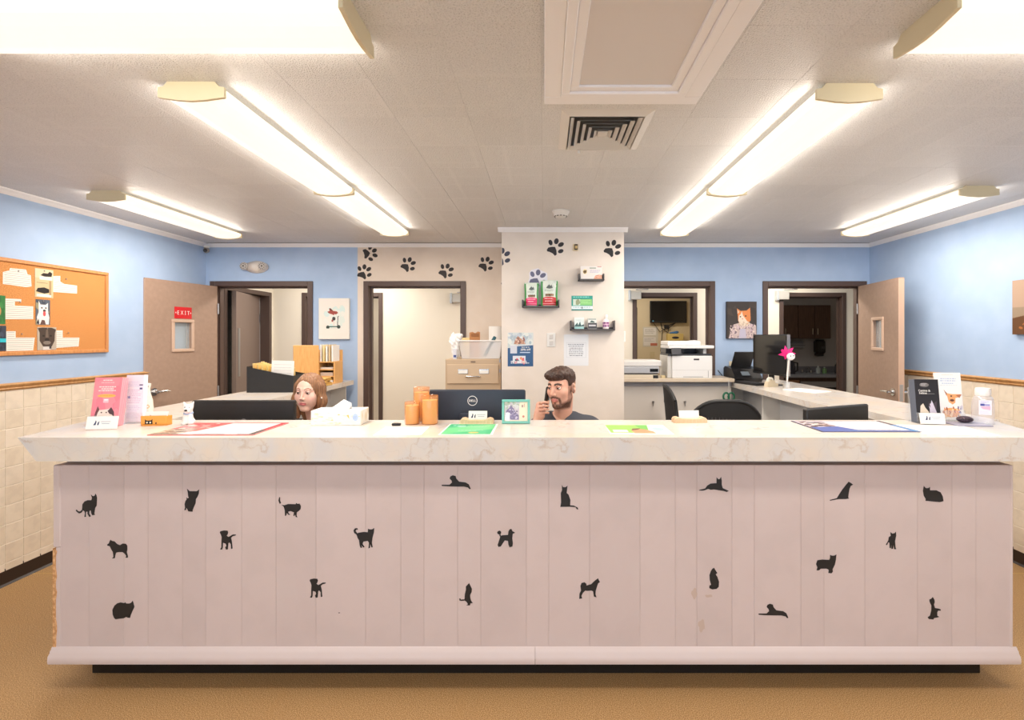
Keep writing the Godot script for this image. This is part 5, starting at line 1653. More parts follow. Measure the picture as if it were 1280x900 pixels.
	cv.rect(0, 0, 1, 0.05, rgb(214, 72, 78)).rect(0.94, 0, 0.06, 0.62, rgb(216, 76, 82)).poly([[0, 0], [0.43, 0], [0.34, 0.7], [0.2, 1], [0, 1]], rgb(226, 108, 106)).poly([[0, 0.55], [0.3, 0.5], [0.24, 1], [0, 1]], rgb(150, 130, 116)).dapple(0.03, 0.1, 0.3, 0.4, [rgb(238, 150, 146), rgb(204, 84, 88), rgb(246, 190, 180)], 30, 0.04, 5).dapple(0, 0.6, 0.25, 0.4, [rgb(120, 106, 96), rgb(196, 180, 160)], 24, 0.05, 8).rect(0, 0.94, 1, 0.06, rgb(110, 96, 90)).rect(0.94, 0.62, 0.06, 0.38, rgb(104, 92, 88)).rect(0.72, 0.955, 0.12, 0.03, rgb(206, 206, 206)).text(0.5, 0.12, 0.4, 0.1, 2, rgb(206, 198, 206), 4, 0.3)
	flat("desk_pad", "red and grey printed counter pad near the white dog figurine", "pad", cv, -1.69, -1.24, 2.109, 2.407, 0.0, 0.003, 0.25)
	# blue desk pad
	cv = CV.new(288, 192, rgb(218, 214, 222))
	cv.poly([[0, 0], [0.34, 0], [0.3, 1], [0, 1]], rgb(196, 186, 196)).dapple(0.04, 0.1, 0.26, 0.5, [rgb(120, 90, 84), rgb(90, 72, 78), rgb(222, 206, 200)], 40, 0.045, 7).poly([[0, 0.62], [0.32, 0.55], [0.46, 1], [0, 1]], rgb(96, 110, 176)).poly([[0.3, 0.85], [0.94, 0.9], [0.94, 1], [0.3, 1]], rgb(90, 112, 172)).rect(0.93, 0.4, 0.07, 0.6, rgb(96, 146, 198)).rect(0.95, 0.0, 0.05, 0.4, rgb(70, 66, 72)).rect(0, 0, 1, 0.03, rgb(92, 84, 84)).rect(0, 0, 0.02, 1, rgb(84, 80, 100)).text(0.5, 0.88, 0.4, 0.06, 1, rgb(60, 80, 140), 3)
	flat("desk_pad", "blue bordered printed counter pad in front of the tilted black monitor", "pad", cv, 1.222, 1.662, 2.183, 2.46, 0.0, 0.003, 0.25)
	# flyers
	cv = CV.new(168, 208, rgb(232, 240, 232))
	cv.rect(0.04, 0.03, 0.92, 0.94, rgb(70, 186, 130)).poly([[0.04, 0.4], [0.96, 0.03], [0.96, 0.5], [0.04, 0.97]], rgb(110, 206, 140)).dapple(0.1, 0.1, 0.3, 0.2, [rgb(40, 160, 120), rgb(150, 226, 190)], 12, 0.06, 5).text(0.4, 0.2, 0.5, 0.14, 3, rgb(150, 224, 170), 4).ell(0.62, 0.82, 0.1, 0.07, rgb(196, 190, 110)).text(0.3, 0.6, 0.5, 0.1, 2, rgb(160, 232, 190), 9)
	flat("paper_flyer", "bright green flyer lying in front of the logo monitor", "flyer", cv, -0.455, -0.222, 2.123, 2.385, 0.0)
	cv = CV.new(240, 176, rgb(232, 236, 228))
	cv.poly([[0, 0.02], [0.62, 0.02], [0.5, 0.85], [0.03, 0.85]], rgb(150, 206, 92)).poly([[0.5, 0.02], [0.72, 0.02], [0.66, 0.6], [0.56, 0.5]], rgb(112, 186, 84)).rect(0.08, 0.55, 0.24, 0.24, rgb(222, 232, 222)).poly([[0.4, 0.9], [0.38, 0.6], [0.46, 0.42], [0.62, 0.5], [0.72, 0.7], [0.74, 0.9]], rgb(214, 150, 110)).poly([[0.38, 0.62], [0.42, 0.42], [0.56, 0.38], [0.5, 0.54]], rgb(110, 72, 48)).ell(0.84, 0.45, 0.1, 0.2, rgb(170, 214, 206)).text(0.74, 0.76, 0.22, 0.1, 2, rgb(196, 210, 206), 4)
	flat("paper_flyer", "green and white flyer with a child's hand lying beside the man", "flyer", cv, 0.285, 0.56, 2.128, 2.36, -0.02)
	# white sheets
	cv = CV.new(64, 64, rgb(236, 233, 230))
	cv.text(0.1, 0.4, 0.3, 0.08, 1, rgb(196, 190, 186), 3)
	flat("paper_sheet", "white sheet of paper lying by the gold candle jars", "paper", cv, -0.735, -0.53, 2.115, 2.31, 0.05)
	cv = CV.new(64, 64, rgb(238, 234, 230))
	flat("paper_sheet", "white sheets of paper lying by the clear sanitizer bottle", "paper", cv, 1.66, 1.95, 2.11, 2.35, -0.14)
	cv = CV.new(64, 64, rgb(150, 150, 176))
	cv.rect(0.05, 0.05, 0.9, 0.9, rgb(176, 174, 192)).text(0.1, 0.2, 0.6, 0.3, 3, rgb(120, 120, 150), 3)
	flat("small_pamphlet", "flat grey violet pamphlet under the speckled oval dish", "pamphlet", cv, 1.945, 2.10, 2.32, 2.435, -0.05, 0.004)
	# tissue box
	cv = CV.new(208, 72, rgb(232, 230, 222))
	cv.dapple(0, 0, 1, 1, [rgb(240, 238, 230), rgb(216, 222, 222), rgb(224, 216, 196)], 60, 0.06, 3).dapple(0, 0.1, 1, 0.8, [rgb(226, 190, 110), rgb(196, 206, 206), rgb(236, 226, 200)], 22, 0.03, 8).poly([[0.72, 0.3], [0.76, 0.26], [0.78, 0.6]], rgb(220, 180, 90)).ell(0.9, 0.45, 0.06, 0.26, rgb(176, 196, 226)).text(0.86, 0.4, 0.08, 0.2, 2, rgb(120, 146, 190), 2)
	p = on_top(419.0, 532.0)
	var tb := thing("tissue_box", "patterned tissue box with a white tissue pulled up", "box", p + Vector3(0, 0, -0.062), 0.04)
	var tw := 0.232; var tH := 0.07; var td := 0.122
	part(b3(Vector3(0, tH / 2, 0), Vector3(tw, tH, td), 0.0015), "carton", tri_mat(noise_tex(0.03, [rgb(224, 214, 190), rgb(238, 235, 226), rgb(240, 238, 232), rgb(214, 222, 224)], [0.2, 0.45, 0.6, 0.85], 128, FastNoiseLite.TYPE_CELLULAR, 1, 4), 4.0, 0.5), tb)
	mb = MB.new()
	mb.sheet(tw - 0.003, tH - 0.003, 0.0005)
	part(mb, "printed_front", printed(cv.im, 0.5), tb, Vector3(0, tH / 2, td / 2))
	mb = MB.new()
	mb.xf = Transform3D(Basis().scaled(Vector3(1, 1, 0.45)), Vector3(0, tH + 0.0004, 0))
	mb.lathe([Vector2(0, 0.0004), Vector2(0.065, 0.0004), Vector2(0.065, 0)], 24)
	part(mb, "opening", mat(rgb(196, 200, 206), 0.6), tb)
	# tissue: folded sheet with peaks
	mb = MB.new()
	var ridge := [Vector3(-0.05, tH, 0.006), Vector3(-0.02, tH + 0.02, 0.0), Vector3(0.015, tH + 0.046, -0.004), Vector3(0.052, tH + 0.028, 0.0), Vector3(0.05, tH + 0.024, 0.006), Vector3(0.045, tH, 0.004)]
	for i in ridge.size() - 1:
		for sg in [-1.0, 1.0]:
			var a: Vector3 = ridge[i]; var b: Vector3 = ridge[i + 1]
			var a2 := Vector3(a.x * 0.9, tH + 0.0006, sg * 0.022); var b2 := Vector3(b.x * 0.9, tH + 0.0006, sg * 0.022)
			var nn := (b - a).cross(a2 - a).normalized()
			if nn.z * sg < 0:
				nn = -nn
			mb.quad(a, b, b2, a2, nn)
	part(mb, "tissue", mat(rgb(240, 240, 240), 0.85), tb)
	# gold glass candle jars
	for e in [["tallest of three gold mirrored glass candle jars", 524.5, 527.2, 0.040, 0.168], ["middle-sized of three gold mirrored glass candle jars", 534.8, 531.6, 0.040, 0.137], ["shortest of three gold mirrored glass candle jars", 512.8, 531.6, 0.036, 0.107]]:
		p = on_top(e[1], e[2]) + Vector3(0, 0, -e[3])
		var cj := thing("candle_jar", e[0], "candle", p, 0.0, "gold candle jars on the counter")
		mb = MB.new()
		var r: float = e[3]; var h: float = e[4]
		mb.lathe([Vector2(0, 0.001), Vector2(r - 0.003, 0.0), Vector2(r, 0.004), Vector2(r, h - 0.002), Vector2(r - 0.001, h), Vector2(r - 0.002, h - 0.002)], 36)
		part(mb, "jar", glass(rgb(226, 150, 78), 0.4, 0.06), cj)
		mb = MB.new()
		mb.lathe([Vector2(0, 0.004), Vector2(r - 0.005, 0.004), Vector2(r - 0.005, h * 0.845), Vector2(r * 0.5, h * 0.83), Vector2(0, h * 0.83)], 32)
		part(mb, "wax", mat(rgb(246, 192, 122), 0.3), cj)
		mb = MB.new()
		mb.tube([Vector3(0, h * 0.83, 0), Vector3(0, h * 0.83 + 0.008, 0)], 0.0012, 6)
		part(mb, "wick", M.black, cj)
	# pen drive
	p = on_top(495.5, 532.0)
	var ud := thing("small_clip", "small black binder clip lying beside the shortest candle jar", "clip", p, 0.1)
	part(b3(Vector3(0, 0.006, 0), Vector3(0.042, 0.012, 0.016), 0.003), "clip_body", M.black, ud)
	mb = MB.new()
	mb.tube([Vector3(-0.012, 0.012, 0.004), Vector3(-0.004, 0.018, 0.012), Vector3(0.006, 0.018, 0.012), Vector3(0.014, 0.012, 0.004)], 0.0012, 6)
	part(mb, "wire", M.steel, ud)
	# wooden card holders
	p = on_top(595.5, 530.0)
	card_holder("pale wooden card holder below the logo on the black monitor", p + Vector3(0, 0, -0.02), 0.0, M.pale_wood)
	cards("white business cards standing in front of the logo monitor", p + Vector3(0.004, 0.0085, -0.02), 0.0, -0.12, 3)
	p = on_top(863, 528.5)
	card_holder("pale wooden card holder beside the green and white flyer", p + Vector3(0, 0, -0.02), 0.06, M.pale_wood)
	cards("blank-looking white cards standing in the holder before the task chairs", p + Vector3(0.0, 0.0085, -0.02), 0.06, -0.12, 3, 0.1, 0.048, false)
	# teal photo frame
	p = on_top(644.8, 530.2)
	var pf := thing("photo_frame", "small teal framed picture standing beside the logo monitor", "frame", p + Vector3(0, 0.0005, -0.012), 0.02)
	pf.rotation.x = -0.12
	var fm := mat(rgb(118, 190, 178), 0.45)
	var fw := 0.136; var fh := 0.116; var fb := 0.012
	for sg in [-1.0, 1.0]:
		part(b3(Vector3(0, fh / 2 + sg * (fh / 2 - fb / 2), 0), Vector3(fw, fb, 0.016), 0.002), "rail", fm, pf)
		part(b3(Vector3(sg * (fw / 2 - fb / 2), fh / 2, 0), Vector3(fb, fh - 2 * fb, 0.016), 0.002), "stile", fm, pf)
	cv = CV.new(160, 128, rgb(238, 222, 196))
	cv.rect(0.02, 0.04, 0.62, 0.92, rgb(196, 186, 196)).dapple(0.02, 0.04, 0.6, 0.3, [rgb(170, 180, 160), rgb(206, 206, 206)], 20, 0.07, 4).poly([[0.02, 0.65], [0.1, 0.42], [0.22, 0.3], [0.28, 0.14], [0.36, 0.3], [0.46, 0.5], [0.62, 0.7], [0.62, 0.92], [0.3, 0.92]], rgb(126, 116, 150)).dapple(0.1, 0.35, 0.45, 0.5, [rgb(150, 140, 172), rgb(110, 100, 130), rgb(196, 186, 206)], 26, 0.05, 6).poly([[0.04, 0.55], [0.24, 0.56], [0.22, 0.98], [0.02, 0.96]], rgb(236, 236, 248)).rect(0.74, 0.16, 0.08, 0.14, rgb(176, 150, 140)).rect(0.85, 0.1, 0.02, 0.18, rgb(190, 120, 110)).ell(0.82, 0.76, 0.05, 0.06, rgb(200, 130, 110))
	mb = MB.new()
	mb.sheet(fw - 2 * fb, fh - 2 * fb, 0.001)
	part(mb, "picture", printed(cv.im, 0.3), pf, Vector3(0, fh / 2, 0.0))
	part(b3(Vector3(0, fh / 2, -0.005), Vector3(fw - 2 * fb, fh - 2 * fb, 0.004)), "backing", mat(rgb(90, 80, 70), 0.8), pf)
	# right-hand stands
	cv = CV.new(128, 256, rgb(34, 30, 32))
	cv.ell(0.4, 0.13, 0.2, 0.05, rgb(110, 106, 106)).text(0.26, 0.1, 0.28, 0.05, 2, rgb(206, 204, 204), 2)
	cv.rect(0.18, 0.335, 0.64, 0.008, rgb(150, 146, 146))
	cv.poly([[0.12, 0.9], [0.18, 0.62], [0.3, 0.56], [0.38, 0.66], [0.52, 0.76], [0.5, 0.9]], rgb(214, 200, 182)).poly([[0.54, 0.92], [0.56, 0.7], [0.52, 0.58], [0.62, 0.56], [0.66, 0.48], [0.72, 0.56], [0.84, 0.76], [0.92, 0.92]], rgb(196, 188, 204)).poly([[0.52, 0.6], [0.56, 0.5], [0.6, 0.66]], rgb(74, 60, 66)).poly([[0.74, 0.56], [0.88, 0.5], [0.84, 0.72]], rgb(70, 58, 66)).rect(0, 0.92, 1, 0.08, rgb(70, 60, 66))
	p = on_top(1162.0, 529.5)
	var st := leaflet_stand("clear acrylic stand with a stack of black leaflets, sanitizer bottle side", "stack of black leaflets showing a cat and a dog", p, -0.10, 0.108, 0.208, 0.05, cv, rgb(92, 98, 112), 0.12)
	var lf := get_node("leaflets_002") as Node3D
	text_on("lettering", "Canine &", 0.0095, M.paper, lf, Vector3(-0.012, 0.153, -0.0008))
	text_on("lettering", "Feline", 0.0095, M.paper, lf, Vector3(-0.019, 0.141, -0.0008))
	cards("white business cards leaning in front of the black leaflets", on_top(1165.0, 530.8) + Vector3(0.004, 0.004, 0.004), -0.08, -0.22, 6, 0.112, 0.05)
	cv = CV.new(128, 288, rgb(236, 234, 232))
	cv.text(0.25, 0.04, 0.5, 0.02, 1, rgb(226, 206, 196), 2, 0.8).text(0.14, 0.12, 0.72, 0.09, 2, rgb(170, 186, 216), 3, 0.5, true).text(0.24, 0.22, 0.52, 0.04, 1, rgb(170, 190, 216), 5, 0.6).text(0.16, 0.27, 0.7, 0.02, 1, rgb(196, 200, 210), 6, 0.6)
	cv.poly([[0.3, 0.38], [0.4, 0.44], [0.62, 0.46], [0.95, 0.46], [0.9, 0.52], [0.72, 0.54], [0.7, 0.64], [0.58, 0.68], [0.44, 0.62], [0.4, 0.5]], rgb(232, 164, 110)).poly([[0.28, 0.36], [0.4, 0.44], [0.38, 0.5]], rgb(150, 88, 60)).poly([[0.74, 0.48], [0.98, 0.46], [0.88, 0.54]], rgb(176, 110, 76)).ell(0.56, 0.5, 0.04, 0.016, rgb(70, 46, 36)).ell(0.58, 0.59, 0.09, 0.025, rgb(96, 56, 46)).ell(0.5, 0.85, 0.34, 0.1, rgb(236, 168, 104)).dapple(0.2, 0.75, 0.7, 0.2, [rgb(226, 140, 76), rgb(246, 206, 160), rgb(170, 96, 56)], 30, 0.04, 7).dapple(0.75, 0.72, 0.2, 0.22, [rgb(110, 100, 140), rgb(200, 196, 210)], 10, 0.03, 4)
	leaflet_stand("clear acrylic stand with white leaflets beside the black leaflets", "tall white leaflets picturing a smiling tan puppy", on_top(1190.0, 526.0), -0.10, 0.118, 0.235, 0.02, cv, rgb(232, 230, 228), 0.13)
	# speckled oval dish
	p = on_top(1212.5, 529.5, TOP + 0.0045)
	var sd := thing("speckled_dish", "dark speckled oval beaded pouch by the sanitizer bottle", "pouch", p + Vector3(0, 0, -0.03))
	var spk := tri_mat(noise_tex(0.25, [rgb(46, 30, 44), rgb(84, 60, 76), rgb(176, 150, 160)], [0.4, 0.6, 0.8], 128, FastNoiseLite.TYPE_CELLULAR, 1, 3), 8.0, 0.5)
	mb = MB.new()
	mb.sphere(Vector3(0, 0.016, 0), Vector3(0.036, 0.016, 0.028), 20, 12)
	part(mb, "pouch_body", spk, sd)
	mb = MB.new()
	var zp := []
	for k in 9:
		var t := -1.1 + 2.2 * k / 8.0
		zp.append(Vector3(sin(t) * 0.034, 0.02, cos(t) * 0.0285))
	mb.tube(zp, 0.0016, 6)
	part(mb, "seam", M.black, sd)
	# sanitizer bottle
	p = on_top(1238.0, 531.5)
	var sb := thing("sanitizer_bottle", "clear plastic hand sanitizer bottle with a white cap and small label", "bottle", p + Vector3(0, 0, -0.04), -0.35)
	mb = MB.new()
	mb.xf = Transform3D(Basis().scaled(Vector3(1, 1, 0.72)), Vector3.ZERO)
	mb.lathe([Vector2(0, 0.001), Vector2(0.042, 0.0), Vector2(0.045, 0.006), Vector2(0.0455, 0.06), Vector2(0.044, 0.1), Vector2(0.04, 0.122), Vector2(0.032, 0.134), Vector2(0.03, 0.138), Vector2(0, 0.138)], 32)
	part(mb, "bottle_body", glass(Color(0.90, 0.90, 0.96), 0.22, 0.08), sb)
	mb = MB.new()
	mb.xf = Transform3D(Basis().scaled(Vector3(1, 1, 0.8)), Vector3.ZERO)
	mb.lathe([Vector2(0, 0.136), Vector2(0.031, 0.136), Vector2(0.032, 0.14), Vector2(0.031, 0.168), Vector2(0.028, 0.173), Vector2(0, 0.174)], 28)
	part(mb, "cap", mat(rgb(232, 228, 226), 0.35), sb)
	cv = CV.new(96, 128, rgb(226, 222, 234))
	cv.text(0.15, 0.08, 0.7, 0.14, 2, rgb(140, 150, 200), 2).rect(0.12, 0.24, 0.34, 0.16, rgb(60, 70, 150)).rect(0.46, 0.26, 0.4, 0.14, rgb(150, 150, 200)).poly([[0.1, 0.44], [0.9, 0.4], [0.9, 0.66], [0.3, 0.6]], rgb(236, 170, 196)).text(0.1, 0.7, 0.8, 0.26, 5, rgb(190, 180, 200), 4, 0.4)
	mb = MB.new()
	mb.sheet(0.05, 0.07, 0.0006)
	part(mb, "front_label", printed(cv.im, 0.4), sb, Vector3(-0.004, 0.082, 0.0325))

# ---------------------------------------------------------------- behind the counter
func monitor(called: String, label: String, where: Vector3, turn: float, w: float, top: float, floor_y: float, m: Material, tilt := 0.0) -> Node3D:
	# its back faces its own +z; the screen faces -z; origin on the desk
	var o := thing(called, label, "monitor", where, turn)
	var h := w * 0.6
	var cy := top - floor_y - h / 2
	var t := Transform3D(Basis(Vector3.RIGHT, tilt), Vector3(0, cy, 0))
	var mb := MB.new()
	mb.xf = t
	mb.bev(Vector3.ZERO, Vector3(w, h, 0.03), 0.006)
	part(mb, "shell", m, o)
	mb = MB.new()
	mb.xf = t
	mb.bev(Vector3(0, 0, -0.0155), Vector3(w - 0.03, h - 0.03, 0.002))
	part(mb, "screen", M.black_gloss, o)
	mb = MB.new()
	mb.xf = t
	mb.bev(Vector3(0, -h * 0.12, 0.024), Vector3(w * 0.26, h * 0.5, 0.02), 0.004)
	part(mb, "rear_housing", m, o)
	part(bb(Vector3(-0.035, 0.012, 0.02), Vector3(0.035, cy, 0.045), 0.005), "neck", M.black, o)
	part(b3(Vector3(0, 0.007, 0.0), Vector3(0.22, 0.013, 0.18), 0.004), "foot", M.black, o)
	return o

func task_chair(label: String, where: Vector3, turn: float, back_top := 1.106) -> Node3D:
	var o := thing("task_chair", label, "chair", where, turn, "black task chairs behind the counter")
	# seat faces own +z; five-star base
	var base := MB.new()
	for k in 5:
		var a := TAU * k / 5
		var d := Vector3(cos(a), 0, sin(a))
		base.tube([Vector3(0, 0.1, 0), d * 0.15 + Vector3(0, 0.085, 0), d * 0.28 + Vector3(0, 0.065, 0)], [0.026, 0.02, 0.014], 8)
	part(base, "star_base", M.black, o)
	for k in 5:
		var a := TAU * k / 5
		var d := Vector3(cos(a), 0, sin(a))
		var cs := MB.new()
		var side := Vector3(-d.z, 0, d.x)
		cs.cyl(d * 0.285 + side * 0.012 + Vector3(0, 0.028, 0), d * 0.285 - side * 0.012 + Vector3(0, 0.028, 0), 0.028, -1, 14)
		part(cs, "caster", M.black, o)
	var post := MB.new()
	post.cyl(Vector3(0, 0.09, 0), Vector3(0, 0.41, 0), 0.025)
	part(post, "gas_post", M.steel, o)
	var seat := MB.new()
	var sp := PackedVector2Array()
	for k in 28:
		var t := TAU * k / 28
		sp.append(Vector2(signf(cos(t)) * pow(absf(cos(t)), 0.55) * 0.245, signf(sin(t)) * pow(absf(sin(t)), 0.55) * 0.235))
	seat.xf = Transform3D(Basis(Vector3.RIGHT, PI / 2), Vector3(0, 0.47, 0))
	seat.prism(sp, 0.0, 0.06, true)
	part(seat, "seat", mat(rgb(30, 30, 32), 0.8), o)
	# curved mesh back in a frame
	var y0 := 0.58
	var hgt := back_top - y0
	var bk := MB.new()
	var sl := MB.new()
	var nx := 20; var ny := 12
	var f := func(i: int, j: int, off: float) -> Vector3:
		var u := float(i) / nx * 2.0 - 1.0; var v := float(j) / ny
		var half := 0.25 * (0.86 + 0.14 * sin(PI * minf(1.0, v * 1.2)))
		var top_drop := 0.10 * pow(absf(u), 3.2) * v
		return Vector3(u * half, y0 + v * hgt - top_drop, -0.24 - 0.05 * v + 0.055 * u * u + off)
	for i in nx:
		for j in ny:
			for off in [-0.012, 0.012]:
				var a: Vector3 = f.call(i, j, off); var b: Vector3 = f.call(i + 1, j, off)
				var c: Vector3 = f.call(i + 1, j + 1, off); var d: Vector3 = f.call(i, j + 1, off)
				var nn: Vector3 = (b - a).cross(d - a).normalized()
				if nn.z * off < 0:
					nn = -nn
				bk.quad(a, b, c, d, nn)
			if j == 9 and i > 1 and i < nx - 2:
				for off in [-0.0125, 0.0125]:
					var q: Vector3 = f.call(i, j, off)
					sl.bev(q + Vector3(0.006, 0.012, 0), Vector3(0.004, 0.034, 0.003), 0.001)
	var edge := []
	for i in nx + 1:
		edge.append(f.call(i, ny, 0.0))
	for j in ny:
		edge.append(f.call(nx, ny - 1 - j, 0.0))
	for i in nx:
		edge.append(f.call(nx - 1 - i, 0, 0.0))
	for j in ny:
		edge.append(f.call(0, j + 1, 0.0))
	var ed := MB.new()
	ed.tube(edge, 0.0145, 8)
	part(bk, "backrest", mat(rgb(34, 34, 36), 0.75), o)
	part(ed, "back_frame", mat(rgb(26, 26, 28), 0.5), o)
	part(sl, "back_slots", mat(rgb(70, 70, 74), 0.7), o)
	var arm := MB.new()
	arm.tube([Vector3(0, 0.44, -0.12), Vector3(0, 0.46, -0.27), Vector3(0, 0.6, -0.285), Vector3(0, 0.8, -0.285)], [0.025, 0.022, 0.02, 0.018], 8)
	part(arm, "back_support", M.black, o)
	return o

func desk_things() -> void:
	# monitors
	var mm := monitor("desk_monitor", "black monitor seen from behind, in front of the woman, beside the dog figurine", Vector3((-1.883 - 1.334) / 2, 0.75, -2.66), 0.0, 0.549, 1.187, 0.75, mat(rgb(26, 24, 25), 0.45))
	var ring := MB.new()
	ring.xf = Transform3D(Basis(Vector3.RIGHT, PI / 2), Vector3(0.005, 1.187 - 0.75 - 0.112, 0.0155))
	ring.lathe([Vector2(0, 0.0), Vector2(0.016, 0.0), Vector2(0.016, 0.001), Vector2(0, 0.001)], 24)
	part(ring, "logo", mat(rgb(110, 106, 106), 0.4), mm)
	text_on("logo_letters", "hp", 0.013, mat(rgb(30, 28, 28), 0.4), mm, Vector3(0.005, 1.187 - 0.75 - 0.112, 0.017))
	var dm := monitor("desk_monitor", "dark blue grey monitor back with a round white logo", Vector3((-0.65 - 0.10) / 2, 0.75, -2.64), 0.0, 0.549, 1.246, 0.75, mat(rgb(44, 52, 66), 0.4))
	var lx := at(591, 500.5, 235)
	var c := Vector3(lx.x + 0.375, lx.y - 0.75, 0.0155)
	var lr := MB.new()
	var pts := []
	for k in 33:
		var t := TAU * k / 32
		pts.append(c + Vector3(cos(t) * 0.0245, sin(t) * 0.0245, 0.0))
	lr.tube(pts, 0.0018, 6)
	part(lr, "logo_ring", M.paper, dm)
	text_on("logo_letters", "DELL", 0.0115, M.paper, dm, c + Vector3(0, 0, 0.0), Vector3.ZERO, true)
	part(b3(Vector3(0, 1.246 - 0.75 - 0.155, 0.0155), Vector3(0.135, 0.10, 0.002)), "cover_plate", mat(rgb(38, 46, 60), 0.4), dm)
	# tilted monitor at the right desk
	var a := Vector3(1.335, 0, -2.545); var b := Vector3(1.775, 0, -2.735)
	var d := b - a
	monitor("desk_monitor", "black monitor turned aside behind the blue counter pad", Vector3((a.x + b.x) / 2, 0.75, (a.z + b.z) / 2), atan2(-d.z, d.x), d.length(), 1.158, 0.75, mat(rgb(30, 29, 29), 0.45))
	# chairs
	task_chair("black mesh task chair with its wide backrest toward the counter", Vector3(1.22, 0, -3.52), 3.05)
	task_chair("black task chair standing side on before the white cabinet front", Vector3(1.27, 0, -4.02), 1.45, 1.13)
	# figurine of a white terrier
	var p := on_top(232.0, 531.0)
	var fg := thing("dog_figurine", "small white terrier figurine with a blue scarf beside the red counter pad", "figurine", p + Vector3(0, 0.0, -0.02), 0.35)
	var bones := [[Vector3(0, 0.02, 0), Vector3(0, 0.055, 0.002), 0.021, 0.016], [Vector3(0, 0.06, 0.003), Vector3(0, 0.078, 0.006), 0.015, 0.019], [Vector3(0, 0.072, 0.014), Vector3(0.0, 0.066, 0.03), 0.013, 0.011], [Vector3(-0.011, 0.085, 0), Vector3(-0.02, 0.106, -0.002), 0.008, 0.003], [Vector3(0.011, 0.085, 0), Vector3(0.02, 0.106, -0.002), 0.008, 0.003], [Vector3(-0.01, 0.04, 0.014), Vector3(-0.011, 0.008, 0.02), 0.009, 0.008], [Vector3(0.01, 0.04, 0.014), Vector3(0.011, 0.008, 0.02), 0.009, 0.008], [Vector3(-0.016, 0.012, 0.0), Vector3(-0.018, 0.007, 0.02), 0.012, 0.007], [Vector3(0.016, 0.012, 0), Vector3(0.018, 0.007, 0.02), 0.012, 0.007], [Vector3(0, 0.015, -0.02), Vector3(0, 0.035, -0.032), 0.006, 0.004]]
	var fld := func(q: Vector3) -> float:
		var sum := 0.0
		for e in bones:
			sum += exp(-300.0 * capsule(q, e[0], e[1], e[2], e[3]))
		return -log(maxf(sum, 1e-30)) / 300.0
	inst(nets(fld, Vector3(-0.036, -0.004, -0.04), Vector3(0.036, 0.114, 0.046), 0.003), "terrier_body", mat(rgb(234, 230, 226), 0.4), fg)
	var mb := MB.new()
	mb.sphere(Vector3(0, 0.071, 0.0415), Vector3(0.007, 0.005, 0.004), 10, 8)
	part(mb, "nose", M.black, fg)
	for sx in [-1.0, 1.0]:
		mb = MB.new()
		mb.sphere(Vector3(sx * 0.008, 0.083, 0.0225), Vector3(0.0032, 0.0032, 0.0025), 8, 6)
		part(mb, "eye", M.black, fg)
	mb = MB.new()
	mb.xf = Transform3D(Basis(Vector3.RIGHT, 0.2), Vector3(0, 0.054, 0.003))
	mb.lathe([Vector2(0.017, -0.006), Vector2(0.0205, -0.002), Vector2(0.0195, 0.003), Vector2(0.016, 0.006)], 18)
	part(mb, "scarf", mat(rgb(150, 180, 214), 0.6), fg)

	# ---- left side counter: files
	p = on_top(357.0, 487.5)
	var fb := thing("file_box", "black slant-topped file box full of yellow folders", "box", Vector3(-2.075, TOP, -3.86), 0.06)
	var sidep := PackedVector2Array([Vector2(-0.13, 0), Vector2(0.13, 0), Vector2(0.13, 0.12), Vector2(-0.13, 0.2)])
	var bm := mat(rgb(34, 34, 36), 0.5)
	for z in [-0.12, 0.12]:
		mb = MB.new()
		mb.prism(PackedVector2Array([Vector2(-0.17, 0), Vector2(0.17, 0), Vector2(0.17, 0.125), Vector2(0.03, 0.15), Vector2(-0.17, 0.195)]), z - 0.003, z + 0.003)
		part(mb, "side", bm, fb)
	part(b3(Vector3(-0.167, 0.0985, 0), Vector3(0.006, 0.197, 0.234)), "end", bm, fb)
	part(b3(Vector3(0.167, 0.0625, 0), Vector3(0.006, 0.125, 0.234)), "end", bm, fb)
	part(b3(Vector3(0, 0.004, 0), Vector3(0.33, 0.008, 0.234)), "bottom", bm, fb)
	for k in 8:
		var x := -0.145 + 0.032 * k
		var f := thing_on(fb, "yellow_folder", "%s yellow folder in the black file box, counted from its tall end" % ["first", "second", "third", "fourth", "fifth", "sixth", "seventh", "eighth"][k], "folder", Vector3(x, 0.0085, -0.03 + 0.004 * (k % 3)), Vector3(0, 0, 0.06 - 0.01 * k), "yellow folders in the file box")
		part(b3(Vector3(0, 0.104 - 0.003 * k, 0), Vector3(0.012, 0.208 - 0.006 * k, 0.17), 0.001), "folder_sheet", mat(rgb(232, 196 + (k * 3) % 10, 128), 0.7), f)
		part(b3(Vector3(0, 0.21 - 0.006 * k, -0.06 + 0.03 * (k % 5)), Vector3(0.003, 0.012, 0.05), 0.0005), "tab", mat(rgb(240, 212, 150), 0.7), f)
	var wp := thing_on(fb, "paper_form", "white lined form standing out of the black file box", "paper", Vector3(0.075, 0.0085, 0.098), Vector3(-0.03, 0, -0.03))
	part(b3(Vector3(0, 0.115, 0), Vector3(0.165, 0.23, 0.002)), "sheet", M.paper, wp)
	mb = MB.new()
	for k in 6:
		mb.box(Vector3(0.0, 0.2 - 0.022 * k, 0.0012), Vector3(0.13, 0.002, 0.0004))
	part(mb, "print", mat(rgb(176, 180, 190), 0.7), wp)
	# bamboo organiser
	var og := thing("desk_organiser", "bamboo desk organiser holding papers at the back of the side counter", "organiser", Vector3(-2.06, TOP, -4.5))
	part(bb(Vector3(-0.185, 0, 0.06), Vector3(0.045, 0.345, 0.074), 0.006), "tall_panel", M.bamboo, og)
	part(bb(Vector3(-0.185, 0, -0.12), Vector3(-0.172, 0.33, 0.06), 0.003), "side", M.bamboo, og)
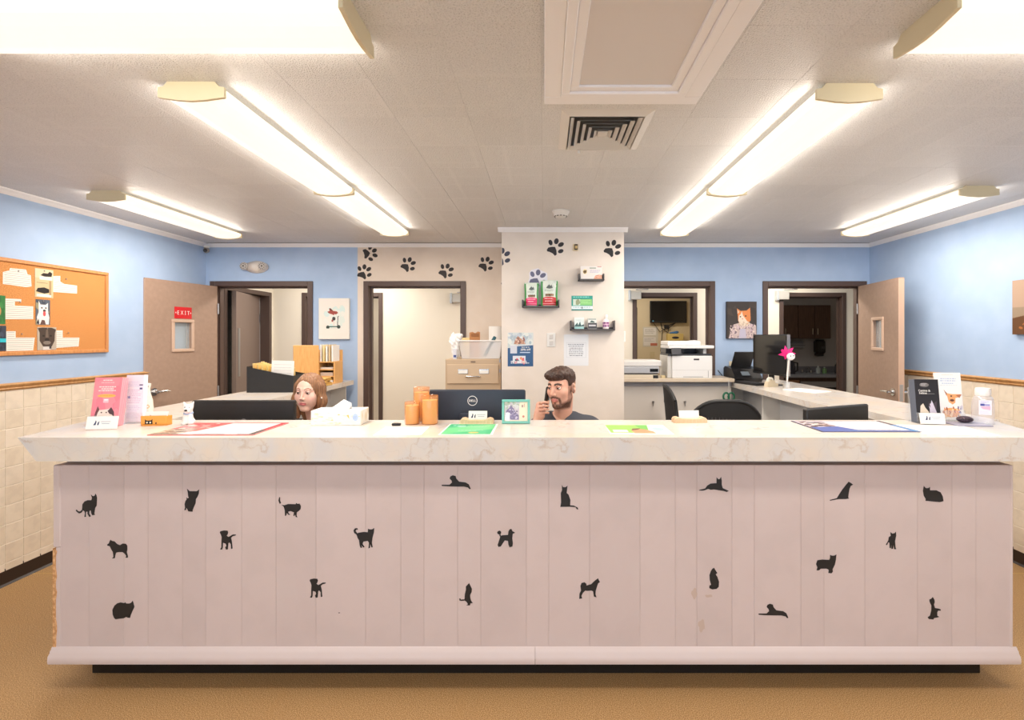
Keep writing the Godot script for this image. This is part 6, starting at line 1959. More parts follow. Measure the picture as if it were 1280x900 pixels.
	part(bb(Vector3(0.17, 0, -0.12), Vector3(0.183, 0.2, 0.06), 0.003), "side", M.bamboo, og)
	part(bb(Vector3(0.03, 0, -0.12), Vector3(0.042, 0.2, 0.06), 0.003), "divider", M.bamboo, og)
	for y in [0.0, 0.06, 0.12, 0.188]:
		part(bb(Vector3(0.042, y, -0.12), Vector3(0.17, y + 0.009, 0.06), 0.002), "tray_shelf", M.bamboo, og)
	part(bb(Vector3(-0.172, 0, -0.12), Vector3(0.03, 0.009, 0.06), 0.002), "tray_shelf", M.bamboo, og)
	part(bb(Vector3(-0.18, 0, -0.128), Vector3(0.18, 0.3, -0.12), 0.002), "back_panel", M.bamboo, og)
	for k in 3:
		var y: float = 0.0095 + 0.06 * k
		var pl := part(bb(Vector3(0.05, y, -0.1), Vector3(0.162, y + [0.02, 0.03, 0.016][k], 0.05), 0.001), "paper_stack", mat([rgb(226, 222, 216), rgb(196, 176, 160), rgb(206, 196, 186)][k], 0.8), self)
		pl.position = og.position
		tag(pl, ["white slips in the bottom tray of the bamboo organiser", "tan slips in the middle tray of the bamboo organiser", "grey slips in the top tray of the bamboo organiser"][k], "paper", "slips in the bamboo organiser")
	for k in 5:
		var x: float = 0.05 + 0.026 * k
		var fo := part(bb(Vector3(x - 0.006, 0.1975, -0.1), Vector3(x + 0.006, 0.35 - 0.006 * (k % 3), 0.045), 0.001), "upright_folder", mat([rgb(240, 236, 230), rgb(236, 214, 160), rgb(240, 238, 236), rgb(214, 190, 150), rgb(238, 236, 234)][k], 0.75), self)
		fo.position = og.position
		tag(fo, ["white folder beside the tall bamboo panel", "pale yellow folder on top of the bamboo trays", "white folder in the middle of the bamboo organiser's top", "tan folder on top of the bamboo trays", "white folder at the open end of the bamboo organiser's top"][k], "folder", "folders on the bamboo organiser")
	for k in 5:
		var tr := Transform3D(Basis(Vector3.UP, 0.1 * ((k * 37) % 5 - 2)), Vector3(-1.965, TOP + 0.0005 + 0.0135 * k, -4.27))
		var ev := part(b3(Vector3(0, 0.0065, 0), Vector3(0.21 - 0.008 * (k % 3), 0.013, 0.16), 0.003), "manila_envelope", mat([rgb(214, 170, 92), rgb(206, 160, 84), rgb(222, 180, 104), rgb(198, 152, 76), rgb(218, 174, 96)][k], 0.7), self)
		ev.transform = tr
		tag(ev, ["bottom", "second from bottom", "middle", "second from top", "top"][k] + " one of the stacked padded manila envelopes", "envelope", "stack of manila envelopes")
		part(b3(Vector3(0, 0.0132, 0.04), Vector3(0.2 - 0.008 * (k % 3), 0.0008, 0.04), 0.0), "flap", mat(rgb(230, 192, 122), 0.7), ev)
	var cb := thing("card_tray", "small clear tray of white cards before the bamboo organiser", "tray", Vector3(-2.1, TOP, -4.36))
	part(bb(Vector3(-0.05, 0, -0.03), Vector3(0.05, 0.004, 0.03)), "tray_bottom", M.clear, cb)
	for z in [-0.03, 0.03]:
		part(bb(Vector3(-0.05, 0.004, z - 0.001), Vector3(0.05, 0.05, z + 0.001)), "tray_wall", M.clear, cb)
	part(bb(Vector3(-0.045, 0.0045, -0.026), Vector3(0.045, 0.075, 0.022), 0.001), "card_stack", mat(rgb(206, 202, 204), 0.7), cb)

	# ---- right side counter
	var sc := thing("document_scanner", "black document scanner with a raised paper tray by the blue wall", "scanner", Vector3(1.872, TOP, -4.70), 0.1)
	var scp := PackedVector2Array([Vector2(-0.11, 0), Vector2(0.12, 0), Vector2(0.135, 0.03), Vector2(0.06, 0.12), Vector2(-0.08, 0.14), Vector2(-0.11, 0.12)])
	mb = MB.new()
	mb.xf = Transform3D(Basis(Vector3(0, 0, 1), Vector3.UP, Vector3(-1, 0, 0)), Vector3.ZERO)
	mb.prism(scp, -0.13, 0.13)
	part(mb, "body", mat(rgb(24, 24, 26), 0.35), sc)
	mb = MB.new()
	mb.xf = Transform3D(Basis(Vector3.RIGHT, 0.5), Vector3(0, 0.12, -0.07))
	mb.bev(Vector3(0.02, 0.08, 0), Vector3(0.2, 0.2, 0.01), 0.003)
	part(mb, "paper_tray", mat(rgb(34, 34, 36), 0.4), sc)
	mb = MB.new()
	mb.xf = Transform3D(Basis(Vector3.RIGHT, -0.86), Vector3(-0.02, 0.0795, 0.0995))
	mb.bev(Vector3.ZERO, Vector3(0.075, 0.05, 0.006), 0.001)
	part(mb, "display", mat(rgb(120, 132, 142), 0.15), sc)
	part(b3(Vector3(0, 0.035, 0.128), Vector3(0.22, 0.012, 0.012), 0.002), "exit_slot", M.black, sc)
	var am := thing("desk_monitor", "tall black monitor standing on the side counter, pink flower at its edge", "monitor", Vector3(1.974, TOP, -4.33), -1.4)
	part(b3(Vector3(0, 0.265, 0), Vector3(0.48, 0.35, 0.03), 0.004), "shell", mat(rgb(22, 22, 23), 0.3), am)
	part(b3(Vector3(0, 0.268, 0.0158), Vector3(0.46, 0.32, 0.002)), "screen", M.black_gloss, am)
	part(b3(Vector3(0.2415, 0.265, 0), Vector3(0.003, 0.342, 0.028)), "silver_edge", M.steel, am)
	part(b3(Vector3(0, 0.05, -0.01), Vector3(0.06, 0.09, 0.02), 0.004), "neck", M.black, am)
	part(b3(Vector3(0, 0.006, -0.005), Vector3(0.2, 0.011, 0.13), 0.003), "foot", M.black, am)
	var q := on_top(948.0, 478.5)
	var kb := thing("keyboard", "black keyboard lying before the tall black monitor", "keyboard", Vector3(1.825, TOP, -4.40), -1.3)
	part(b3(Vector3(0, 0.008, 0), Vector3(0.3, 0.015, 0.12), 0.003), "case", mat(rgb(30, 30, 32), 0.5), kb)
	mb = MB.new()
	for r in 5:
		for k in 14:
			mb.bev(Vector3(-0.133 + 0.0205 * k, 0.0175, -0.044 + 0.022 * r), Vector3(0.017, 0.005, 0.018), 0.001)
	part(mb, "keys", mat(rgb(52, 52, 55), 0.6), kb).set_meta("kind", "stuff")
	var pp := part(b3(Vector3(0, 0.002, 0), Vector3(0.2, 0.004, 0.27)), "paper_stack", M.paper, self, Vector3(2.04, TOP, -3.86), Vector3(0, 0.5, 0))
	tag(pp, "white papers lying beside the keyboard on the side counter", "paper")
	var dp := thing("tape_dispenser", "beige tape dispenser at the foot of the tall black monitor", "dispenser", Vector3(1.905, TOP, -4.17), 0.4)
	mb = MB.new()
	mb.prism(PackedVector2Array([Vector2(-0.06, 0), Vector2(0.06, 0), Vector2(0.062, 0.025), Vector2(0.03, 0.03), Vector2(0.02, 0.055), Vector2(-0.02, 0.06), Vector2(-0.05, 0.04)]), -0.02, 0.02)
	part(mb, "base", mat(rgb(206, 192, 166), 0.5), dp)
	mb = MB.new()
	mb.xf = Transform3D(Basis(Vector3.RIGHT, PI / 2), Vector3(-0.012, 0.052, 0))
	mb.lathe([Vector2(0.012, -0.011), Vector2(0.03, -0.011), Vector2(0.03, 0.011), Vector2(0.012, 0.011), Vector2(0.012, -0.011)], 20)
	part(mb, "tape_roll", mat(rgb(226, 222, 210), 0.3), dp)
	var cu := thing("pen_cup", "silver pen cup holding the pink flower pen", "cup", Vector3(1.985, TOP, -4.06))
	mb = MB.new()
	mb.lathe([Vector2(0, 0.001), Vector2(0.03, 0), Vector2(0.031, 0.05), Vector2(0.029, 0.05), Vector2(0.028, 0.004), Vector2(0, 0.004)], 22)
	part(mb, "cup_body", mat(rgb(206, 206, 206), 0.25, 0.7), cu)
	# the flower leans out of the cup
	var fl := thing("flower_pen", "bright pink artificial flower on a white stem beside the tall monitor", "flower", Vector3(1.985, TOP + 0.0045, -4.06))
	mb = MB.new()
	mb.tube([Vector3(0, 0, 0), Vector3(0.005, 0.12, 0.0), Vector3(0.012, 0.24, 0.01)], 0.007, 8)
	part(mb, "stem", mat(rgb(226, 222, 218), 0.5), fl)
	mb = MB.new()
	for k in 14:
		var t := TAU * k / 14 + 0.3 * (k % 2)
		var rr := 0.052 + 0.024 * ((k * 5) % 3) / 2.0
		var c0 := Vector3(0.0, 0.275, 0.0)
		var tip := c0 + Vector3(cos(t) * rr, sin(t) * rr * 0.8 + 0.012, -0.012 + 0.012 * (k % 3))
		var midp := (c0 + tip) / 2 + Vector3(-sin(t), cos(t), 0) * 0.016
		var mid2 := (c0 + tip) / 2 - Vector3(-sin(t), cos(t), 0) * 0.016
		mb.face([c0 + Vector3(0, 0, 0.01), midp, tip, mid2], c0 - Vector3(0, 0, 0.2))
		mb.face([c0 + Vector3(0, 0, 0.007), midp, tip, mid2], c0 + Vector3(0, 0, 0.2))
	part(mb, "petals", mat(rgb(226, 26, 126), 0.6), fl)
	mb = MB.new()
	mb.sphere(Vector3(0.02, 0.255, 0.025), Vector3(0.034, 0.03, 0.024), 16, 10)
	part(mb, "white_head", mat(rgb(232, 228, 228), 0.5), fl)
	for e in [[0.008, 0.26], [0.032, 0.262]]:
		mb = MB.new()
		mb.sphere(Vector3(e[0], e[1], 0.047), Vector3(0.005, 0.005, 0.003), 8, 6)
		part(mb, "eye", M.black, fl)
	# cords
	var cd := MB.new()
	cd.tube([Vector3(1.70, 1.2, ZB + 0.01), Vector3(1.715, 1.16, -4.8), Vector3(1.722, 1.13, -4.76), Vector3(1.727, 1.113, -4.7), Vector3(1.73, 1.112, -4.62)], 0.004, 6)
	tag(part(cd, "power_cord", M.black, self), "thin black cord looping from the blue wall to the scanner", "cord")
	var hk := thing("green_scissors", "green handled scissors hanging below the side counter's edge", "scissors", Vector3(1.655, 1.02, -4.455))
	for e in [[-0.022, 0.0], [0.022, 0.004]]:
		mb = MB.new()
		var lp := []
		for k in 17:
			var t := TAU * k / 16
			lp.append(Vector3(e[0] + cos(t) * 0.026, -0.03 + sin(t) * 0.034, e[1]))
		mb.tube(lp, 0.009, 8)
		part(mb, "handle_loop", mat(rgb(22, 104, 76), 0.5), hk)
	mb = MB.new()
	mb.tube([Vector3(0, 0.117, 0.0), Vector3(0.002, 0.06, 0.0), Vector3(0, 0.0, 0.0)], 0.003, 6)
	part(mb, "hanging_cord", mat(rgb(206, 206, 206), 0.6), hk)
	part(b3(Vector3(0, -0.1, 0.0), Vector3(0.014, 0.1, 0.003), 0.001), "blade", M.steel, hk)

	# ---- filing cabinet and what stands on it
	var fc := thing("filing_cabinet", "tan metal filing cabinet with drawers beside the column", "cabinet", Vector3(-0.612, 0, -4.55))
	var fw := 0.478; var fh := 1.335; var fd := 0.58
	var tan := mat(rgb(190, 166, 138), 0.45)
	part(bb(Vector3(-fw / 2, 0.002, -fd / 2), Vector3(fw / 2, fh, fd / 2), 0.004), "body", tan, fc)
	for k in 4:
		var y1 := 1.29 - 0.315 * k
		var dr := part(bb(Vector3(-fw / 2 + 0.016, y1 - 0.305 + (0.0 if k else 0.135), fd / 2), Vector3(fw / 2 - 0.02, y1, fd / 2 + 0.012), 0.003), "drawer", mat(rgb(198, 174, 146), 0.45), fc)
		if k == 0:
			dr.mesh = bb(Vector3(-fw / 2 + 0.016, y1 - 0.165, fd / 2), Vector3(fw / 2 - 0.02, y1, fd / 2 + 0.012), 0.003).mesh()
		var yc := y1 - 0.062
		for x in [-0.085, 0.095]:
			part(bb(Vector3(x - 0.042, yc - 0.018, fd / 2 + 0.012), Vector3(x + 0.042, yc + 0.022, fd / 2 + 0.017), 0.001), "label_frame", M.chrome, dr)
			part(bb(Vector3(x - 0.037, yc - 0.014, fd / 2 + 0.0172), Vector3(x + 0.037, yc + 0.012, fd / 2 + 0.0176)), "label_card", M.paper, dr)
		var hb := MB.new()
		hb.tube([Vector3(-0.06, yc - 0.042, fd / 2 + 0.012), Vector3(-0.05, yc - 0.04, fd / 2 + 0.034), Vector3(0.05, yc - 0.04, fd / 2 + 0.034), Vector3(0.06, yc - 0.042, fd / 2 + 0.012)], 0.0065, 8)
		part(hb, "handle", M.chrome, dr)
	part(bb(Vector3(-0.02, 1.306, fd / 2), Vector3(0.02, 1.318, fd / 2 + 0.003), 0.001), "maker_plate", mat(rgb(120, 104, 88), 0.4), fc)
	for y in [1.235, 1.32]:
		part(b3(Vector3(fw / 2 - 0.009, y, fd / 2 + 0.004), Vector3(0.012, 0.03, 0.01), 0.002), "latch", M.steel, fc)
	var T0 := Vector3(-0.612, fh, -4.55)
	var tubm := glass(Color(0.95, 0.95, 0.96), 0.5, 0.2)
	var tu := thing("storage_tub", "translucent plastic tub on top of the tan filing cabinet", "tub", T0 + Vector3(0.055, 0, 0.10))
	mb = MB.new()
	for e in [[Vector3(0, 0.004, 0), Vector3(0.33, 0.006, 0.24)]]:
		mb.bev(e[0], e[1], 0.002)
	for sg in [-1.0, 1.0]:
		mb.face([Vector3(-0.165, 0.002, sg * 0.12), Vector3(0.165, 0.002, sg * 0.12), Vector3(0.185, 0.155, sg * 0.135), Vector3(-0.185, 0.155, sg * 0.135)], Vector3(0, 0.08, 0))
		mb.face([Vector3(sg * 0.165, 0.002, -0.12), Vector3(sg * 0.165, 0.002, 0.12), Vector3(sg * 0.185, 0.155, 0.135), Vector3(sg * 0.185, 0.155, -0.135)], Vector3(0, 0.08, 0))
	part(mb, "tub_walls", tubm, tu)
	mb = MB.new()
	for sg in [-1.0, 1.0]:
		mb.bev(Vector3(0, 0.157, sg * 0.139), Vector3(0.394, 0.012, 0.014), 0.003)
		mb.bev(Vector3(sg * 0.19, 0.157, 0), Vector3(0.014, 0.012, 0.264), 0.003)
	part(mb, "rim", mat(rgb(226, 224, 222), 0.4), tu)
	# bag, folded paper bag and cards inside the tub
	var pb := thing("paper_bag", "brown paper bag standing in the translucent tub", "bag", T0 + Vector3(-0.02, 0.0085, 0.05), 0.1)
	mb = MB.new()
	mb.prism(PackedVector2Array([Vector2(-0.045, 0), Vector2(0.045, 0), Vector2(0.048, 0.225), Vector2(0.03, 0.232), Vector2(0.004, 0.216), Vector2(-0.02, 0.228), Vector2(-0.046, 0.222)]), -0.02, 0.02)
	part(mb, "sack", mat(rgb(186, 130, 84), 0.8), pb)
	part(b3(Vector3(0.004, 0.2, 0.021), Vector3(0.07, 0.03, 0.003), 0.001), "folded_rim", mat(rgb(150, 100, 62), 0.8), pb)
	var mo := part(b3(Vector3(0, 0.1, 0), Vector3(0.012, 0.2, 0.07), 0.004), "dark_remote", mat(rgb(36, 92, 104), 0.4), self, T0 + Vector3(0.155, 0.012, 0.14), Vector3(0, 1.1, -0.35))
	tag(mo, "dark teal brush handle leaning in the translucent tub", "brush")
	mo.mesh = b3(Vector3(0, 0.105, 0), Vector3(0.03, 0.2, 0.012), 0.005).mesh()
	mo.transform = Transform3D(Basis(Vector3.BACK, -0.5), T0 + Vector3(0.075, 0.014, 0.13))
	var yb := part(b3(Vector3(0, 0.09, 0), Vector3(0.07, 0.17, 0.05), 0.006), "yellow_pad", mat(rgb(236, 206, 150), 0.7), self, T0 + Vector3(-0.095, 0.0085, 0.07))
	tag(yb, "pale yellow note pad standing in the translucent tub", "pad")
	# white plastic bag draped at the tub's end
	var bagf := func(v: Vector3) -> float:
		var dd := 1e9
		var sum := 0.0
		for e in [[Vector3(0, 0.05, 0), Vector3(0, 0.16, 0), 0.035, 0.042], [Vector3(-0.012, 0.15, 0), Vector3(0.02, 0.2, 0.01), 0.04, 0.03], [Vector3(-0.03, 0.18, 0.0), Vector3(-0.02, 0.225, 0), 0.022, 0.012], [Vector3(0.03, 0.18, 0.0), Vector3(0.05, 0.215, 0), 0.022, 0.012]]:
			sum += exp(-120.0 * capsule(v, e[0], e[1], e[2], e[3]))
		return -log(maxf(sum, 1e-30)) / 120.0 + 0.004 * sin(v.x * 140.0 + v.y * 60.0) * sin(v.y * 110.0)
	var wb := inst(nets(bagf, Vector3(-0.08, -0.0, -0.07), Vector3(0.09, 0.25, 0.07), 0.008), "plastic_bag", mat(rgb(236, 234, 232), 0.4), self, T0 + Vector3(-0.165, -0.008, 0.20))
	tag(wb, "crumpled white plastic bag at the end of the translucent tub", "bag")
	var pk := part(b3(Vector3(0, 0.045, 0), Vector3(0.032, 0.09, 0.02), 0.002), "small_packet", mat(rgb(206, 206, 214), 0.5), self, T0 + Vector3(-0.158, 0.0, 0.275))
	tag(pk, "small grey packet with a blue mark before the plastic bag", "packet")
	part(b3(Vector3(0, 0.025, 0.0103), Vector3(0.024, 0.02, 0.001)), "blue_mark", mat(rgb(70, 84, 140), 0.5), pk)
	var dsp := thing("towel_dispenser", "white paper towel roll standing behind the translucent tub", "roll", T0 + Vector3(0.155, 0, -0.1))
	mb = MB.new()
	mb.lathe([Vector2(0.02, 0.0), Vector2(0.065, 0.0), Vector2(0.065, 0.29), Vector2(0.02, 0.29), Vector2(0.02, 0.0)], 28)
	part(mb, "roll", mat(rgb(236, 234, 230), 0.85), dsp)
	# copier and scanner on the shelf
	var S1 := Vector3(0, 1.15, -4.645)
	var cp := thing("copier", "white multifunction copier with a grey control screen on the shelf", "copier", Vector3(1.315, 1.15, -4.645))
	var wm := mat(rgb(226, 226, 226), 0.4)
	part(bb(Vector3(-0.16, 0.0, -0.16), Vector3(0.205, 0.205, 0.16), 0.006), "body", wm, cp)
	part(bb(Vector3(-0.198, 0.0, -0.16), Vector3(-0.16, 0.205, 0.14), 0.006), "side_cover", mat(rgb(206, 204, 200), 0.4), cp)
	part(bb(Vector3(-0.195, 0.205, -0.16), Vector3(0.2, 0.222, 0.15), 0.003), "dark_band", mat(rgb(44, 48, 54), 0.4), cp)
	part(bb(Vector3(-0.19, 0.222, -0.16), Vector3(-0.02, 0.27, 0.05), 0.003), "left_post", mat(rgb(46, 48, 54), 0.4), cp)
	part(bb(Vector3(0.14, 0.222, -0.16), Vector3(0.17, 0.27, 0.1), 0.003), "right_post", wm, cp)
	part(bb(Vector3(-0.02, 0.222, -0.15), Vector3(0.14, 0.27, -0.1), 0.003), "paper_exit", mat(rgb(34, 40, 50), 0.4), cp)
	part(bb(Vector3(-0.19, 0.27, -0.165), Vector3(0.225, 0.298, 0.15), 0.005), "scan_bed", wm, cp)
	part(bb(Vector3(-0.19, 0.298, -0.16), Vector3(0.12, 0.338, 0.1), 0.008), "feeder", wm, cp)
	mb = MB.new()
	mb.prism(PackedVector2Array([Vector2(0.06, 0.338), Vector2(0.12, 0.325), Vector2(0.14, 0.335), Vector2(0.1, 0.345)]), -0.14, 0.02)
	part(mb, "feeder_tray", wm, cp)
	mb = MB.new()
	mb.xf = Transform3D(Basis(Vector3.RIGHT, -0.25), Vector3(-0.125, 0.245, 0.17))
	mb.bev(Vector3.ZERO, Vector3(0.088, 0.062, 0.014), 0.003)
	part(mb, "control_screen", mat(rgb(64, 66, 72), 0.3), cp)
	part(bb(Vector3(0.035, 0.165, 0.16), Vector3(0.085, 0.18, 0.162), 0.0005), "maker_badge", mat(rgb(60, 60, 64), 0.4), cp)
	part(bb(Vector3(0.165, 0.01, 0.16), Vector3(0.168, 0.07, 0.161)), "latch_line", mat(rgb(110, 110, 112), 0.5), cp)
	part(bb(Vector3(-0.06, 0.012, 0.16), Vector3(0.12, 0.018, 0.1608)), "tray_line", mat(rgb(170, 170, 170), 0.5), cp)
	part(bb(Vector3(-0.155, 0.075, 0.16), Vector3(0.2, 0.077, 0.1604)), "drawer_line", mat(rgb(190, 190, 190), 0.5), cp)
	var sp := thing("flatbed_printer", "grey and white flatbed printer on the shelf next to the copier", "printer", Vector3(0.865, 1.15, -4.645))
	part(bb(Vector3(-0.16, 0.0, -0.15), Vector3(0.165, 0.035, 0.15), 0.003), "paper_drawer", mat(rgb(206, 194, 176), 0.5), sp)
	part(bb(Vector3(-0.16, 0.035, -0.15), Vector3(0.165, 0.045, 0.14)), "gap", M.black, sp)
	part(bb(Vector3(-0.16, 0.045, -0.15), Vector3(0.178, 0.105, 0.155), 0.006), "body", mat(rgb(170, 172, 178), 0.3), sp)
	part(bb(Vector3(-0.16, 0.105, -0.15), Vector3(0.2, 0.162, 0.14), 0.01), "lid", mat(rgb(216, 214, 212), 0.35), sp)
	part(bb(Vector3(0.09, 0.06, 0.155), Vector3(0.165, 0.088, 0.158), 0.001), "control_panel", M.black_gloss, sp)
	part(bb(Vector3(0.12, 0.0, 0.1501), Vector3(0.166, 0.03, 0.153)), "dark_corner", M.black, sp)
	var sb := part(bb(Vector3(1.068, 1.15, -4.56), Vector3(1.105, 1.174, -4.53), 0.002), "small_box", mat(rgb(206, 190, 150), 0.6), self)
	tag(sb, "tiny tan box between the flatbed printer and the copier", "box")

# ---------------------------------------------------------------- rooms beyond
func far_things() -> void:
	var zb := -8.2
	var s := FOCAL / 8.17
	var p := at(835, 390, s)
	var tv := thing("wall_television", "black flat television on the far room's wall", "television", Vector3(p.x, p.y, zb))
	part(b3(Vector3(0, 0, 0.05), Vector3(0.6, 0.36, 0.04), 0.004), "case", mat(rgb(20, 20, 21), 0.4), tv)
	part(b3(Vector3(0, 0.008, 0.0708), Vector3(0.57, 0.32, 0.002)), "screen", M.black_gloss, tv)
	part(b3(Vector3(0, 0, 0.015), Vector3(0.2, 0.2, 0.03)), "bracket", M.black, tv)
	part(b3(Vector3(-0.255, -0.15, 0.072), Vector3(0.02, 0.02, 0.002)), "sticker", mat(rgb(90, 160, 190), 0.5), tv)
	var mb := MB.new()
	mb.tube([Vector3(-0.12, -0.17, 0.03), Vector3(-0.1, -0.27, 0.03), Vector3(0.0, -0.34, 0.02), Vector3(0.02, -0.22, 0.03), Vector3(0.1, -0.19, 0.03)], 0.008, 6)
	mb.tube([Vector3(0.12, -0.18, 0.03), Vector3(0.02, -0.26, 0.04), Vector3(-0.09, -0.3, 0.03), Vector3(-0.12, -0.65, 0.02)], 0.006, 6)
	mb.tube([Vector3(-0.24, -0.18, 0.03), Vector3(-0.13, -0.33, 0.03), Vector3(0.0, -0.24, 0.03)], 0.005, 6)
	mb.bev(Vector3(-0.02, -0.24, 0.02), Vector3(0.08, 0.05, 0.03), 0.004)
	part(mb, "cables", M.black, tv)
	var cv := CV.new(80, 104, rgb(206, 200, 184))
	cv.rect(0.08, 0.06, 0.8, 0.36, rgb(226, 222, 214)).text(0.14, 0.12, 0.66, 0.24, 4, rgb(176, 170, 160), 3).rect(0.05, 0.52, 0.8, 0.42, rgb(222, 216, 208)).rect(0.5, 0.82, 0.45, 0.14, rgb(186, 110, 84)).text(0.1, 0.58, 0.66, 0.2, 3, rgb(180, 176, 170), 6)
	p = at(813.5, 421, s)
	sheet_on("wall_notices", "papers posted under the far television", "notice", cv, 0.25, 0.33, Vector3(p.x, p.y, zb), Vector3.ZERO, "", 0.004)
	p = at(843, 427, s)
	var gb := thing("glove_box", "yellow glove dispenser box with blue gloves on the far wall", "box", Vector3(p.x, p.y, zb))
	part(bb(Vector3(-0.13, 0, 0), Vector3(0.13, 0.13, 0.1), 0.004), "carton", mat(rgb(222, 196, 120), 0.6), gb)
	mb = MB.new()
	mb.sphere(Vector3(0, 0.065, 0.1), Vector3(0.06, 0.02, 0.004), 16, 8)
	part(mb, "opening", mat(rgb(40, 40, 56), 0.6), gb)
	mb = MB.new()
	mb.sphere(Vector3(-0.02, 0.14, 0.06), Vector3(0.07, 0.024, 0.03), 14, 8)
	mb.sphere(Vector3(0.03, 0.155, 0.05), Vector3(0.04, 0.02, 0.02), 12, 8)
	part(mb, "gloves", mat(rgb(70, 120, 170), 0.6), gb)
	p = at(816, 444, s)
	tag(part(b3(Vector3(0, 0, 0.003), Vector3(0.08, 0.12, 0.006), 0.002), "outlet_plate", mat(rgb(206, 190, 150), 0.5), self, Vector3(p.x, p.y, zb)), "beige outlet plate below the far notices", "outlet")
	# door closers on the corridor frames
	for e in [["silver door closer arm beside the television room frame", 1.105, 2.045], ["silver door closer arm beside the kitchenette frame", 2.925, 2.045], ["silver door closer arm beyond the filing cabinet opening", -1.09, 2.01]]:
		var o := thing("door_closer", e[0], "closer", Vector3(e[1], e[2], ZC), 0.0, "silver door closers in the corridor")
		part(bb(Vector3(-0.045, -0.06, 0.014), Vector3(0.085, 0.045, 0.05), 0.005), "body", mat(rgb(206, 204, 196), 0.4, 0.3), o)
		part(bb(Vector3(-0.07, -0.07, 0.0), Vector3(-0.045, 0.055, 0.06), 0.003), "bracket", mat(rgb(200, 208, 214), 0.3, 0.3), o)
		mb = MB.new()
		mb.tube([Vector3(0.02, 0.06, 0.05), Vector3(0.16, 0.062, 0.09), Vector3(0.09, 0.064, 0.14)], 0.008, 6)
		part(mb, "arm", M.steel, o)
	# kitchenette
	for k in 3:
		var x0: float = 3.76 + 0.26 * k
		var cb := thing("wall_cabinet", ["dark wood wall cabinet nearest the television room partition", "dark wood wall cabinet in the middle of three in the kitchenette", "dark wood wall cabinet farthest into the kitchenette"][k], "cabinet", Vector3(x0, 1.50, -8.2), 0.0, "dark wall cabinets in the kitchenette")
		part(bb(Vector3(0.002, 0, 0), Vector3(0.258, 0.53, 0.33)), "body", M.dark_wood, cb)
		var dr := part(bb(Vector3(0.006, 0.004, 0.33), Vector3(0.254, 0.526, 0.35), 0.004), "cabinet_door", M.dark_wood, cb)
		var hx: float = [0.05, 0.22, 0.04][k]
		part(bb(Vector3(hx - 0.006, 0.06, 0.352), Vector3(hx + 0.006, 0.16, 0.37), 0.003), "handle", M.chrome, dr)
	var kc := thing("kitchen_counter", "grey topped kitchenette counter with a dark wood base", "counter", Vector3(3.58, 0, -8.195))
	part(bb(Vector3(0, 0.90, 0), Vector3(1.3, 0.945, 0.62), 0.006), "worktop", mat(rgb(126, 130, 140), 0.4), kc)
	part(bb(Vector3(0.02, 0.002, 0), Vector3(1.28, 0.9, 0.56)), "body", M.dark_wood, kc)
	part(bb(Vector3(0.03, 0.12, 0.56), Vector3(0.34, 0.86, 0.578), 0.003), "base_door", tri_mat(wood_tex(rgb(128, 90, 62), rgb(150, 108, 76), 21), 3.0, 0.5), kc)
	part(bb(Vector3(0.36, 0.12, 0.56), Vector3(0.96, 0.75, 0.58), 0.003), "dishwasher_front", M.black, kc)
	part(bb(Vector3(0.36, 0.75, 0.56), Vector3(0.96, 0.84, 0.585), 0.003), "control_strip", mat(rgb(130, 130, 132), 0.4), kc)
	struct(part(bb(Vector3(3.58, 0.946, -8.2), Vector3(4.88, 1.04, -8.185)), "trim_17", mat(rgb(120, 120, 126), 0.5), self), "grey backsplash strip behind the kitchenette counter")
	var sd := thing("soap_dispenser", "black wall soap dispenser in the dark kitchenette", "dispenser", Vector3(4.52, 1.21, -8.2))
	part(bb(Vector3(-0.085, 0.04, 0), Vector3(0.085, 0.27, 0.11), 0.03), "cover", mat(rgb(18, 18, 20), 0.3), sd)
	part(bb(Vector3(-0.06, 0.0, 0), Vector3(0.06, 0.05, 0.08), 0.01), "push_bar", mat(rgb(26, 26, 28), 0.3), sd)
	part(bb(Vector3(0.0, 0.12, 0.11), Vector3(0.05, 0.16, 0.113)), "window", mat(rgb(80, 80, 84), 0.2), sd)
	var pt := thing("paper_towels", "grey paper towel holder on the kitchenette wall", "holder", Vector3(4.12, 1.33, -8.2))
	part(bb(Vector3(-0.16, 0, 0), Vector3(0.14, 0.12, 0.1), 0.03), "holder_case", mat(rgb(150, 150, 152), 0.4), pt)
	part(bb(Vector3(-0.16, 0.055, 0.1), Vector3(0.14, 0.06, 0.101)), "slot", M.black, pt)
	var kt := thing("electric_kettle", "dark steel kettle on the kitchenette counter", "kettle", Vector3(3.86, 0.945, -7.82))
	mb = MB.new()
	mb.lathe([Vector2(0, 0), Vector2(0.085, 0), Vector2(0.08, 0.16), Vector2(0.062, 0.2), Vector2(0, 0.205)], 24)
	part(mb, "pot", mat(rgb(70, 72, 84), 0.25, 0.6), kt)
	mb = MB.new()
	mb.tube([Vector3(0.07, 0.18, 0), Vector3(0.13, 0.17, 0), Vector3(0.13, 0.05, 0), Vector3(0.085, 0.03, 0)], 0.012, 8)
	part(mb, "handle", M.black, kt)
	var fa := thing("sink_faucet", "chrome faucet on the kitchenette counter", "faucet", Vector3(4.2, 0.945, -7.95))
	mb = MB.new()
	mb.tube([Vector3(0, 0, 0), Vector3(0, 0.07, 0), Vector3(0, 0.09, 0.06), Vector3(0, 0.06, 0.12)], 0.014, 8)
	part(mb, "spout", M.chrome, fa)
	mb = MB.new()
	mb.cyl(Vector3(-0.07, 0, 0), Vector3(-0.07, 0.05, 0), 0.018)
	mb.cyl(Vector3(0.07, 0, 0), Vector3(0.07, 0.05, 0), 0.018)
	part(mb, "taps", M.chrome, fa)
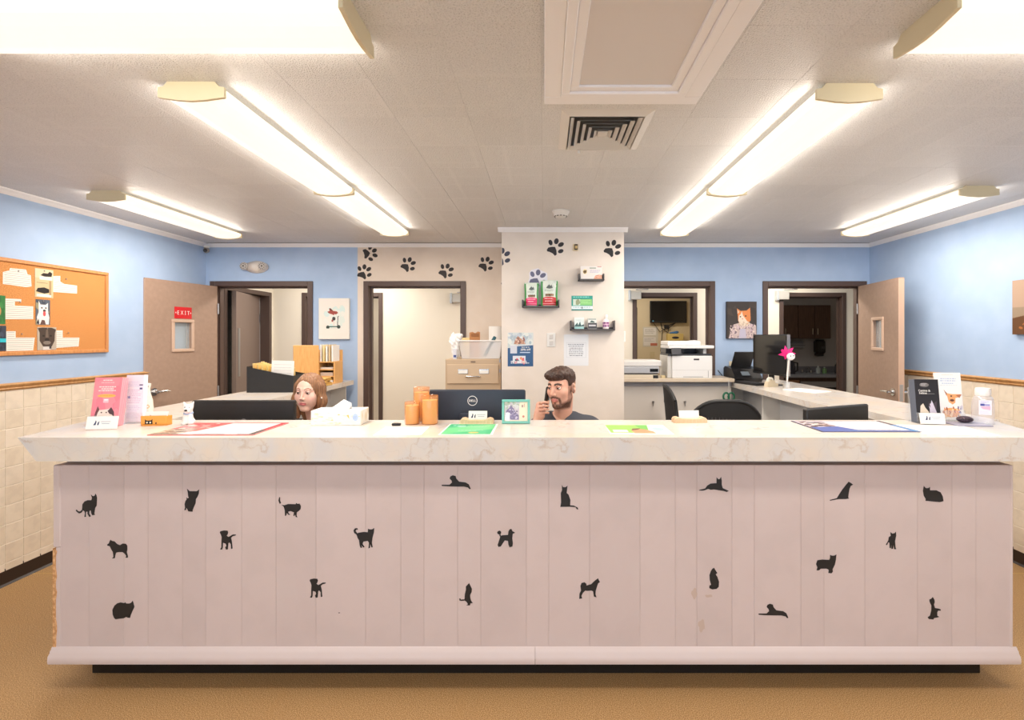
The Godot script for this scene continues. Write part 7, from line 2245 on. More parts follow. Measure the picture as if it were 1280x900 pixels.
	for e in [["clear dish soap bottle by the kitchenette faucet", 4.36, rgb(160, 170, 170), 0.12], ["green dish soap bottle on the kitchenette counter", 4.46, rgb(110, 150, 96), 0.1], ["tall dark bottle at the kitchenette's far corner", 4.66, rgb(60, 66, 72), 0.2], ["blue bottle at the kitchenette's far corner", 4.76, rgb(64, 110, 140), 0.17]]:
		var o := thing("soap_bottle", e[0], "bottle", Vector3(e[1], 0.945, -7.9), 0.0, "bottles on the kitchenette counter")
		var h: float = e[3]
		mb = MB.new()
		mb.lathe([Vector2(0, 0), Vector2(0.032, 0), Vector2(0.032, h * 0.65), Vector2(0.012, h * 0.8), Vector2(0.012, h * 0.9), Vector2(0, h * 0.9)], 16)
		part(mb, "bottle_body", mat(e[2], 0.3), o)
		mb = MB.new()
		mb.cyl(Vector3(0, h * 0.9, 0), Vector3(0, h, 0), 0.014)
		part(mb, "cap", mat(rgb(206, 206, 206), 0.4), o)
# ---------------------------------------------------------------- implicit surfaces
static func capsule(p: Vector3, a: Vector3, b: Vector3, ra: float, rb: float) -> float:
	var ab := b - a
	var t := clampf((p - a).dot(ab) / maxf(ab.length_squared(), 1e-9), 0.0, 1.0)
	return p.distance_to(a + ab * t) - lerpf(ra, rb, t)

static func ellipsoid(p: Vector3, c: Vector3, r: Vector3) -> float:
	var q := (p - c)
	var k0 := (q / r).length()
	var k1 := (q / (r * r)).length()
	return k0 * (k0 - 1.0) / maxf(k1, 1e-6)

# surface nets over a distance-like field; blocks far from the surface are skipped. paint(p) gives vertex colours.
func nets(f: Callable, lo: Vector3, hi: Vector3, cell: float, paint: Variant = null) -> ArrayMesh:
	var B := 4
	var nb := Vector3i(((hi - lo) / (cell * B)).ceil())
	var val := {}
	var nx := nb.x * B + 1; var ny := nb.y * B + 1
	var key := func(x: int, y: int, z: int) -> int: return x + nx * (y + ny * z)
	var half := cell * B * 0.5
	var reach := half * 1.7321 * 1.25
	var cells := {}
	for bx in nb.x:
		for by in nb.y:
			for bz in nb.z:
				var c := lo + (Vector3(bx, by, bz) * B + Vector3.ONE * (B * 0.5)) * cell
				if absf(f.call(c)) > reach:
					continue
				for x in range(bx * B, bx * B + B + 1):
					for y in range(by * B, by * B + B + 1):
						for z in range(bz * B, bz * B + B + 1):
							var k: int = x + nx * (y + ny * z)
							if not val.has(k):
								val[k] = f.call(lo + Vector3(x, y, z) * cell)
				for x in range(bx * B, bx * B + B):
					for y in range(by * B, by * B + B):
						for z in range(bz * B, bz * B + B):
							cells[x + nx * (y + ny * z)] = Vector3i(x, y, z)
	var vid := {}
	var verts := PackedVector3Array()
	var cor := []
	for i in 8:
		cor.append(Vector3i(i & 1, (i >> 1) & 1, (i >> 2) & 1))
	var edges := [[0, 1], [2, 3], [4, 5], [6, 7], [0, 2], [1, 3], [4, 6], [5, 7], [0, 4], [1, 5], [2, 6], [3, 7]]
	var offs := []
	for c in cor:
		offs.append(c.x + nx * (c.y + ny * c.z))
	for k in cells:
		var d := []
		var neg := 0
		for i in 8:
			var w: float = val[k + offs[i]]
			d.append(w)
			if w < 0.0:
				neg += 1
		if neg == 0 or neg == 8:
			continue
		var sum := Vector3.ZERO
		var cnt := 0
		for e in edges:
			var a: float = d[e[0]]; var b: float = d[e[1]]
			if (a < 0.0) != (b < 0.0):
				sum += Vector3(cor[e[0]]).lerp(Vector3(cor[e[1]]), a / (a - b))
				cnt += 1
		vid[k] = verts.size()
		verts.append(lo + (Vector3(cells[k]) + sum / cnt) * cell)
	var idx := PackedInt32Array()
	var step := [1, nx, nx * ny]
	for k in vid:
		var d0: float = val[k]
		for ax in 3:
			var k1: int = k + step[ax]
			if not val.has(k1):
				continue
			var d1: float = val[k1]
			if (d0 < 0.0) == (d1 < 0.0):
				continue
			var u: int = step[(ax + 1) % 3]; var w: int = step[(ax + 2) % 3]
			if not (vid.has(k - u) and vid.has(k - w) and vid.has(k - u - w)):
				continue
			var q := [vid[k], vid[k - u], vid[k - u - w], vid[k - w]]
			if d0 < 0.0:
				idx.append_array([q[0], q[1], q[2], q[0], q[2], q[3]])
			else:
				idx.append_array([q[0], q[2], q[1], q[0], q[3], q[2]])
	var nrm := PackedVector3Array()
	nrm.resize(verts.size())
	var e := cell * 0.6
	var cols := PackedColorArray()
	for i in verts.size():
		var p := verts[i]
		nrm[i] = Vector3(f.call(p + Vector3(e, 0, 0)) - f.call(p - Vector3(e, 0, 0)), f.call(p + Vector3(0, e, 0)) - f.call(p - Vector3(0, e, 0)), f.call(p + Vector3(0, 0, e)) - f.call(p - Vector3(0, 0, e))).normalized()
		if paint != null:
			cols.append(paint.call(p, nrm[i]))
	# make front faces clockwise as seen along the normal
	for i in range(0, idx.size(), 3):
		var a := verts[idx[i]]; var b := verts[idx[i + 1]]; var c := verts[idx[i + 2]]
		if (b - a).cross(c - a).dot(nrm[idx[i]] + nrm[idx[i + 1]] + nrm[idx[i + 2]]) > 0.0:
			var t := idx[i + 1]; idx[i + 1] = idx[i + 2]; idx[i + 2] = t
	var arr := []
	arr.resize(Mesh.ARRAY_MAX)
	arr[Mesh.ARRAY_VERTEX] = verts
	arr[Mesh.ARRAY_NORMAL] = nrm
	arr[Mesh.ARRAY_INDEX] = idx
	if paint != null:
		arr[Mesh.ARRAY_COLOR] = cols
	var m := ArrayMesh.new()
	m.add_surface_from_arrays(Mesh.PRIMITIVE_TRIANGLES, arr)
	return m
# ---------------------------------------------------------------- people
static func smin(a: float, b: float, k: float) -> float:
	var h := maxf(k - absf(a - b), 0.0) / k
	return minf(a, b) - h * h * k * 0.25

static func smax(a: float, b: float, k: float) -> float:
	return -smin(-a, -b, k)

func lin(r: float, g: float, b: float) -> Color:
	return rgb(r, g, b).srgb_to_linear()

# head field in its own axes: origin between the ears, +z forward, about 0.23 m from chin to crown; wide = jaw width
func head_field(p: Vector3, wide: float, neck_to: Vector3, nose := 1.0, cheek := 0.0) -> float:
	var m := Vector3(absf(p.x), p.y, p.z)
	var d := ellipsoid(p, Vector3(0, 0.034, -0.014), Vector3(0.075, 0.086, 0.097))
	d = smin(d, ellipsoid(p, Vector3(0, -0.03, 0.026), Vector3(0.057 * wide, 0.074, 0.062)), 0.03)
	d = smin(d, capsule(m, Vector3(0.05 * wide, -0.052, -0.004), Vector3(0.016, -0.1, 0.056), 0.016, 0.015), 0.025)
	d = smin(d, (p - Vector3(0, -0.1, 0.062)).length() - 0.017, 0.02)
	d = smin(d, (m - Vector3(0.042, -0.018, 0.052)).length() - 0.02, 0.025)
	if cheek > 0.0:
		d = smin(d, (m - Vector3(0.03, -0.045, 0.045)).length() - cheek, 0.03)
	d = smin(d, capsule(m, Vector3(0.008, 0.031, 0.08), Vector3(0.042, 0.03, 0.062), 0.009, 0.008), 0.014)
	d = smax(d, 0.0135 - (m - Vector3(0.031, 0.011, 0.0935)).length(), 0.012)
	d = smin(d, capsule(p, Vector3(0, 0.02, 0.083), Vector3(0, -0.024, 0.098 + 0.006 * nose), 0.0065 * nose, 0.0105 * nose), 0.012)
	d = smin(d, (m - Vector3(0.0105, -0.03, 0.094)).length() - 0.0078 * nose, 0.008)
	var lx := m.x
	d = smin(d, capsule(m, Vector3(0.0, -0.0565, 0.0885), Vector3(0.021, -0.0605, 0.08), 0.0052, 0.003), 0.006)
	d = smin(d, capsule(m, Vector3(0.0, -0.0675, 0.087), Vector3(0.019, -0.063, 0.08), 0.0062, 0.003), 0.006)
	d = smax(d, 0.002 - capsule(m, Vector3(0.0, -0.0615, 0.094), Vector3(0.02, -0.062, 0.083), 0.0, 0.0), 0.003)
	# ears
	var e := ellipsoid(m, Vector3(0.08, -0.002, -0.012), Vector3(0.009, 0.031, 0.019))
	e = smax(e, 0.011 - (m - Vector3(0.092, 0.003, -0.008)).length(), 0.006)
	d = smin(d, e, 0.01)
	d = smin(d, capsule(p, Vector3(0, -0.06, -0.028), neck_to, 0.05 * wide, 0.056 * wide), 0.03)
	return d

func body_field(p: Vector3, bones: Array, k := 0.05) -> float:
	var d := 1e3
	for b in bones:
		d = smin(d, capsule(p, b[0], b[1], b[2], b[3]), k)
	return d

func merged(list: Array) -> ArrayMesh:
	var st := SurfaceTool.new()
	st.begin(Mesh.PRIMITIVE_TRIANGLES)
	for e in list:
		st.append_from(e[0], 0, e[1])
	return st.commit()

# chains of a hand: five fingers, each its own row of joints
func finger_bones(chains: Array, r0: float, r1: float) -> Array:
	var out := []
	for c in chains:
		var n: int = c.size() - 1
		for i in n:
			out.append([c[i], c[i + 1], lerpf(r0, r1, float(i) / n), lerpf(r0, r1, float(i + 1) / n)])
	return out

func hand_mesh(palm: Array, chains: Array, skin: Color, cell := 0.0035) -> ArrayMesh:
	var fb := finger_bones(chains, 0.0092, 0.0072)
	var lo := Vector3(1e9, 1e9, 1e9); var hi := -lo
	for b in palm + fb:
		for q in [b[0], b[1]]:
			lo = lo.min(q); hi = hi.max(q)
	var groups := []
	for c in chains:
		groups.append(finger_bones([c], 0.0092, 0.0072))
	var f := func(p: Vector3) -> float:
		var d := 1e3
		for b in palm:
			d = smin(d, capsule(p, b[0], b[1], b[2], b[3]), 0.02)
		var fd := 1e3
		for g in groups:
			var gd := 1e3
			for b in g:
				gd = smin(gd, capsule(p, b[0], b[1], b[2], b[3]), 0.004)
			fd = minf(fd, gd)
		return smin(d, fd, 0.008)
	var paint := func(p: Vector3, n: Vector3) -> Color: return skin
	return nets(f, lo - Vector3.ONE * 0.045, hi + Vector3.ONE * 0.045, cell, paint)

func people() -> void:
	M.vc = StandardMaterial3D.new()
	M.vc.vertex_color_use_as_albedo = true
	M.vc.roughness = 0.5
	M.skin = StandardMaterial3D.new()
	M.skin.vertex_color_use_as_albedo = true
	M.skin.roughness = 0.48
	M.skin.subsurf_scatter_enabled = true
	M.skin.subsurf_scatter_strength = 0.12
	man()
	woman()

func eyes(parent: Node3D, t: Transform3D, iris: Color, look: Vector3, skin: Color) -> void:
	for sx in [-1.0, 1.0]:
		var c := Vector3(sx * 0.031, 0.011, 0.0715)
		var mb := MB.new()
		mb.xf = t
		mb.sphere(c, Vector3.ONE * 0.0128, 18, 12)
		var e := part(mb, "eye", mat(rgb(226, 218, 212), 0.2), parent)
		var d := look.normalized()
		mb = MB.new()
		mb.xf = t * Transform3D(Basis(Quaternion(Vector3.UP, d)), c + d * 0.0112)
		mb.lathe([Vector2(0.007, -0.0006), Vector2(0.006, 0.0012), Vector2(0.0, 0.0022)], 16)
		part(mb, "iris", mat(iris, 0.1), e)
		# lids close over the ball from above and below, with a dark lash line
		for lid in [[0.0, 1.22, 0.0137], [2.02, PI, 0.0135]]:
			mb = MB.new()
			mb.xf = t * Transform3D(Basis(Vector3.RIGHT, 0.16), c)
			mb.sphere(Vector3.ZERO, Vector3.ONE * lid[2], 20, 8, lid[0], lid[1])
			part(mb, "eyelid", mat(skin, 0.5), e)
		mb = MB.new()
		mb.xf = t * Transform3D(Basis(Vector3.RIGHT, 0.16), c)
		var path := []
		for k in 9:
			var u := (-1.0 + k / 4.0) * 1.15
			var a := 1.25
			path.append(Vector3(sin(u) * sin(a), cos(a), cos(u) * sin(a)) * 0.0139)
		mb.tube(path, [0.0006, 0.0012, 0.0016, 0.0018, 0.0018, 0.0018, 0.0016, 0.0012, 0.0006], 6)
		part(mb, "lashes", mat(rgb(58, 38, 32), 0.6), e)

func man() -> void:
	var skin := lin(224, 172, 150)
	var hairc := lin(54, 38, 32)
	var o := thing("person", "seated man in dark scrubs holding a black phone to his ear", "person", Vector3(0.115, 0, -3.16))
	# --- joints in the person's own axes (origin on the floor under the seat)
	var yaw := -0.22
	var B := Basis(Vector3.UP, yaw)
	var hip := Vector3(0, 0.59, 0.0)
	var hc := Vector3(-0.012, 1.216, 0.148)          # head centre
	var neck := Vector3(-0.005, 1.02, 0.085)
	var sh := [Vector3(-0.15, 0.94, 0.09), Vector3(0.17, 0.94, 0.05)]
	var el := [Vector3(-0.215, 0.803, 0.33), Vector3(0.25, 0.74, 0.14)]
	var wr := [Vector3(-0.163, 1.012, 0.222), Vector3(0.13, 0.785, 0.36)]
	var torso := [[hip, Vector3(0, 0.75, 0.03), 0.135, 0.125], [Vector3(0, 0.75, 0.03), Vector3(0, 0.9, 0.055), 0.125, 0.12], [Vector3(-0.075, 0.9, 0.07), Vector3(0.08, 0.9, 0.05), 0.1, 0.1], [sh[0], sh[1], 0.062, 0.062], [neck - Vector3(0, 0.05, 0.012), neck, 0.075, 0.06], [Vector3(-0.055, 1.0, 0.08), sh[0], 0.046, 0.055], [Vector3(0.055, 1.0, 0.07), sh[1], 0.046, 0.055]]
	var uparm := [[sh[0], sh[0].lerp(el[0], 0.65), 0.056, 0.047], [sh[1], sh[1].lerp(el[1], 0.65), 0.056, 0.047]]
	var loarm := [[sh[0].lerp(el[0], 0.6), el[0], 0.046, 0.041], [el[0], wr[0], 0.042, 0.027], [sh[1].lerp(el[1], 0.6), el[1], 0.046, 0.041], [el[1], wr[1], 0.042, 0.027]]
	var legs := []
	for sx in [-1.0, 1.0]:
		legs.append([Vector3(sx * 0.085, 0.57, 0.02), Vector3(sx * 0.11, 0.55, 0.4), 0.088, 0.062])
		legs.append([Vector3(sx * 0.11, 0.55, 0.4), Vector3(sx * 0.11, 0.1, 0.42), 0.06, 0.042])
		legs.append([Vector3(sx * 0.11, 0.07, 0.41), Vector3(sx * 0.115, 0.045, 0.52), 0.042, 0.034])
	var all := torso + uparm + loarm + legs
	var bf := func(p: Vector3) -> float: return body_field(p, all)
	var flat_skin := func(p: Vector3, n: Vector3) -> Color: return skin
	var body := nets(bf, Vector3(-0.36, -0.0, -0.2), Vector3(0.36, 1.1, 0.62), 0.018, flat_skin)
	# --- head
	var hb := Basis(Vector3.UP, -0.62) * Basis(Vector3.RIGHT, 0.05) * Basis(Vector3.BACK, 0.04)
	var ht := Transform3D(hb, hc)
	var nk := ht.affine_inverse() * (neck + Vector3(0, 0.0, 0.0))
	var hf := func(p: Vector3) -> float: return head_field(p, 1.06, nk)
	var stub := lin(168, 116, 96)
	var beard := lin(72, 46, 36)
	var lips := lin(206, 128, 120)
	var brow := lin(52, 34, 28)
	var ns := FastNoiseLite.new()
	ns.frequency = 120.0
	ns.seed = 4
	var paint := func(p: Vector3, n: Vector3) -> Color:
		var c := skin
		var mx := absf(p.x)
		# short boxed beard: along the jaw, chin and moustache
		var jaw := p.y < -0.062 - 0.12 * (mx - 0.02) and p.y > -0.128 and p.z > -0.03
		var line := (p.y + 0.062) * -1.0
		var jl := clampf((-p.y - 0.078 - 0.0 + 0.42 * maxf(mx - 0.03, 0.0)) / 0.014, 0, 1) * clampf((p.y + 0.13) / 0.014, 0, 1) * clampf((p.z + 0.035) / 0.02, 0, 1)
		if p.z < 0.0:
			jl = maxf(jl, clampf((0.012 - absf(p.z + 0.0)) / 0.008, 0, 1) * clampf((0.02 - p.y) / 0.02, 0, 1) * clampf((mx - 0.05) / 0.01, 0, 1) * clampf((p.y + 0.09) / 0.02, 0, 1))
		if mx > 0.052 and p.z < 0.03 and p.z > -0.012 and p.y < 0.04 and p.y > -0.1:
			jl = maxf(jl, 0.6)
		var ring := 0.0
		if p.z > 0.06:
			ring = clampf((0.0085 - absf(p.y + 0.0465 + 6.0 * mx * mx)) / 0.004, 0, 1) * clampf((0.034 - mx) / 0.006, 0, 1)
			ring = maxf(ring, clampf((0.0075 - absf(mx - 0.031)) / 0.004, 0, 1) * clampf((-0.045 - p.y) / 0.008, 0, 1))
			ring = maxf(ring, clampf((0.008 - absf(p.y + 0.083)) / 0.004, 0, 1) * clampf((0.01 - mx) / 0.004, 0, 1))
			jl *= clampf((mx - 0.0) / 0.01, 0.8, 1)
			if p.y > -0.084 and mx < 0.026:
				jl = 0.0
		c = c.lerp(stub, clampf((-p.y - 0.045) / 0.03, 0, 1) * 0.25 * clampf((p.z + 0.02) / 0.03, 0, 1) * (1.0 if p.y > -0.13 else 0.0))
		c = c.lerp(beard, clampf(maxf(jl, ring) * (0.86 + 0.3 * ns.get_noise_3dv(p)), 0, 1))
		if p.z > 0.07 and absf(p.y + 0.0622) < 0.0095 and mx < 0.022 - 0.6 * maxf(0.0, absf(p.y + 0.0622) - 0.004):
			c = lips
		var by := 0.0285 + 0.006 * sin(clampf((mx - 0.012) / 0.034, 0, 1) * PI)
		if p.z > 0.04 and absf(p.y - by) < 0.0056 and mx > 0.011 and mx < 0.049:
			c = brow
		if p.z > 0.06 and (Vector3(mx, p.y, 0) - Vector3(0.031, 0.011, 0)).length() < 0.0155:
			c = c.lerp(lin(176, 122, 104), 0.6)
		# cropped sides of the hair
		if p.y > 0.02 and p.z < 0.035 and not (mx > 0.077 and p.y < 0.035):
			c = c.lerp(hairc, clampf((p.y - 0.02) / 0.03, 0.35, 0.95) * clampf((0.04 - p.z) / 0.02, 0, 1))
		return c
	var head := nets(hf, Vector3(-0.1, -0.22, -0.13), Vector3(0.1, 0.135, 0.13), 0.0036, paint)
	# --- hand holding the phone, in the person's axes
	var palm := [[wr[0], Vector3(-0.145, 1.07, 0.208), 0.027, 0.027], [Vector3(-0.15, 1.062, 0.2), Vector3(-0.146, 1.12, 0.19), 0.023, 0.019], [Vector3(-0.134, 1.06, 0.22), Vector3(-0.138, 1.105, 0.212), 0.02, 0.016]]
	var chains := []
	for k in 4:
		var y := 1.13 - 0.0205 * k
		var r := [0.0, 0.004, 0.002, -0.006][k] as float
		chains.append([Vector3(-0.142, y - 0.004, 0.2 + 0.003 * k), Vector3(-0.136 - r * 0.3, y + 0.006, 0.234 + r + 0.002 * k), Vector3(-0.113, y + 0.012, 0.242 + r), Vector3(-0.092, y + 0.008, 0.23 + r)])
	chains.append([Vector3(-0.135, 1.065, 0.205), Vector3(-0.112, 1.09, 0.196), Vector3(-0.096, 1.122, 0.188), Vector3(-0.092, 1.14, 0.186)])
	var hand := hand_mesh(palm, chains, skin)
	# resting hand
	var palm2 := [[wr[1], Vector3(0.08, 0.785, 0.395), 0.027, 0.026], [Vector3(0.1, 0.782, 0.4), Vector3(0.06, 0.782, 0.425), 0.02, 0.018]]
	var ch2 := []
	for k in 4:
		var b := Vector3(0.085 - 0.018 * k, 0.782, 0.42 - 0.006 * k)
		ch2.append([b, b + Vector3(-0.022, 0.006, 0.03), b + Vector3(-0.036, -0.004, 0.05), b + Vector3(-0.042, -0.014, 0.062)])
	ch2.append([Vector3(0.07, 0.785, 0.385), Vector3(0.035, 0.785, 0.39), Vector3(0.015, 0.778, 0.405)])
	var hand2 := hand_mesh(palm2, ch2, skin)
	inst(merged([[body, Transform3D()], [head, ht], [hand, Transform3D()], [hand2, Transform3D()]]), "body", M.skin, o)
	eyes(o, ht, rgb(54, 36, 28), Vector3(-0.2, -0.14, 1), rgb(212, 158, 136))
	# --- hair: short sides, curly top falling forward
	var cn := FastNoiseLite.new()
	cn.noise_type = FastNoiseLite.TYPE_CELLULAR
	cn.frequency = 46.0
	cn.seed = 11
	var hair := func(p: Vector3) -> float:
		var top := ellipsoid(p, Vector3(0, 0.08, 0.004), Vector3(0.072, 0.047, 0.09))
		top = smin(top, capsule(p, Vector3(-0.042, 0.082, 0.068), Vector3(0.04, 0.088, 0.066), 0.019, 0.019), 0.03)
		var side := ellipsoid(p, Vector3(0, 0.036, -0.016), Vector3(0.0785, 0.09, 0.1005))
		side = smax(side, 0.012 - p.y - 0.5 * minf(p.z, 0.0), 0.01)
		side = smax(side, p.z - 0.028, 0.01)
		var d := smin(top, side, 0.02)
		return d + 0.016 * (cn.get_noise_3dv(p) + 0.35) * clampf((p.y - 0.045) / 0.03, 0.06, 1.0)
	var hpaint := func(p: Vector3, n: Vector3) -> Color:
		return hairc.lerp(lin(92, 62, 48), clampf(-1.4 * cn.get_noise_3dv(p) - 0.4, 0, 0.8))
	inst(nets(hair, Vector3(-0.115, -0.03, -0.14), Vector3(0.115, 0.17, 0.14), 0.0042, hpaint), "hair", M.vc, o, ht.origin, ht.basis.get_euler())
	# --- scrub top and trousers
	var shirt_bones := torso + uparm
	var cut_c := neck
	var nb := FastNoiseLite.new()
	nb.frequency = 7.0
	nb.seed = 3
	var shirt := func(p: Vector3) -> float:
		var d := body_field(p, shirt_bones) - 0.013 - 0.006 * nb.get_noise_3dv(p * Vector3(1.0, 0.5, 1.0))
		var q := B.inverse() * (p - cut_c)
		var front := clampf((q.z + 0.02) / 0.05, 0.0, 1.0)
		var lim := cut_c.y + lerpf(0.03 + 0.2 * absf(q.x), -0.02 + 1.0 * absf(q.x), front)
		d = smax(d, (p.y - lim) * (0.62 if front > 0.5 else 1.0), 0.006)
		d = smax(d, 0.5 - p.y, 0.01)
		for i in 2:
			var dir: Vector3 = (el[i] - sh[i]).normalized()
			var past: float = (p - sh[i]).dot(dir) - 0.19
			var near: float = (p - sh[i].lerp(el[i], 0.6)).length()
			if near < 0.2 and past > -0.05:
				d = smax(d, past, 0.004)
		return d
	var scrub := mat(rgb(62, 66, 76), 0.8)
	inst(nets(shirt, Vector3(-0.34, 0.46, -0.2), Vector3(0.36, 1.1, 0.34), 0.010), "scrub_top", scrub, o)
	var leg_f := func(p: Vector3) -> float:
		return smax(body_field(p, legs.filter(func(b): return b[0].y > 0.09) + [[Vector3(-0.03, 0.56, 0), Vector3(0.03, 0.56, 0), 0.13, 0.13]]) - 0.012, p.y - 0.62, 0.01)
	inst(nets(leg_f, Vector3(-0.26, 0.03, -0.2), Vector3(0.26, 0.72, 0.54), 0.024), "trousers", mat(rgb(48, 50, 58), 0.85), o)
	for sx in [-1.0, 1.0]:
		var mb := MB.new()
		mb.sphere(Vector3(sx * 0.113, 0.05, 0.47), Vector3(0.05, 0.052, 0.13), 16, 10)
		part(mb, "shoe", mat(rgb(30, 30, 32), 0.5), o)
	# --- the phone in his hand
	var ph := thing("telephone_handset", "black cordless phone held to the man's ear", "phone", o.position)
	var ear := ht * Vector3(-0.096, 0.0, 0.0)
	var mouth := Vector3(-0.108, 1.098, 0.212)
	var axis := (ear - mouth).normalized()
	var tocheek := (hc + Vector3(0, -0.03, 0) - mouth)
	var nz := (tocheek - axis * tocheek.dot(axis)).normalized()
	var bs := Basis(axis.cross(nz), axis, nz)
	var hm := MB.new()
	hm.xf = Transform3D(bs, (ear + mouth) / 2.0 + axis * 0.004)
	hm.bev(Vector3.ZERO, Vector3(0.048, 0.15, 0.022), 0.008)
	part(hm, "handset_body", mat(rgb(20, 19, 20), 0.35), ph)
	hm = MB.new()
	hm.xf = Transform3D(bs, (ear + mouth) / 2.0 + axis * 0.004)
	hm.bev(Vector3(0, 0.05, 0.012), Vector3(0.03, 0.03, 0.006), 0.002)
	part(hm, "earpiece", mat(rgb(44, 44, 46), 0.4), ph)
	task_chair("black task chair the man sits on", Vector3(0.115, 0, -3.19), 0.0, 0.93)

func woman() -> void:
	var skin := lin(234, 192, 176)
	var o := thing("person", "seated woman with shoulder-length brown hair looking at her monitor", "person", Vector3(-1.43, 0, -3.16))
	var hc := Vector3(0.0, 1.19, 0.148)
	var neck := Vector3(0.0, 0.995, 0.08)
	var sh := [Vector3(-0.165, 0.935, 0.06), Vector3(0.165, 0.935, 0.06)]
	var el := [Vector3(-0.21, 0.75, 0.15), Vector3(0.21, 0.75, 0.15)]
	var wr := [Vector3(-0.11, 0.788, 0.30), Vector3(0.11, 0.788, 0.30)]
	var hip := Vector3(0, 0.58, 0)
	var torso := [[hip, Vector3(0, 0.74, 0.03), 0.13, 0.11], [Vector3(0, 0.74, 0.03), Vector3(0, 0.88, 0.05), 0.11, 0.11], [Vector3(-0.06, 0.87, 0.07), Vector3(0.06, 0.87, 0.07), 0.092, 0.092], [sh[0], sh[1], 0.05, 0.05], [neck - Vector3(0, 0.05, 0.01), neck, 0.06, 0.046], [Vector3(-0.05, 0.965, 0.07), sh[0], 0.04, 0.05], [Vector3(0.05, 0.965, 0.07), sh[1], 0.04, 0.05]]
	var arms := []
	var forearms := []
	for i in 2:
		arms.append([sh[i], el[i], 0.046, 0.037])
		forearms.append([el[i], wr[i], 0.036, 0.023])
	var legs := []
	for sx in [-1.0, 1.0]:
		legs.append([Vector3(sx * 0.08, 0.565, 0.02), Vector3(sx * 0.1, 0.545, 0.38), 0.085, 0.058])
		legs.append([Vector3(sx * 0.1, 0.545, 0.38), Vector3(sx * 0.1, 0.1, 0.4), 0.056, 0.038])
		legs.append([Vector3(sx * 0.1, 0.065, 0.39), Vector3(sx * 0.105, 0.042, 0.49), 0.038, 0.03])
	var all := torso + arms + forearms + legs
	var bf := func(p: Vector3) -> float: return body_field(p, all)
	var flat_skin := func(p: Vector3, n: Vector3) -> Color: return skin
	var body := nets(bf, Vector3(-0.32, 0.0, -0.2), Vector3(0.32, 1.06, 0.58), 0.018, flat_skin)
	var hb := Basis(Vector3.UP, -0.02) * Basis(Vector3.RIGHT, 0.06) * Basis(Vector3.BACK, -0.03)
	var ht := Transform3D(hb.scaled(Vector3.ONE * 0.91), hc)
	var nk := ht.affine_inverse() * neck
	var hf := func(p: Vector3) -> float: return head_field(p, 0.9, nk, 0.74, 0.031)
	var lips := lin(214, 122, 124)
	var brow := lin(132, 92, 70)
	var paint := func(p: Vector3, n: Vector3) -> Color:
		var c := skin
		var mx := absf(p.x)
		if p.z > 0.07 and absf(p.y + 0.0622) < 0.0095 and mx < 0.022 - 0.6 * maxf(0.0, absf(p.y + 0.0622) - 0.004):
			c = lips
		var by := 0.032 + 0.007 * sin(clampf((mx - 0.014) / 0.034, 0, 1) * PI)
		if p.z > 0.04 and absf(p.y - by) < 0.0028 and mx > 0.013 and mx < 0.05:
			c = brow
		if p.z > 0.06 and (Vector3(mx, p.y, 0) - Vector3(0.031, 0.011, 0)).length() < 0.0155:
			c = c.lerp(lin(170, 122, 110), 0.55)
		c = c.lerp(lin(236, 160, 148), 0.4 * clampf(1.0 - (Vector3(mx, p.y, p.z) - Vector3(0.04, -0.025, 0.07)).length() / 0.03, 0, 1))
		return c
	var head := nets(hf, Vector3(-0.1, -0.22, -0.13), Vector3(0.1, 0.135, 0.13), 0.0036, paint)
	var parts := [[body, Transform3D()], [head, ht]]
	for i in 2:
		var sx := -1.0 if i == 0 else 1.0
		var w: Vector3 = wr[i]
		var palm := [[w, w + Vector3(-sx * 0.025, -0.004, 0.05), 0.023, 0.022], [w + Vector3(-sx * 0.04, -0.006, 0.06), w + Vector3(sx * 0.005, -0.006, 0.07), 0.016, 0.016]]
		var ch := []
		for k in 4:
			var b := w + Vector3(sx * (0.01 - 0.017 * k), -0.006, 0.075 - 0.003 * absf(k - 1.5))
			ch.append([b, b + Vector3(-sx * 0.006, 0.004, 0.03), b + Vector3(-sx * 0.01, -0.006, 0.052), b + Vector3(-sx * 0.012, -0.018, 0.064)])
		ch.append([w + Vector3(-sx * 0.025, -0.004, 0.025), w + Vector3(-sx * 0.055, -0.006, 0.05), w + Vector3(-sx * 0.06, -0.012, 0.075)])
		parts.append([hand_mesh(palm, ch, skin, 0.0045), Transform3D()])
	inst(merged(parts), "body", M.skin, o)
	eyes(o, ht, rgb(60, 42, 34), Vector3(-0.15, -0.24, 1), rgb(222, 176, 160))
	# hair: parted, falling past the jaw on both sides
	var sn := FastNoiseLite.new()
	sn.frequency = 26.0
	sn.seed = 6
	var hair := func(p: Vector3) -> float:
		var m := Vector3(absf(p.x), p.y, p.z)
		var d := ellipsoid(p, Vector3(0, 0.03, -0.02), Vector3(0.087, 0.1, 0.106))
		d = smin(d, capsule(m, Vector3(0.07, 0.04, -0.01), Vector3(0.086, -0.06, -0.008), 0.028, 0.028), 0.03)
		d = smin(d, capsule(m, Vector3(0.086, -0.05, -0.008), Vector3(0.078, -0.165, 0.008), 0.028, 0.016), 0.03)
		d = smin(d, capsule(p, Vector3(0, 0.0, -0.06), Vector3(0, -0.17, -0.055), 0.075, 0.062), 0.04)
		# opening for the face, its top edge parted off-centre
		var face := ellipsoid(p, Vector3(-0.004, -0.03, 0.105), Vector3(0.078, 0.12, 0.106))
		d = smax(d, -face, 0.016)
		# the parting: a shallow furrow running back from the forehead
		d += 0.0025 * exp(-pow((p.x + 0.012) / 0.006, 2.0)) * clampf((p.y - 0.06) / 0.03, 0.0, 1.0)
		# room for the neck
		d = smax(d, 0.056 - Vector2(p.x, p.z + 0.01).length() if p.y < -0.11 and p.z > -0.01 else -1.0, 0.01)
		var ang := atan2(p.x, p.z + 0.02)
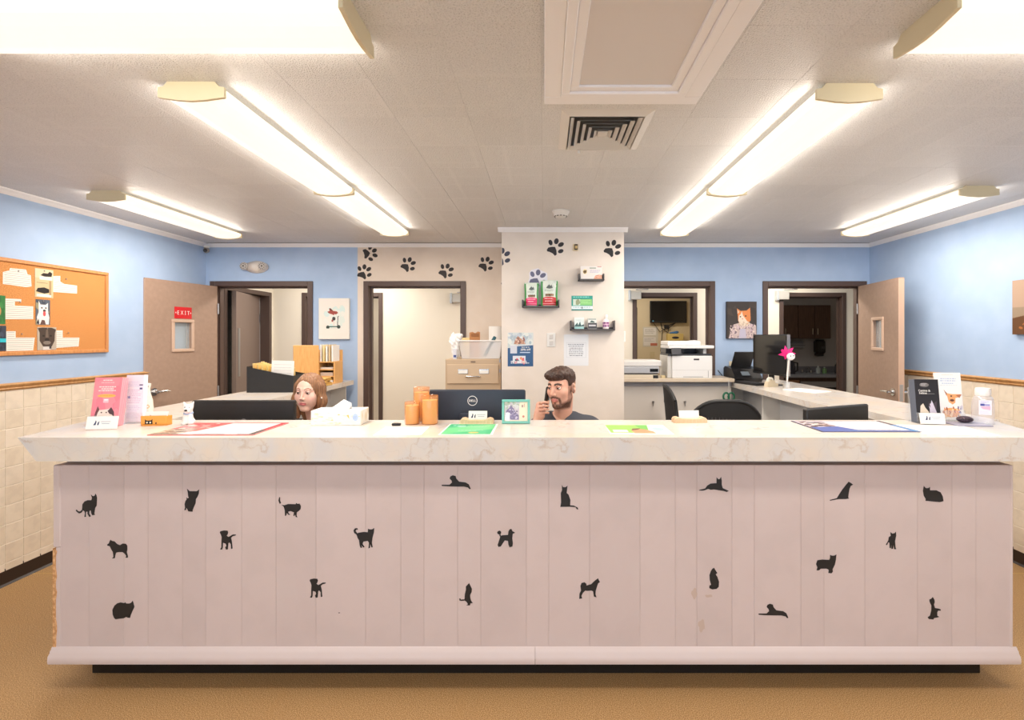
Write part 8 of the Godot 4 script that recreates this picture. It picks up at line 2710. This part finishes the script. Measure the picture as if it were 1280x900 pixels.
		return d + 0.0013 * sin(ang * 44.0 + 3.0 * sn.get_noise_3dv(p * Vector3(1, 0.25, 1))) + 0.003 * sn.get_noise_3dv(p * Vector3(1.6, 0.3, 1.6))
	var dark := lin(118, 82, 58)
	var mid := lin(150, 106, 74)
	var light := lin(198, 154, 110)
	var hpaint := func(p: Vector3, n: Vector3) -> Color:
		var ang := atan2(p.x, p.z + 0.02)
		var t := 0.5 + 0.5 * sin(ang * 44.0 + 3.0 * sn.get_noise_3dv(p * Vector3(1, 0.25, 1)))
		var c := dark.lerp(mid, t)
		return c.lerp(light, clampf(sn.get_noise_3dv(p * Vector3(2.2, 0.4, 2.2) + Vector3(4, 0, 0)) * 1.6 - 0.25, 0, 0.8))
	inst(nets(hair, Vector3(-0.13, -0.21, -0.15), Vector3(0.13, 0.15, 0.11), 0.0046, hpaint), "hair", M.vc, o, ht.origin, hb.get_euler()).scale = Vector3.ONE * 0.91
	# earring
	var mb := MB.new()
	var er := ht * Vector3(0.092, -0.03, 0.016)
	mb.sphere(er + Vector3(0.006, 0, 0.012), Vector3.ONE * 0.005, 10, 8)
	part(mb, "earring", mat(rgb(236, 232, 226), 0.2), o)
	# black top
	var sb := torso + arms
	var shirt := func(p: Vector3) -> float:
		var d := body_field(p, sb) - 0.011
		d = smax(d, p.y - (neck.y - 0.002 + 0.25 * absf(p.x)), 0.006)
		return smax(d, 0.5 - p.y, 0.01)
	inst(nets(shirt, Vector3(-0.32, 0.46, -0.2), Vector3(0.32, 1.08, 0.26), 0.015), "black_top", mat(rgb(28, 27, 30), 0.8), o)
	var leg_f := func(p: Vector3) -> float:
		return smax(body_field(p, legs.filter(func(b): return b[0].y > 0.09) + [[Vector3(-0.03, 0.55, 0), Vector3(0.03, 0.55, 0), 0.125, 0.125]]) - 0.01, p.y - 0.61, 0.01)
	inst(nets(leg_f, Vector3(-0.25, 0.03, -0.2), Vector3(0.25, 0.7, 0.52), 0.024), "trousers", mat(rgb(36, 38, 46), 0.85), o)
	for sx in [-1.0, 1.0]:
		mb = MB.new()
		mb.sphere(Vector3(sx * 0.103, 0.046, 0.445), Vector3(0.044, 0.047, 0.115), 16, 10)
		part(mb, "shoe", mat(rgb(214, 210, 206), 0.5), o)
	task_chair("black task chair the woman sits on", Vector3(-1.43, 0, -3.19), 0.0, 0.90)
